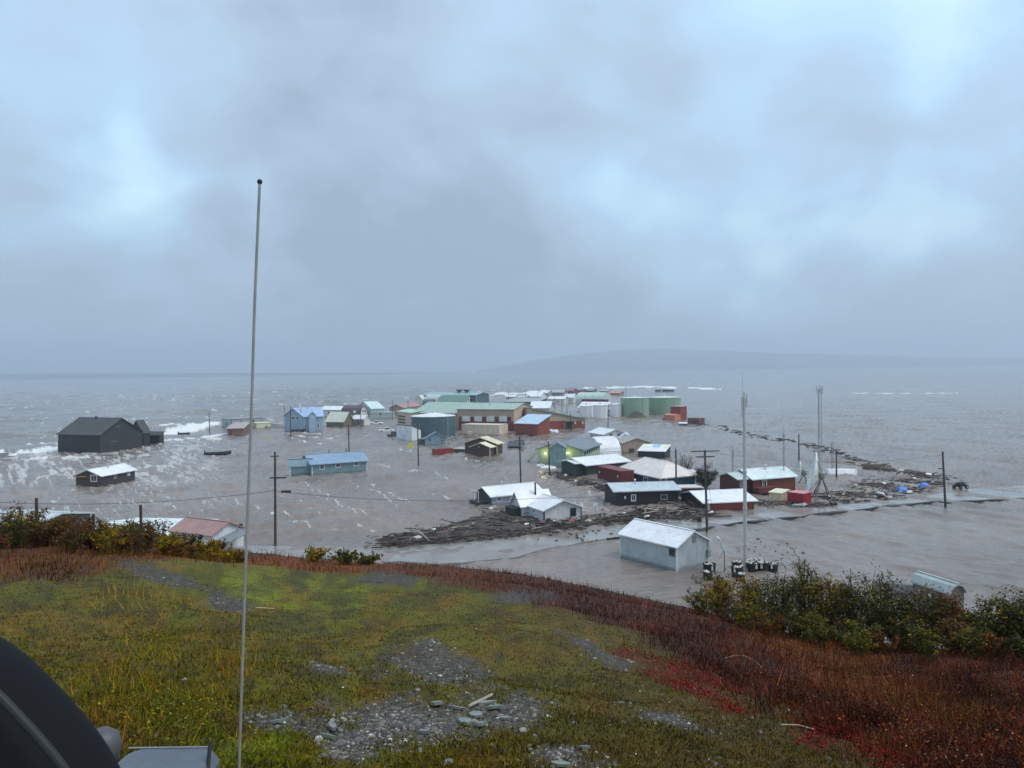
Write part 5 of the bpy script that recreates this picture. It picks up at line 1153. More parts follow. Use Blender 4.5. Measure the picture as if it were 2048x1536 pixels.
container('bright crimson container next to the cream plywood shed', (1607, 1010), (1576, 1006), 2.4, 988, paint(138, 22, 42), paint(170, 110, 118))
f, ze, zr, t = house('cream_plywood_shed', 'cream plywood lean-to shed abutting the crimson container', 'shed', (1563, 1006), (1539, 1003.5), 1577, eave=988, back=981, shape='mono', wall=wood(190, 168, 142), roof=wood(206, 188, 160), over=.15)
container('open red steel dumpster floating beside the brown cottage', (905, 907), (871, 909.5), 2.0, 897, paint(122, 34, 34), paint(90, 28, 28), name='dumpster', cat='dumpster')
house('sunken_roof', 'dark slate roof of a sunken shed between the brown cottage and the pole', 'roof', (1044, 896), (1016, 896), W=5, eave=893, apex=884, wall=paint(40, 42, 48), roof=metalroof(54, 58, 68), over=.2)
house('dark_hulk', 'low grey pontoon dock joined to the red dumpster', 'dock', (928, 904), (906, 903), W=3, eave=899, shape='flat', wall=paint(56, 60, 66), roof=paint(150, 146, 138), over=.05)

def boat(label, px, py, length, heading, hull, inner, cabin=None, name='skiff', flip=False, beam=None, hgt=.75, grp='boats adrift'):
    c = gnd(px, py); t = thing(name, label, 'boat', c, grp); d = np.array([math.cos(heading), math.sin(heading), 0]); s = np.array([-d[1], d[0], 0]); bm = beam or length * .3
    st = [(-.5, .72, 0), (-.25, .95, 0), (.05, 1, .02), (.3, .72, .1), (.45, .3, .22), (.5, .04, .3)]
    vs = []
    sg = -1 if flip else 1; zo = hgt * .75 if flip else 0
    sec = ((-1, 1.0, 1), (-.94, .45, .8), (-.6, -.1, .4), (.6, -.1, .4), (.94, .45, .8), (1, 1.0, 1)); K = 6
    for u, w, r in st:
        o = c + d * (u * length)
        for ww, z, q in sec: vs.append(o + s * (ww * w * bm / 2) + UP * (zo + sg * (z * hgt + r * q)))
    n = len(st); fs = []
    for i in range(n - 1):
        for k in range(K - 1): fs.append((K * i + k, K * i + k + 1, K * (i + 1) + k + 1, K * (i + 1) + k))
    fs.append(tuple(range(K)))
    vin = []
    for u, w, r in st:
        o = c + d * (u * length * .97)
        for ww, z, q in sec: vin.append(o + s * (ww * w * bm / 2 * .9) + UP * (zo + sg * (z * hgt * .97 + .05 + r * q)))
    MB().add(vs, fs).build('hull', hull, t)
    fi = [tuple(q for q in f[::-1]) for f in fs]
    MB().add(vin, fi).build('hull_lining', inner, t)
    g = MB()
    for k in (0, K - 1): g.path([np.asarray(vs[K * i + k]) for i in range(n)], .05, 5)
    g.build('gunwale', inner, t)
    if not flip:
        for u in (-.3, 0.02): MB().box(c + d * (u * length) - s * bm * .42 + UP * hgt * .6, s * bm * .84, d * .28, UP * .06).build('thwart', inner, t)
        MB().box(c - d * (length * .53) - s * .15 + UP * .2, s * .3, d * .3, UP * .8).build('outboard_motor', BLACK, t)
    if cabin:
        o = c + d * (-.05 * length); MB().box(o - d * length * .14 - s * bm * .3 + UP * hgt * .6, d * length * .28, s * bm * .6, UP * 1.2).build('cabin', cabin, t)
        MB().box(o - d * length * .17 - s * bm * .36 + UP * (hgt * .6 + 1.2), d * length * .34, s * bm * .72, UP * .08).build('cabin_roof', cabin, t)
    return t
W1 = paint(190, 198, 200); W2 = paint(206, 204, 190); DK = paint(48, 52, 60); TANB = paint(150, 134, 122)
boat('dark open skiff with pale benches adrift beyond the dark brown cabin', 436, 909, 6.4, .12, DK, paint(130, 136, 142), beam=2.4)
boat('pale overturned boat in the foam beyond the dark skiff', 429, 880, 4.6, .05, W2, paint(150, 150, 136), flip=True)
boat('dark low hull in the surf right of the barn', 368, 869, 4.0, -.1, DK, DK, hgt=.5)
boat('small white skiff awash in front of the barn', 218, 909.5, 4.2, .2, W1, paint(130, 130, 130), hgt=.4)
boat('white wrecked boat at the surf edge left of the barn', 10, 920, 6.0, .1, W1, paint(90, 96, 104), cabin=paint(130, 140, 150))
boat('white cabin boat stranded behind the cream shed', 545, 850, 7, .15, W1, paint(160, 160, 160), cabin=W1)
boat('long white hull lying behind the cream shed', 556, 856, 8, .2, W1, paint(100, 104, 110), hgt=.6)
boat('black rowing hull resting against the two storey blue house', 599, 864, 5.6, .2, DK, paint(80, 88, 96), hgt=.9)
boat('tan wrecked workboat lying before the cream box trailer', 942, 875, 4.0, .1, TANB, paint(86, 70, 66), cabin=paint(170, 168, 160), hgt=.9)
boat('smooth white overturned hull beside the short plain pole', 1684, 950, 5.4, -.05, paint(196, 202, 206), W1, flip=True, hgt=1.3, beam=2.4)
boat('grey upturned dory under the bluff shrubs near the small gambrel shed', 1790, 1186, 3.6, -.35, paint(88, 90, 94), paint(80, 80, 82), flip=True, hgt=1.1, beam=1.6)
boat('small white dinghy resting on the flooded road by the crimson container', 1597, 1014, 1.8, -.2, W1, paint(170, 176, 180), hgt=.35)
boat('tan half sunk punt on the far debris line', 1748, 937, 4.0, -.2, paint(70, 62, 50), paint(92, 84, 66), hgt=1.0, flip=True)

def atv(label, px, py, hd, col, name='quad_bike'):
    c = gnd(px, py, .14); t = thing(name, label, 'vehicle', c); d = np.array([math.cos(hd), math.sin(hd), 0]); s = np.array([-d[1], d[0], 0])
    q = lambda u, v, z: c + d * u + s * v + UP * z
    MB().hexa([q(-.9, -.35, .45), q(.9, -.35, .45), q(.9, .35, .45), q(-.9, .35, .45), q(-.7, -.25, .95), q(.6, -.25, .95), q(.6, .25, .95), q(-.7, .25, .95)]).build('body', col, t)
    MB().box(q(-.6, -.2, .95), d * .75, s * .4, UP * .14).build('seat', BLACK, t)
    for u in (-.75, .75):
        MB().box(q(u - .4, -.55, .78), d * .8, s * 1.1, UP * .06).build('fender', col, t)
        MB().box(q(u - .35, -.4, 1.0), d * .7, s * .8, UP * .04).build('rack', BLACK, t)
        for v in (-.55, .55):
            w_ = MB().tube(q(u, v - .13, .33), q(u, v + .13, .33), .33, .33, 16).build('wheel', BLACK, t); MB().tube(q(u, v - .14, .33), q(u, v + .14, .33), .15, .15, 12).build('rim', STEEL, w_)
    MB().tube(q(.35, -.4, 1.3), q(.35, .4, 1.3), .03, .03, 6).build('handlebar', BLACK, t)
    MB().tube(q(.5, 0, .9), q(.35, 0, 1.3), .04, .04, 6).build('steering_column', BLACK, t)
    MB().lathe(q(.9, 0, .7), [(.1, 0), (.12, .06), (.05, .1)], 10).build('headlight', WHITE, t)
    return t
atv('black quad bike standing in shallow water past the leaning pole', 1921, 978, .5, paint(34, 36, 40))
def truck(label, px, py, hd, col, name='pickup_truck', sc=1.0, group=None):
    c = gnd(px, py); t = thing(name, label, 'truck', c, group); d = np.array([math.cos(hd), math.sin(hd), 0]) * sc; s = np.array([-d[1], d[0], 0]); U = UP * sc
    q = lambda u, v, z: c + d * u + s * v + U * (z - .35)
    MB().hexa([q(-2.6, -.95, .5), q(2.6, -.95, .5), q(2.6, .95, .5), q(-2.6, .95, .5), q(-2.6, -.92, 1.05), q(2.55, -.85, 1.0), q(2.55, .85, 1.0), q(-2.6, .92, 1.05)]).build('body', col, t)
    cb = MB().hexa([q(-.6, -.88, 1.04), q(1.3, -.85, 1.02), q(1.3, .85, 1.02), q(-.6, .88, 1.04), q(-.4, -.7, 1.75), q(.6, -.7, 1.75), q(.6, .7, 1.75), q(-.4, .7, 1.75)]).build('cab', col, t)
    MB().hexa([q(-.45, -.9, 1.15), q(1.0, -.88, 1.15), q(.6, -.73, 1.65), q(-.35, -.73, 1.65), q(-.45, -.87, 1.15), q(1.0, -.85, 1.15), q(.6, -.70, 1.65), q(-.35, -.70, 1.65)]).build('side_window', GLASS, cb)
    MB().hexa([q(1.28, -.75, 1.1), q(1.28, .75, 1.1), q(.68, .62, 1.68), q(.68, -.62, 1.68), q(1.33, -.75, 1.1), q(1.33, .75, 1.1), q(.73, .62, 1.68), q(.73, -.62, 1.68)]).build('windscreen', GLASS, cb)
    for u in (-1.65, 1.7):
        for v in (-.9, .9): w_ = MB().tube(q(u, v - .12, .4), q(u, v + .12, .4), .4 * sc, .4 * sc, 14).build('wheel', BLACK, t); MB().tube(q(u, v - .13, .4), q(u, v + .13, .4), .2 * sc, .2 * sc, 10).build('rim', STEEL, w_)
    for v in (-.65, .65): MB().box(q(2.54, v - .15, .78), s * .3, d * .06, U * .16).build('headlight', WHITE, t)
truck('dark pickup truck flooded to its sills left of the whitish painted shed', 788, 872, 1.2, paint(52, 58, 64))
truck('silver pickup truck stalled in the water near the whitish painted shed', 773, 863, .2, paint(176, 186, 192))
truck('white pickup truck parked beyond the low white house', 752, 848, .1, W1)

def sign(label, px, ytop, ymid, ybase, col, sub=None, shape='diamond', w=.62, name='road_sign'):
    b = gnd(px, ybase); t = thing(name, label, 'sign', b); zt = zat(b, ytop); zm = zat(b, ymid)
    MB().tube(b - UP * .6, b + UP * (zt - .1), .05, .05, 7).build('post', STEEL, t)
    c = b + np.array([0, -.08, (zt + zm) / 2]); hh = (zt - zm) / 2
    pts = [c + np.array([w * hh * math.sin(k) * (1 if shape == 'diamond' else 1.2), 0, hh * math.cos(k)]) for k in (np.linspace(0, 2 * math.pi, 5)[:-1] if shape == 'diamond' else np.linspace(math.pi / 4, math.pi / 4 + 2 * math.pi, 5)[:-1])]
    MB().extrude(pts, (0, .03, 0)).build('panel', col, t)
    if sub: MB().box(b + np.array([-.3, -.09, zm - .75]), np.array([.6, 0, 0]), np.array([0, .03, 0]), UP * .65).build('plate', sub, t)
    return t
YEL = mat('sign_yellow', (.72, .70, .04), .5, var=.06, grime=.1)
sign('bright yellow diamond road sign with white plate left of the dark water tank', 821.5, 885, 898, 907, YEL, paint(214, 220, 222), w=1.0)
sign('faded yellow road sign standing in foam before the cream shed', 536, 870, 879, 889, paint(176, 176, 92), None, w=1.0)
sign('small green street sign on a pale post behind the white house', 1191, 999, 1003, 1036, paint(110, 150, 130), paint(190, 196, 200), 'rect', 1.0, 'street_sign')
sign('small pale square sign standing in the right debris line', 1831, 931, 936, 948, paint(170, 190, 190), None, 'rect', 1.2)

# black tubs with white nets
def tub(label, px, ytop, ybase, wpx, z0=0):
    b = gnd(px, ybase); r = wpx / 2 * b[1] / F; h = max(.5, zat(b, ytop)); c = b + np.array([0, r, 0]); t = thing('fish_tub', label, 'tub', c, 'black tubs by the monopole')
    MB().lathe(c, [(r * .88, -.4), (r * .95, h * .3), (r, h * .85), (r * 1.06, h * .87), (r * 1.06, h), (r * .94, h), (r * .92, h * .8)], 18).build('tub_body', BLACK, t)
    mb = MB()
    for k in range(9):
        a = rnd.random() * 6.28; rr = r * rnd.uniform(.15, .85); o = c + np.array([math.cos(a) * rr, math.sin(a) * rr, h * .86 + rnd.uniform(0, .1)]); w = r * rnd.uniform(.14, .3)
        mb.lathe(o, [(w * .5, -.06), (w, 0), (w * .8, .09), (w * .25, .14)], 7)
    a = rnd.uniform(3.9, 5.4); mb.hexa([c + np.array([math.cos(a) * r * k + x, math.sin(a) * r * k, z]) for z, k in ((h * .45, 1.1), (h + .06, 1.02)) for x, k in ((-.09, k), (.09, k), (.09, k - .05), (-.09, k - .05))])
    mb.build('net_heap', paint(160, 162, 160), t)
for px, yt, yb, w_, lb in ((1422, 1130, 1149, 25, 'black tub heaped with white netting by the pale grey-blue house corner'), (1420, 1146, 1162, 22, 'black tub standing lowest beneath the house corner tub'), (1478, 1126, 1138, 22, 'black tub right at the foot of the monopole'),
                          (1478, 1136, 1152, 24, 'black tub in front of the monopole with a white strap'), (1484, 1150, 1166, 20, 'black tub closest to the yellow leaved shrub'), (1508, 1128, 1146, 24, 'black tub second from the monopole in the netted row'), (1503, 1122, 1132, 20, 'black tub behind the netted row beside the monopole'),
                          (1529, 1127, 1145, 24, 'black tub midway along the netted row'), (1520, 1122, 1133, 22, 'black tub behind the middle of the netted row'), (1548, 1130, 1143, 24, 'black tub ending the netted row by the dark shrub')): tub(lb, px, yt, yb, w_)
# white sacks by the hall, propane tanks by the school
def sack(label, px, py, l, r, grp, hd=0.0, m=None):
    b = gnd(px, py) + UP * r * .6; t = thing('gas_tank', label, 'gas tank', b, grp); d = np.array([math.cos(hd), math.sin(hd), 0])
    prof = [(-l / 2, .05), (-l / 2 + r * .3, r * .7), (-l / 2 + r * .8, r), (l / 2 - r * .8, r), (l / 2 - r * .3, r * .7), (l / 2, .05)]
    mb = MB()
    for (u0, r0), (u1, r1) in zip(prof[:-1], prof[1:]): mb.tube(b + d * u0, b + d * u1, r0, r1, 14, False)
    mb.build('vessel', m or paint(206, 208, 206), t)
    MB().lathe(b + UP * r * .9, [(.18, 0), (.2, .15), (.12, .2)], 10).build('valve_dome', paint(150, 150, 150), t)
for i, (px, py) in enumerate(((1082, 935), (1086, 939), (1095, 938), (1104, 940))): sack('white gas tank floating in the cluster below the green hall stairs', px, py, 2.0 if i != 1 else 1.2, .45, 'gas tanks below the green hall', .2 * i)
for i, (px, py) in enumerate(((1101, 866), (1106, 867), (1111, 867))): sack('white gas tank bobbing by the corner of the blue roofed red building', px, py, 2.2, .75, 'gas tanks at the school', .4)

def drum(label, px, py, m, lie=None):
    b = gnd(px, py) + UP * .35; t = thing('oil_drum', label, 'drum', b, 'stray drums'); d = UP if lie is None else np.array([math.cos(lie), math.sin(lie), 0])
    MB().tube(b - d * .43, b + d * .43, .29, .29, 16).build('shell', m, t)
    for k in (-.42, -.14, .14, .42): MB().tube(b + d * (k - .02), b + d * (k + .02), .31, .31, 16).build('hoop', m, t)
drum('dark oil drum standing at the corner of the white house', 1097, 1049, paint(60, 62, 64))
drum('red oil drum lying on the bank before the white house window', 1142, 1049, paint(128, 36, 36), .4)
drum('white drum lying among the logs on the mud bank', 1056, 1056, paint(190, 188, 184), .2)
drum('dark drum standing by the road under the brown crossarm pole', 1399, 1045, paint(40, 42, 44))
drum('black drum tipped on the road beyond the crimson container', 1667, 1012, paint(44, 46, 50), .1)
# tarps in the debris
def tarp(label, px, py, w, h):
    c = gnd(px, py); n = 9; vs = []
    for i in range(n):
        for j in range(n):
            u = i / (n - 1) - .5; v = j / (n - 1) - .5
            vs.append((c[0] + u * w, c[1] + v * w * .8, .05 + h * max(0, 1 - (abs(u) * 2) ** 3) * max(0, 1 - (abs(v) * 2) ** 3) + rnd.uniform(-.08, .08)))
    fs = [(i * n + j, (i + 1) * n + j, (i + 1) * n + j + 1, i * n + j + 1) for i in range(n - 1) for j in range(n - 1)]
    o = MB().add(vs, fs).build('tarpaulin', mat('blue_tarp', alb(40, 96, 176), .45, var=.2, bump=.5, bscale=3), smooth=True)
    so = o.modifiers.new('thick', 'SOLIDIFY'); so.thickness = .03
    tag(o, label, 'tarp', 'blue tarps')
tarp('blue tarp bundled over wreckage in the middle of the debris pile', 1804, 986, 2.0, .95)
tarp('blue tarp bundled over wreckage at the road end of the debris pile', 1848, 977, 1.8, .95)

# ------------------------------------------------------------------ driftwood and wreckage
WM = [wood(80, 72, 68), wood(58, 50, 47), wood(94, 88, 84), wood(42, 37, 36), wood(126, 120, 114)]
PROTO = []
def make_log(k, l, r):
    mb = MB(); p = [np.array([-.5 * l, 0, 0]), np.array([-.1 * l, l * .02 * (k % 3 - 1), .02]), np.array([.5 * l, 0, 0])]
    mb.tube(p[0], p[1], r, r * .9, 7); mb.tube(p[1], p[2], r * .9, r * .55, 7)
    if k % 2: mb.tube(np.array([.2 * l, 0, 0]), np.array([.32 * l, r * 3, r * 2.5]), r * .3, r * .15, 5)
    return mb
for k in range(5):
    o = make_log(k, 3.0, .13).build('driftwood_log', WM[k], origin=(0, 0, 0)); PROTO.append(o)
PL = []
for k in range(4):
    o = MB().cbox((0, 0, 0), 2.2, .28, .07).build('loose_plank', WM[(2, 4, 1, 3)[k]], origin=(0, 0, 0)); PL.append(o)
PN = []
for k, c_ in enumerate(((60, 58, 62), (150, 152, 152), (110, 70, 60), (196, 198, 196))):
    o = MB().hexa([(-.6, -.5, -.12), (.6, -.5, -.12), (.6, .5, -.12), (-.6, .5, -.12), (-.55, -.45, .2), (.5, -.45, .14), (.55, .42, .25), (-.5, .45, .16)]).build('wreckage_panel', paint(*c_), origin=(0, 0, 0)); PN.append(o)
first = set()
TONE = {}
for k, w in enumerate(('grey brown', 'dark brown', 'pale grey', 'blackened', 'bleached')): TONE[PROTO[k].data.name] = w
for k in range(4): TONE[PL[k].data.name] = ('pale grey', 'bleached', 'dark brown', 'blackened')[k]
for k in range(4): TONE[PN[k].data.name] = ('charcoal', 'grey', 'rust red', 'white')[k]
def drop(proto, p, z, rot, sc, label, cat, group):
    size = 'long' if sc[0] > .95 else ('short' if sc[0] < .6 else 'mid-sized')
    w = TONE[proto.data.name]; label = size + ' ' + w + ' ' + label; group = size + ' ' + w + ' ' + group
    if proto.name not in first:
        first.add(proto.name); o = proto; o.location = (p[0], p[1], z); o.rotation_euler = rot; o.scale = sc
    else: o = copy_thing(proto, (p[0], p[1], z), rot, sc)
    tag(o, label, cat, group)
def pile(poly, n, width, label, group, zb, hd, lo=.5, hi=1.3, extra=0.0, hdv=.5):
    pts = resample(poly, 60)
    for i in range(n):
        x, y = pts[rnd.randrange(60)]; x += rnd.gauss(0, width * 1.6); y += rnd.gauss(0, width * .45)
        p = gnd(x, y); s = rnd.uniform(lo, hi); q = rnd.random()
        rz = hd + rnd.gauss(0, hdv); z = zb + rnd.uniform(0, 1) ** 2 * extra
        if q < .56: drop(rnd.choice(PROTO), p, z, (rnd.uniform(-.1, .1), rnd.gauss(0, .07 if extra < .3 else .14), rz), (s, s, s), 'driftwood log ' + label, 'log', 'driftwood logs ' + group)
        elif q < .86: drop(rnd.choice(PL), p, z + .04, (rnd.gauss(0, .15), rnd.gauss(0, .1), rz), (s, s, s), 'broken loose plank ' + label, 'plank', 'loose planks ' + group)
        else: drop(rnd.choice(PN), p, z + .05, (rnd.gauss(0, .2), rnd.gauss(0, .15), rz), (s * .8, s * .8, s * .8), 'torn sheet of wreckage ' + label, 'wreckage', 'wreckage sheets ' + group)
pile([(800, 1085), (900, 1064), (1000, 1048), (1080, 1058), (1160, 1052)], 112, 13, 'on the mud bank by the white house', 'on the mud bank', .42, .5, .35, .9, .35, .7)
pile([(790, 1089), (900, 1077), (1000, 1068), (1090, 1062)], 44, 9, 'along the road side of the mud bank', 'along the road side of the mud bank', .35, .3, .25, .7, .15, .7)
pile([(960, 1032), (1005, 1024), (1030, 1040)], 20, 8, 'heaped behind the white house corner', 'behind the white house', .5, 1.0, .4, .9, .5, .7)
pile([(1160, 1046), (1240, 1040), (1330, 1030), (1410, 1030)], 110, 8, 'jammed in front of the black house', 'before the black house', .25, .35, .4, 1.0, .5, .5)
pile([(1270, 1030), (1330, 1019), (1370, 1016)], 22, 6, 'stacked highest against the black house', 'against the black house', .5, .3, .5, 1.1, .7, .5)
pile([(1110, 948), (1150, 962), (1200, 975), (1238, 984)], 46, 6, 'strung along the green cabin and red container', 'along the green cabin', .1, .2, .4, .9, .35, .8)
pile([(1515, 1008), (1570, 1012), (1650, 1012)], 26, 5, 'scattered around the crimson container', 'around the crimson container', .12, .1, .3, .8, .2, .6)
pile([(1660, 990), (1700, 998), (1760, 992), (1820, 984), (1860, 972), (1880, 962)], 96, 8, 'in the big debris raft with blue tarps', 'in the debris raft', .1, .2, .4, 1.1, .5, .4)
pile([(1700, 975), (1760, 968), (1820, 962), (1870, 956)], 70, 9, 'on the seaward side of the debris raft', 'seaward of the debris raft', .1, .2, .4, 1.0, .4, .4)
pile([(1690, 916), (1740, 930), (1790, 944), (1850, 950)], 36, 6, 'along the outer debris line', 'along the outer debris line', .08, -.2, .5, 1.2, .4, .4)
# the thin far end of the debris line cannot be counted
mb = MB()
for i in range(105):
    x, y = resample([(1398, 846), (1480, 864), (1560, 880), (1630, 893), (1700, 914)], 60)[rnd.randrange(60)]
    p = gnd(x + rnd.gauss(0, 8), y + rnd.gauss(0, 2.0)); l = rnd.uniform(.8, 3.0); mb.cbox((p[0], p[1], .06), l, rnd.uniform(.15, .5), rnd.uniform(.12, .3), rnd.gauss(-.9, .5))
tag(mb.build('flotsam', WM[1]), 'thin dark line of flotsam stretching out to the rusty brown box', 'flotsam', kind='stuff')
mb = MB()
for i in range(40):
    x = rnd.gauss(1535, 45); y = rnd.gauss(1100, 14); p = gnd(x, y); s = rnd.uniform(.04, .16); mb.cbox((p[0], p[1], .01), s * 2, s, .06, rnd.random() * 3)
for i in range(60):
    x = rnd.uniform(940, 1240); p = gnd(x, rnd.uniform(1062, 1084)); s = rnd.uniform(.05, .2); mb.cbox((p[0], p[1], .16), s * 2, s, .08, rnd.random() * 3)
tag(mb.build('floating_litter', WM[3]), 'dark bits of litter floating in the lagoon behind the monopole', 'litter', kind='stuff')
# fine broken wood and reeds in the piles
mb = MB(); mb2 = MB()
for poly, n, wd, zb in (([(770, 1088), (900, 1064), (1000, 1046), (1100, 1058), (1180, 1048), (1300, 1034), (1410, 1030)], 1900, 11, .3), ([(770, 1090), (880, 1080), (980, 1072), (1090, 1062)], 900, 9, .3), ([(1110, 948), (1150, 962), (1200, 975), (1238, 984)], 500, 6, .12), ([(1640, 994), (1760, 990), (1860, 972), (1880, 960)], 700, 10, .08), ([(1720, 972), (1800, 965), (1870, 956)], 320, 10, .06), ([(1690, 916), (1790, 944), (1860, 952)], 400, 5, .1), ([(1515, 1008), (1650, 1012)], 200, 5, .12)):
    pts = resample(poly, 90)
    for i in range(n):
        x, y = pts[rnd.randrange(90)]; p = gnd(x + rnd.gauss(0, wd * 1.7), y + rnd.gauss(0, wd * .45)); l = rnd.uniform(.2, 1.3)
        (mb if rnd.random() < .85 else mb2).cbox((p[0], p[1], zb + rnd.uniform(-.1, .18)), l, rnd.uniform(.04, .14), rnd.uniform(.04, .14), rnd.gauss(.3, .7))
tag(mb2.build('pale_splinters', WM[2], recalc=False), 'pale splintered boards scattered over the debris piles', 'debris', kind='stuff')
tag(mb.build('broken_wood', WM[1], recalc=False), 'mat of splintered brown wood filling the debris piles', 'debris', kind='stuff')
# shrubs in the flood beside the blue hip roofed house come with the vegetation

# ------------------------------------------------------------------ vegetation on the bluff
SX = np.array([s[0] for s in SIL], float); SY = np.array([s[1] for s in SIL], float)
def scatter(n, seed, dens, y0=-3, xr=(-120, 2170), ybot=1600):
    r = np.random.RandomState(seed); px = r.uniform(xr[0], xr[1], n); top = np.interp(px, SX, SY) + y0
    py = top + (ybot - top) * r.uniform(0, 1, n)
    z = zones(px, py); keep = r.uniform(0, 1, n) < dens(px, py, z)
    px, py = px[keep], py[keep]; z = {k: v[keep] for k, v in z.items()}
    x, y = on_bluff(px, py); j = np.hypot(x, y) * .012
    x = x + r.normal(0, 1, len(x)) * j; y = y + r.normal(0, 1, len(x)) * j
    return r, px, py, z, x, y, ground_rel(x, y) + H
def blades(name, label, sc, hgt, wid, tint, lean=.35, cat='grass'):
    r, px, py, z, x, y, zz = sc; n = len(x); d = np.hypot(x, y)
    a = r.uniform(0, 6.28, n); w = np.maximum(wid * r.uniform(.7, 1.3, n), d * .00042)
    h = hgt * r.uniform(.5, 1.25, n)
    la = r.uniform(0, 6.28, n); ll = h * np.abs(r.normal(0, lean, n))
    wx, wy = np.cos(a) * w, np.sin(a) * w
    v = np.empty((n, 3, 3)); v[:, 0] = np.stack([x - wx, y - wy, zz - .02], 1); v[:, 1] = np.stack([x + wx, y + wy, zz - .02], 1)
    v[:, 2] = np.stack([x + np.cos(la) * ll, y + np.sin(la) * ll + .0, zz + h], 1)
    t = tint * r.uniform(.65, 1.4, (n, 1)); t = np.repeat(t, 3, 0)
    return bigmesh(name, v.reshape(-1, 3), np.arange(n * 3), 3, vcolmat('plant_' + name, .85, .1), t, 'stuff', label, cat)
def pick(r, n, cols, w):
    c = np.array(cols); return c[r.choice(len(c), n, p=np.array(w) / sum(w))]
# short turf
s = scatter(270000, 1, lambda px, py, z: np.clip(1 - 1.05 * z['gravel'] - .75 * z['heath'] - .5 * z['red'], 0.02, 1) * (.55 + .45 * z['n']))
r, px, py, z, x, y, zz = s; n = len(x)
c = pick(r, n, [C(100, 98, 32), C(116, 102, 40), C(86, 96, 30), C(126, 108, 56), C(70, 70, 28)], [4, 3, 3, 1.2, 1.6])
c = c * (1 - .6 * z['bright'][:, None]) + C(112, 128, 34) * (.6 * z['bright'][:, None])
c = c * (1 - .6 * z['right'][:, None]) + C(78, 66, 40) * (.6 * z['right'][:, None])
for k_, cc_, a_ in (('brown', C(118, 92, 42), .55), ('olive', C(80, 88, 32), .5), ('dark', C(58, 58, 34), .5)): c = c * (1 - a_ * z[k_][:, None]) + cc_ * (a_ * z[k_][:, None])
blades('turf_grass', 'short olive green grass covering the top of the bluff', s, .012 + .02 * z['n2'], .005, c, 1.2)
# matted moss tufts under the grass
s = scatter(240000, 12, lambda px, py, z: np.clip(1 - 1.1 * z['gravel'] - .8 * z['heath'], .04, 1) * sstep(.3, .7, fbm(px * .09, py * .16, 3, 91)))
r, px, py, z, x, y, zz = s; n = len(x)
c = pick(r, n, [C(92, 88, 32), C(70, 72, 28), C(112, 96, 44), C(54, 52, 30), C(98, 106, 34)], [3, 3, 2, 2.5, 1.5])
for k_, cc_, a_ in (('bright', C(106, 120, 34), .5), ('right', C(72, 62, 40), .6), ('brown', C(116, 88, 44), .45), ('dark', C(48, 48, 34), .5)): c = c * (1 - a_ * z[k_][:, None]) + cc_ * (a_ * z[k_][:, None])
c = c * r.choice([.68, .85, 1.0, 1.15, 1.35], (n, 1), p=[.2, .25, .25, .2, .1])
blades('moss_tufts', 'matted moss and tussocks between the grass of the bluff', s, .012 + .026 * r.uniform(0, 1, n), .011, c, 1.1, 'moss')
# tall yellow grass
s = scatter(90000, 2, lambda px, py, z: np.clip(z['tall'] * (1 - z['gravel']) * sstep(.35, .65, fbm(px * .03, py * .06, 3, 5)), 0, 1) * .8)
r, px, py, z, x, y, zz = s; n = len(x)
c = pick(r, n, [C(158, 132, 66), C(132, 116, 46), C(106, 106, 36), C(146, 102, 60), C(108, 118, 38)], [3, 3, 3, 1.2, 2])
st_ = (blob(px, py, 265, 1205, 85, 60, 20, 81, .5) * .75)[:, None]; c = c * (1 - st_) + pick(r, n, [C(176, 148, 76), C(158, 124, 60), C(186, 160, 96), C(140, 120, 44)], [3, 3, 1.5, 2]) * st_
blades('dry_grass', 'tall straw coloured grass on the left of the bluff', s, .06 + .13 * r.uniform(0, 1, n) * np.where(py < 1270, 1.7, 1), .004, c, .7)
# straw rim
s = scatter(60000, 3, lambda px, py, z: np.clip(z['orange'] * 1.1 * (1 - z['gravel']), 0, 1), y0=-2)
r, px, py, z, x, y, zz = s; n = len(x)
c = pick(r, n, [C(124, 84, 46), C(104, 66, 40), C(136, 108, 56), C(84, 54, 38), C(78, 74, 38)], [3, 3, 1.5, 3, 2])
blades('rust_sedge', 'rusty orange sedge in bands along the bluff edge', s, .2 + .12 * r.uniform(0, 1, n), .005, c, .4)
# dark red heath
s = scatter(190000, 4, lambda px, py, z: np.clip(z['heath'] * (.35 + .75 * z['n2']) * (1 - .6 * z['orange']) * (1 - z['gravel']), 0, 1) * np.where(px > 850, 1, .8), y0=-2)
r, px, py, z, x, y, zz = s; n = len(x)
cr = pick(r, n, [C(84, 36, 36), C(108, 56, 42), C(66, 34, 34), C(118, 76, 44), C(92, 84, 42), C(52, 40, 34)], [4, 3, 3, 1.8, .9, 2])
cl = pick(r, n, [C(92, 54, 38), C(118, 78, 42), C(84, 78, 38), C(66, 48, 36), C(126, 100, 48)], [3, 3, 2, 3, 1.4])
m_ = sstep(700, 1000, px)[:, None]; c = (cl * (1 - m_) + cr * m_) * (.32 + 1.35 * sstep(.3, .7, fbm(px * .017, py * .042, 5, 301)))[:, None]
blades('red_heath', 'dark red and brown heath shrubbery on the slope and rim', s, (.06 + .17 * z['n2']) * (1 + .3 * r.uniform(0, 1, n)), .006, c, .75, 'heath')
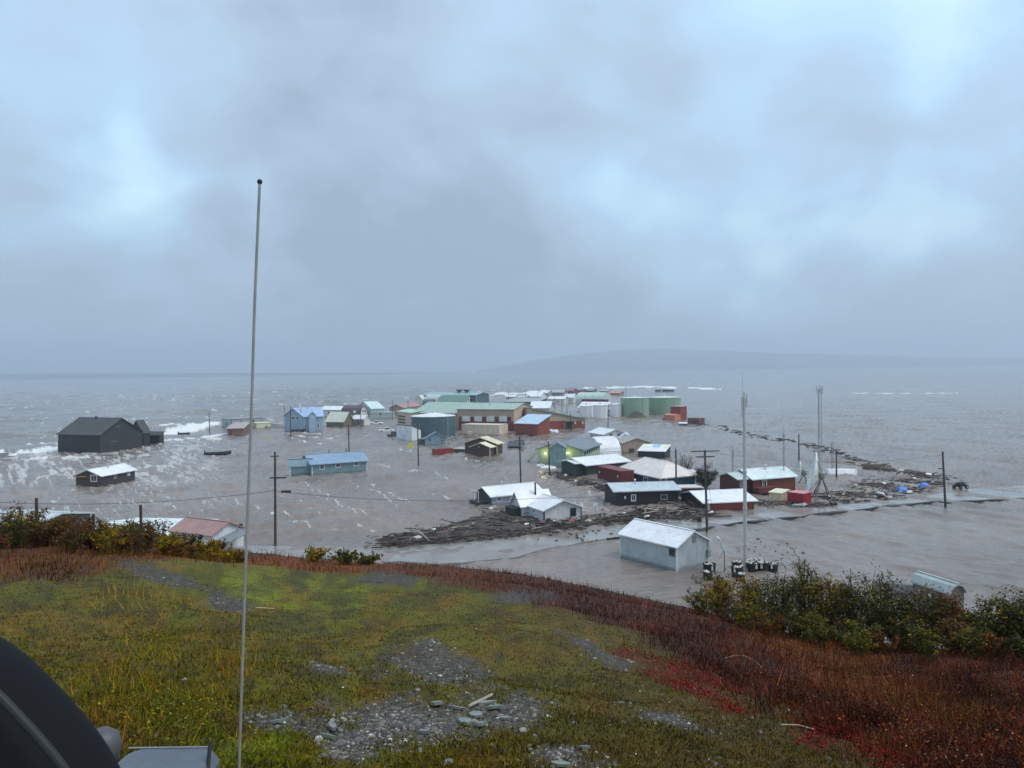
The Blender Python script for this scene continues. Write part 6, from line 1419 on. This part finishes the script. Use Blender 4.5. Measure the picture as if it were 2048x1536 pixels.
# leaves on the heath and the scarlet patches
def leaves(name, label, sc, hmax, size, tint, cat):
    r, px, py, z, x, y, zz = sc; n = len(x); d = np.hypot(x, y)
    p = np.stack([x, y, zz + hmax * r.uniform(.1, 1, n)], 1); s_ = np.maximum(size * r.uniform(.6, 1.4, n), d * .0006)[:, None]
    a = r.normal(0, 1, (n, 3)); a /= np.linalg.norm(a, axis=1)[:, None]; b = np.cross(a, r.normal(0, 1, (n, 3))); b /= np.linalg.norm(b, axis=1)[:, None]
    v = np.stack([p - a * s_, p + b * s_ * .5, p + a * s_, p - b * s_ * .5], 1)
    t = np.repeat(tint * r.uniform(.55, 1.5, (n, 1)), 4, 0)
    return bigmesh(name, v.reshape(-1, 3), np.arange(n * 4), 4, vcolmat('leaf_' + name, .75, .12), t, 'stuff', label, cat)
s = scatter(270000, 5, lambda px, py, z: np.clip(z['heath'] * (.25 + .75 * sstep(.4, .6, z['n2'])) * .85 * (1 - z['gravel']), 0, 1), y0=2)
r, px, py, z, x, y, zz = s; n = len(x)
c = pick(r, n, [C(86, 40, 42), C(62, 38, 38), C(118, 72, 46), C(60, 58, 40), C(140, 130, 110), C(42, 34, 34)], [4, 4, 2, 2, .2, 3])
c = np.where((px < 700)[:, None], pick(r, n, [C(86, 60, 38), C(92, 88, 38), C(128, 104, 40), C(60, 54, 36)], [3, 2, 1.5, 3]), c)
c = c * (.32 + 1.35 * sstep(.3, .7, fbm(px * .017, py * .042, 5, 301)))[:, None]
leaves('heath_leaves', 'small dark leaves speckling the heath', s, .24, .013, c, 'leaves')
s = scatter(160000, 6, lambda px, py, z: np.clip(z['red'] * sstep(.47, .6, fbm(px * .03, py * .065, 5, 9)), 0, 1), xr=(1200, 1950))
r, px, py, z, x, y, zz = s; n = len(x)
c = pick(r, n, [C(150, 22, 36), C(108, 20, 32), C(172, 34, 42), C(76, 32, 36), C(84, 60, 38)], [3, 3.5, 1, 3.4, 1.6])
leaves('scarlet_bearberry', 'scarlet ground cover leaves in patches on the right of the bluff', s, .08, .011, c, 'leaves')
# yellow-green broad leaves in the tall grass
s = scatter(52000, 7, lambda px, py, z: np.clip(np.maximum(blob(px, py, 330, 1270, 70, 22, 5, 201, .8), np.maximum(blob(px, py, 370, 1440, 130, 50, 0, 202, .9) * .5, blob(px, py, 215, 1165, 24, 14, 0, 203, .5))), 0, 1) * .9, xr=(100, 620))
r, px, py, z, x, y, zz = s; n = len(x)
c = pick(r, n, [C(124, 124, 32), C(86, 98, 34), C(60, 74, 32), C(140, 130, 44)], [1.5, 3, 3, .7])
leaves('bright_herbs', 'yellow green broad leaved herbs among the tall grass', s, .12, .011, c, 'leaves')
# pebbles of the gravel patches
s = scatter(150000, 8, lambda px, py, z: np.clip(z['gravel'] * 1.1 - .15, 0, 1) * .42 + .006 + .03 * sstep(900, 1200, px) * (1 - z['heath']) * sstep(.45, .6, z['n2']), y0=8)
r, px, py, z, x, y, zz = s; n = len(x); d = np.hypot(x, y)
sz = np.maximum(.008 * np.exp(r.normal(.35, .5, n)), d * .0006); th = r.uniform(0, 6.28, n)
O = np.array([[1, 0, 0], [.2, .8, .05], [-.9, .2, 0], [-.1, -.75, 0], [.1, .05, .5], [.3, -.4, .36]])
v = O[None] * sz[:, None, None]; v = v * np.array([1, 1, 1.0]); cth, sth = np.cos(th)[:, None], np.sin(th)[:, None]
vx = v[..., 0] * cth - v[..., 1] * sth; vy = v[..., 0] * sth + v[..., 1] * cth
V = np.stack([vx + x[:, None], vy + y[:, None], v[..., 2] + zz[:, None]], -1).reshape(-1, 3)
ft = np.array([[0, 1, 4], [1, 2, 4], [2, 3, 4], [3, 5, 4], [5, 0, 4], [3, 0, 5]]); Fc = (ft[None] + (np.arange(n) * 6)[:, None, None]).reshape(-1)
G_ = lambda *a: np.array(alb(*a))
c = pick(r, n, [G_(80, 77, 76), G_(68, 65, 66), G_(102, 101, 100), G_(96, 102, 98), G_(56, 53, 54), G_(146, 148, 148)], [3, 3, 1.6, 1.5, 2, .35])
bigmesh('gravel', V, Fc, 3, vcolmat('gravel_stone', .55, .4), np.repeat(c * r.uniform(.7, 1.3, (n, 1)), 6, 0), 'stuff', 'grey slate gravel in bare patches of the bluff', 'gravel')

# slate slabs
def plan(px, py):
    x, y = on_bluff(np.array([px]), np.array([py])); return np.array([x[0], y[0], float(ground_rel(x, y)[0]) + H])
SLAB = mat('green_slate', alb(98, 108, 104), .55, var=.3, scale=6, bump=.4, bscale=14, grime=.3); SLAB2 = mat('grey_slate', alb(96, 98, 100), .55, var=.3, scale=6, bump=.4, bscale=14)
def slab(label, px, py, wpx, lpx, ang, m=SLAB, tilt=.12, name='slate_stone', cat='stone', group='slate slabs on the bluff'):
    p = plan(px, py); k = np.linalg.norm(p - CAM) / F; w = wpx * k / 2; l = lpx * k / 2 * 1.5
    q = rnd.Random(int(px * 7 + py)) if False else random.Random(int(px * 7 + py)); n = 7
    poly = [np.array([math.cos(2 * math.pi * i / n + q.uniform(-.25, .25)) * w * q.uniform(.75, 1.1), math.sin(2 * math.pi * i / n) * l * q.uniform(.75, 1.1), 0]) for i in range(n)]
    ca, sa = math.cos(ang), math.sin(ang); tx, ty = q.gauss(0, tilt), q.gauss(0, tilt) - .22
    V = [np.array([p[0] + v[0] * ca - v[1] * sa, p[1] + v[0] * sa + v[1] * ca, p[2] + .012 + (v[0] * ca - v[1] * sa) * tx + (v[0] * sa + v[1] * ca) * ty]) for v in poly]
    o = MB().extrude(V, (0, 0, .018 + .01 * q.random())).build(name, m); tag(o, label, cat, group)
SL = [('round pale green slate slab at the edge of the gravel patch', 873, 1408, 26, 20, 0), ('long narrow slate slab beside the round green one', 916, 1411, 40, 10, .1), ('tilted green slate slab leaning at the front of the slab heap', 930, 1446, 22, 30, .4),
      ('largest green slate slab in the slab heap', 952, 1428, 28, 26, .2), ('upright green slate shard at the heap front', 962, 1448, 16, 34, -.2), ('grey slate slab on the far side of the slab heap', 990, 1418, 34, 12, .2), ('small slate chip right of the slab heap', 1012, 1436, 20, 10, 0),
      ('pale slate slab standing alone in the left gravel', 665, 1458, 16, 26, .3), ('light grey slate slab lying flat left of the gravel centre', 655, 1472, 34, 10, -.1), ('whitish slate slab in the grass beside the small gravel patch', 556, 1461, 34, 9, .5), ('small slate slab on the gravel below the heap', 848, 1472, 26, 8, .2),
      ('thin slate chip at the right gravel tongue', 1170, 1498, 24, 9, .3), ('dark slate slab half buried in the right gravel', 1120, 1534, 40, 12, 0), ('slate chip at the far gravel rim', 760, 1163, 18, 5, 0), ('broken slate plate behind the slab heap', 972, 1405, 40, 9, .45)]
for i, (lb, a, b_, c_, d_, e) in enumerate(SL): slab(lb, a, b_, c_, d_, e, SLAB if i % 3 != 1 else SLAB2)
def stick(label, pts, r, m):
    q = [plan(*p) + UP * .03 for p in pts]; tag(MB().path(q, r, 6).build('driftwood_stick', m), label, 'stick')
stick('pale straight stick lying in the grass below the scarlet leaves', [(1562, 1465), (1596, 1469), (1628, 1473)], .007, wood(140, 132, 110))
stick('bleached curved branch at the edge of the dark heath', [(1450, 1324), (1470, 1319), (1490, 1321), (1510, 1330), (1524, 1340)], .009, wood(120, 112, 98))
stick('pale split plank resting on the slate slab heap', [(938, 1412), (960, 1402), (984, 1393)], .014, wood(130, 124, 110))
stick('short white stick on the bright green turf', [(512, 1222), (530, 1221), (548, 1220)], .008, wood(150, 146, 120))

# shrubs
STEMM = wood(60, 48, 42); BARK2 = wood(84, 66, 56)
def shrub(label, px, basey, topy, wpx, cols, wts, nleaf=2600, bare=.15, seed=0, group='shrubs on the bluff edge', name='shrub', water=False, nst=16, leafsz=.036, over=None):
    r = np.random.RandomState(seed + 1000)
    if water: b = gnd(px, basey)
    else:
        b = plan(px, basey)
        if over: x, y = b[0] * over, b[1] * over; b = np.array([x, y, float(ground_rel(np.array([x]), np.array([y]))[0]) + H])
    h = zat(b, topy) - b[2]; w = wpx / 2 * b[1] / F
    t = thing(name, label, 'shrub', b, group)
    st = MB(); tips = []
    for i in range(nst):
        a = r.uniform(0, 6.28); rr = math.sqrt(r.uniform(0, 1)); hh = h * (1 - .4 * rr * rr) * r.uniform(.72, 1.02); ex = np.array([math.cos(a) * w * rr, math.sin(a) * w * rr * .9, 0])
        p0 = b + np.array([math.cos(a), math.sin(a), 0]) * .12 * r.uniform(0, 1) * w - UP * .1; pts = [p0]
        for k in (.3, .6, .85, 1): pts.append(b + ex * (k ** .8) + UP * hh * k + r.normal(0, .045 * h, 3) * k)
        for k in range(4): st.tube(pts[k], pts[k + 1], .022 * (1 - .2 * k) * h / 1.6, .022 * (.8 - .2 * k) * h / 1.6, 4, False)
        for k in range(12):
            q = r.uniform(.08, 1); i0 = min(3, int(q * 4)); o = pts[i0] + (pts[i0 + 1] - pts[i0]) * (q * 4 - i0)
            e = o + np.array([r.normal(0, .16), r.normal(0, .16), r.uniform(.02, .22)]) * h * .75
            st.tube(o, e, .006, .003, 3, False); tips.append((o, e))
    st.build('stem', STEMM, t, recalc=False)
    T = np.array(tips); n = nleaf; idx = r.randint(0, len(T), n); u = r.uniform(.1, 1.12, n)[:, None]
    p = T[idx, 0] * (1 - u) + T[idx, 1] * u + r.normal(0, .035 * h, (n, 3))
    keep = r.uniform(0, 1, n) > bare * sstep(.6, 1.0, (p[:, 2] - b[2]) / h); p = p[keep]; idx = idx[keep]; n = len(p)
    s_ = (leafsz * r.uniform(.55, 1.25, n))[:, None]
    a = r.normal(0, 1, (n, 3)); a[:, 2] *= .6; a /= np.linalg.norm(a, axis=1)[:, None]; q = np.cross(a, r.normal(0, 1, (n, 3))); q /= np.linalg.norm(q, axis=1)[:, None]
    V = np.stack([p - a * s_, p + q * s_ * .55, p + a * s_, p - q * s_ * .55], 1).reshape(-1, 3) - b
    tc = pick(r, len(T), cols, wts); c = tc[idx] * r.uniform(.6, 1.35, (n, 1))
    o = bigmesh('foliage', V, np.arange(n * 4), 4, vcolmat('shrub_leaf', .7, .15), np.repeat(c, 4, 0), None)
    o.parent = t
    return t
DG = [C(68, 74, 38), C(92, 96, 42), C(122, 110, 44), C(52, 54, 38)]; DW = [3, 3, 2, 1.6]
YG = [C(136, 124, 36), C(164, 132, 34), C(100, 96, 36), C(120, 92, 36)]; YW = [3, 2, 3, 1.5]
OR = [C(120, 74, 36), C(92, 64, 36), C(72, 64, 36)]; OW = [2, 2, 2]
BR = [C(92, 72, 46), C(72, 60, 44), C(116, 90, 50), C(80, 78, 42)]; BW = [3, 3, 2, 2]
right = [('yellow leaved willow shrub in front of the black tubs', 1440, 1229, 1146, 70, YG, YW, .1), ('yellow green willow shrub right of the lowest black tub', 1502, 1247, 1150, 66, YG, YW, .15), ('dark small leaved shrub with bare twig tips behind the willow', 1560, 1262, 1140, 84, DG, DW, .3),
         ('tallest dark alder shrub with bare upper twigs', 1612, 1276, 1118, 88, DG, DW, .35), ('golden leaved shrub pressed against the tallest alder', 1660, 1284, 1150, 84, YG, YW, .15), ('olive shrub beside the golden leaved one', 1704, 1288, 1146, 74, [C(78, 76, 38), C(96, 92, 40), C(50, 54, 36)], [3, 2, 3], .25),
         ('sparse dark shrub with tangled twigs before the upturned dory', 1756, 1292, 1132, 84, DG, DW, .45), ('broad olive shrub in front of the upturned dory', 1800, 1296, 1186, 110, [C(58, 64, 36), C(80, 76, 38), C(58, 60, 36)], [3, 2, 3], .15), ('olive and amber shrub below the gambrel shed window', 1850, 1300, 1172, 100, [C(84, 88, 38), C(130, 112, 38), C(50, 52, 34)], [3, 2, 3], .15),
         ('rusty leaved shrub at the foot of the gambrel shed', 1900, 1304, 1186, 90, OR, OW, .15), ('dark shrub right of the gambrel shed', 1962, 1308, 1216, 84, DG, DW, .3), ('tall twiggy dark shrub beyond the gambrel shed', 2012, 1308, 1176, 90, DG, DW, .45), ('dark twiggy shrub where the slope leaves the lagoon', 2066, 1308, 1188, 90, DG, DW, .4)]
for i, (lb, a, b_, c_, d_, cl, wt, br) in enumerate(right): shrub(lb, a, b_ - 6, c_, d_, cl, wt, 3900, min(.7, br + .2), i, nst=26)
low = [('low dark green bush at the base of the tallest alder', 1620, 1284, 1222, 90, DG, DW), ('low dark green bush in the middle of the shrub row', 1720, 1300, 1236, 110, DG, DW), ('low amber and green bush beneath the broad olive shrub', 1830, 1306, 1240, 120, [C(64, 68, 36), C(96, 80, 36), C(58, 62, 36)], [3, 1.5, 3]), ('low brown bush near the right end of the shrub row', 1930, 1312, 1252, 110, BR, BW), ('low green bush below the willow with yellow leaves', 1530, 1262, 1212, 80, DG, DW)]
for i, (lb, a, b_, c_, d_, cl, wt) in enumerate(low): shrub(lb, a, b_, c_, d_, cl, wt, 3400, .05, 40 + i, nst=14)
for i in range(26):
    xx = -60 + i * 21.5 + rnd.uniform(-8, 8)
    cl, wt = ((BR, BW), (OR, OW), (YG, YW), (DG, DW))[(0, 0, 1, 0, 3, 2, 0, 1)[i % 8] if xx < 330 else (2, 0, 2, 1)[i % 4]]
    by = float(np.interp(xx, SX, SY)) + rnd.uniform(2, 26); top = by - rnd.uniform(30, 52) * (1.5 if xx < 220 else (1.25 if xx < 345 else .55))
    kn = 'rust coloured' if cl is OR else ('yellow green' if cl is YG else ('dark green' if cl is DG else 'tan brown'))
    shrub('low %s bush in the thicket along the %s' % (kn, 'rim before the grey roofed house' if xx < 110 else ('rim before the pale blue-white roof' if xx < 340 else 'rim before the red-brown roof')), xx, by, top, rnd.uniform(55, 85), cl, wt, 2600, .1, 300 + i, 'low %s thicket bushes %d' % (kn, 0 if xx < 110 else (1 if xx < 340 else 2)), nst=12, leafsz=.028)
for i in range(16):
    xx = 1400 + i * 46 + rnd.uniform(-10, 10); by = float(np.interp(xx, SX, SY)) + rnd.uniform(4, 22)
    cl, wt = ((DG, DW), (BR, BW), (DG, DW), (OR, OW), ([C(64, 68, 36), C(84, 80, 38), C(58, 62, 36)], [3, 2, 3]))[i % 5]
    kn = 'rust coloured' if cl is OR else ('tan brown' if cl is BR else ('dark green' if cl is DG else 'olive'))
    shrub('low %s bush under the shrub row %s' % (kn, 'below the black tubs' if xx < 1560 else ('below the tall alder and golden shrub' if xx < 1800 else 'below the gambrel shed')), xx, by, by - rnd.uniform(44, 74), rnd.uniform(70, 100), cl, wt, 2500, .1, 400 + i, 'low %s bushes under the shrub row %d' % (kn, 0 if xx < 1560 else (1 if xx < 1800 else 2)), nst=12, leafsz=.028)
left = [('tall bare twigged brown shrub before the grey roofed house', 28, 1092, 1000, 66, BR, BW, .5, 2000), ('dark brown willow thicket on the left rim', 84, 1094, 1018, 90, BR, BW, .2, 3600), ('dark rounded thicket next to the brown willow', 140, 1094, 1024, 96, BR, BW, .1, 3800), ('low dark shrub in front of the pale blue-white roof', 190, 1098, 1046, 80, BR, BW, .2, 2800),
        ('thin twiggy shrub against the pale blue-white roof', 250, 1100, 1034, 50, DG, DW, .45, 1100), ('twiggy shrub near the middle of the pale blue-white roof', 292, 1102, 1026, 44, DG, DW, .5, 1100), ('olive shrub below the pale blue-white roof', 240, 1104, 1064, 90, BR, BW, .1, 2800), ('yellow green shrub at the left of the red-brown roof', 330, 1106, 1066, 80, YG, YW, .2, 2600), ('purple brown shrub in front of the red-brown roof', 372, 1106, 1062, 70, [C(76, 62, 58), C(64, 54, 50), C(90, 70, 60)], [3, 3, 1], .4, 1800),
        ('yellow shrub below the white house porch', 410, 1112, 1080, 76, YG, YW, .1, 2600), ('purple brown twiggy shrub by the porch post', 434, 1110, 1076, 44, [C(76, 62, 58), C(64, 54, 50), C(90, 70, 60)], [3, 3, 1], .4, 1100), ('olive gold shrub on the rim near the foot of the near pole', 628, 1124, 1094, 70, YG, YW, .2, 2200), ('dark evergreen juniper mat at the rim above the flooded road', 690, 1132, 1100, 70, DG, DW, .2, 3000), ('dark evergreen juniper tuft beside the juniper mat', 738, 1134, 1106, 70, DG, DW, .25, 2600), ('brown low thicket at the far left end of the rim', -40, 1094, 1012, 80, BR, BW, .2, 2600)]
for i, (lb, a, b_, c_, d_, cl, wt, br, nl) in enumerate(left): shrub(lb, a, b_, c_, d_, cl, wt, int(nl * .8), br + .1, 70 + i, leafsz=.036)
shrub('pale leafless willow standing in the flood behind the blue hip roofed house', 1368, 950, 903, 46, [C(150, 136, 112), C(120, 110, 92)], [2, 2], 900, .3, 90, 'shrubs in the flood', water=True, leafsz=.06, nst=26)
shrub('dark green spruce-like bush standing in the flood by the brown crossarm pole', 1412, 974, 930, 56, [C(44, 50, 44), C(58, 60, 48)], [3, 2], 6000, .0, 91, 'shrubs in the flood', water=True, leafsz=.09, nst=24)
shrub('reddish reed clump by the corner of the pale grey-blue house', 1398, 1168, 1146, 40, [C(112, 94, 74), C(96, 84, 66)], [2, 2], 500, .2, 92, 'shrubs in the flood', water=True, leafsz=.04, nst=12)
# fence posts among the left shrubs
for lb, a, b_, c_ in (('dark weathered fence post leaning among the left shrubs', 283, 1098, 1010), ('short dark fence post by the pale blue-white roof', 188, 1096, 1028), ('stubby grey fence post left of the pale blue-white roof', 75, 1094, 996)):
    p = plan(a, b_ - 4); tag(MB().tube(p - UP * .2, np.array([p[0], p[1], zat(p, c_)]), .05, .045, 8).build('fence_post', POLE), lb, 'post', 'old fence posts')

# ------------------------------------------------------------------ the vehicle by the camera
base = np.array([-1.0, 1.2, H - 1.85]); v = thing('vehicle', 'dark vehicle front with black padded rim, grey-blue panel and tall whip antenna', 'vehicle', base)
PAD = mat('black_vinyl', (.006, .0065, .008), .8, var=.25, scale=5, grime=0, spec=.18)
PANEL = mat('grey_blue_panel', alb(64, 72, 84), .35, var=.15, scale=8, grime=.3, bump=.1, bscale=30)
edge = [(-320, 1086), (-160, 1166), (0, 1268), (60, 1316), (130, 1388), (190, 1458), (232, 1520), (262, 1580), (300, 1680), (340, 1800)]
def inset(k, depth):                            # the outline moved inwards by k pixels
    out = []
    for i, (x, y) in enumerate(edge):
        x0, y0 = edge[max(i - 1, 0)]; x1, y1 = edge[min(i + 1, len(edge) - 1)]; dx, dy = x1 - x0, y1 - y0; l = math.hypot(dx, dy)
        out.append(at_depth(x - dy / l * k, y + dx / l * k, depth))
    return out
MB().sweep(inset(208, .62), .07, 40).build('padded_rim', PAD, v, smooth=True)
MB().sweep(inset(98, .571), .0035, 10).build('seam_piping', BLACK, v, smooth=True)
MB().sweep(inset(460, .66), .12, 40).build('dash_body', PAD, v, smooth=True)
# rounded panel
D = 1.8; c0 = at_depth(260, 1492, D); c1 = at_depth(452, 1489, D); zt = min(c0[2], c1[2])
def rrect(x0, x1, y0, y1, r, n=5):
    out = []
    for cx, cy_, a0 in ((x1 - r, y1 - r, 0), (x0 + r, y1 - r, 90), (x0 + r, y0 + r, 180), (x1 - r, y0 + r, 270)):
        for k in range(n): a = math.radians(a0 + 90 * k / (n - 1)); out.append((cx + r * math.cos(a), cy_ + r * math.sin(a)))
    return out
poly = rrect(c0[0], c1[0], 1.1, D, .05)
pn = MB(); n_ = len(poly); ins = rrect(c0[0] + .012, c1[0] - .012, 1.112, D - .012, .042)
pn.add([(x, y, zt - .30) for x, y in poly] + [(x, y, zt - .02) for x, y in poly] + [(x, y, zt) for x, y in ins], [tuple(range(n_))[::-1], tuple(range(2 * n_, 3 * n_))] + [(k * n_ + i, k * n_ + (i + 1) % n_, (k + 1) * n_ + (i + 1) % n_, (k + 1) * n_ + i) for k in (0, 1) for i in range(n_)])
panel = pn.build('front_panel', PANEL, v)
glint = MB(); a = at_depth(262, 1491, D); b_ = at_depth(424, 1489, D); glint.tube(a - np.array([0, .012, 0]), b_ - np.array([0, .012, 0]), .002, .002, 6); glint.build('edge_highlight', paint(110, 114, 120), panel)  # highlight on the panel's top edge, painted as a thin paler tube
rod = MB(); rod.tube(at_depth(421, 1482, D - .06), at_depth(409, 1600, D - .12), .0045, .0055, 7); rod.build('wiper', BLACK, v)
mr = at_depth(206, 1482, 1.5); MB().lathe(mr - UP * .05, [(.004, 0), (.026, .01), (.034, .035), (.03, .06), (.012, .074)], 18).build('mirror', paint(60, 64, 70, 1, .5), v, smooth=True)
body = MB().hexa([(-1.25, .75, H - 1.75), (-.66, .75, H - 1.75), (-.66, 1.62, H - 1.85), (-1.25, 1.62, H - 1.85), (-1.2, .8, zt - .31), (-.7, .8, zt - .31), (-.72, 1.6, zt - .31), (-1.15, 1.6, zt - .31)]).build('body', PANEL, v)
for yy in (1.3,):
    w_ = MB().tube((-1.32, yy, H - 1.72), (-1.12, yy, H - 1.72), .24, .24, 18).build('wheel', BLACK, v); MB().tube((-1.33, yy, H - 1.72), (-1.11, yy, H - 1.72), .11, .11, 12).build('rim', STEEL, w_)
AP = [(478, 1580), (478, 1536), (484, 1360), (489, 1200), (496, 1010), (503, 820), (509, 620), (515, 470), (519.5, 366)]
q = [at_depth(px, py, D + .02) for px, py in AP]
an = MB().sweep([np.array([q[0][0], q[0][1], zt - .35])] + q, .0033, 14, 6)
ant = an.build('antenna', mat('antenna_rod', alb(118, 117, 116), .5, var=.15, scale=20), v, smooth=True)
tip = q[-1]; MB().lathe(tip - UP * .003, [(.002, 0), (.0052, .002), (.0062, .006), (.0052, .010), (.002, .012)], 14).build('antenna_tip', BLACK, ant, smooth=True)
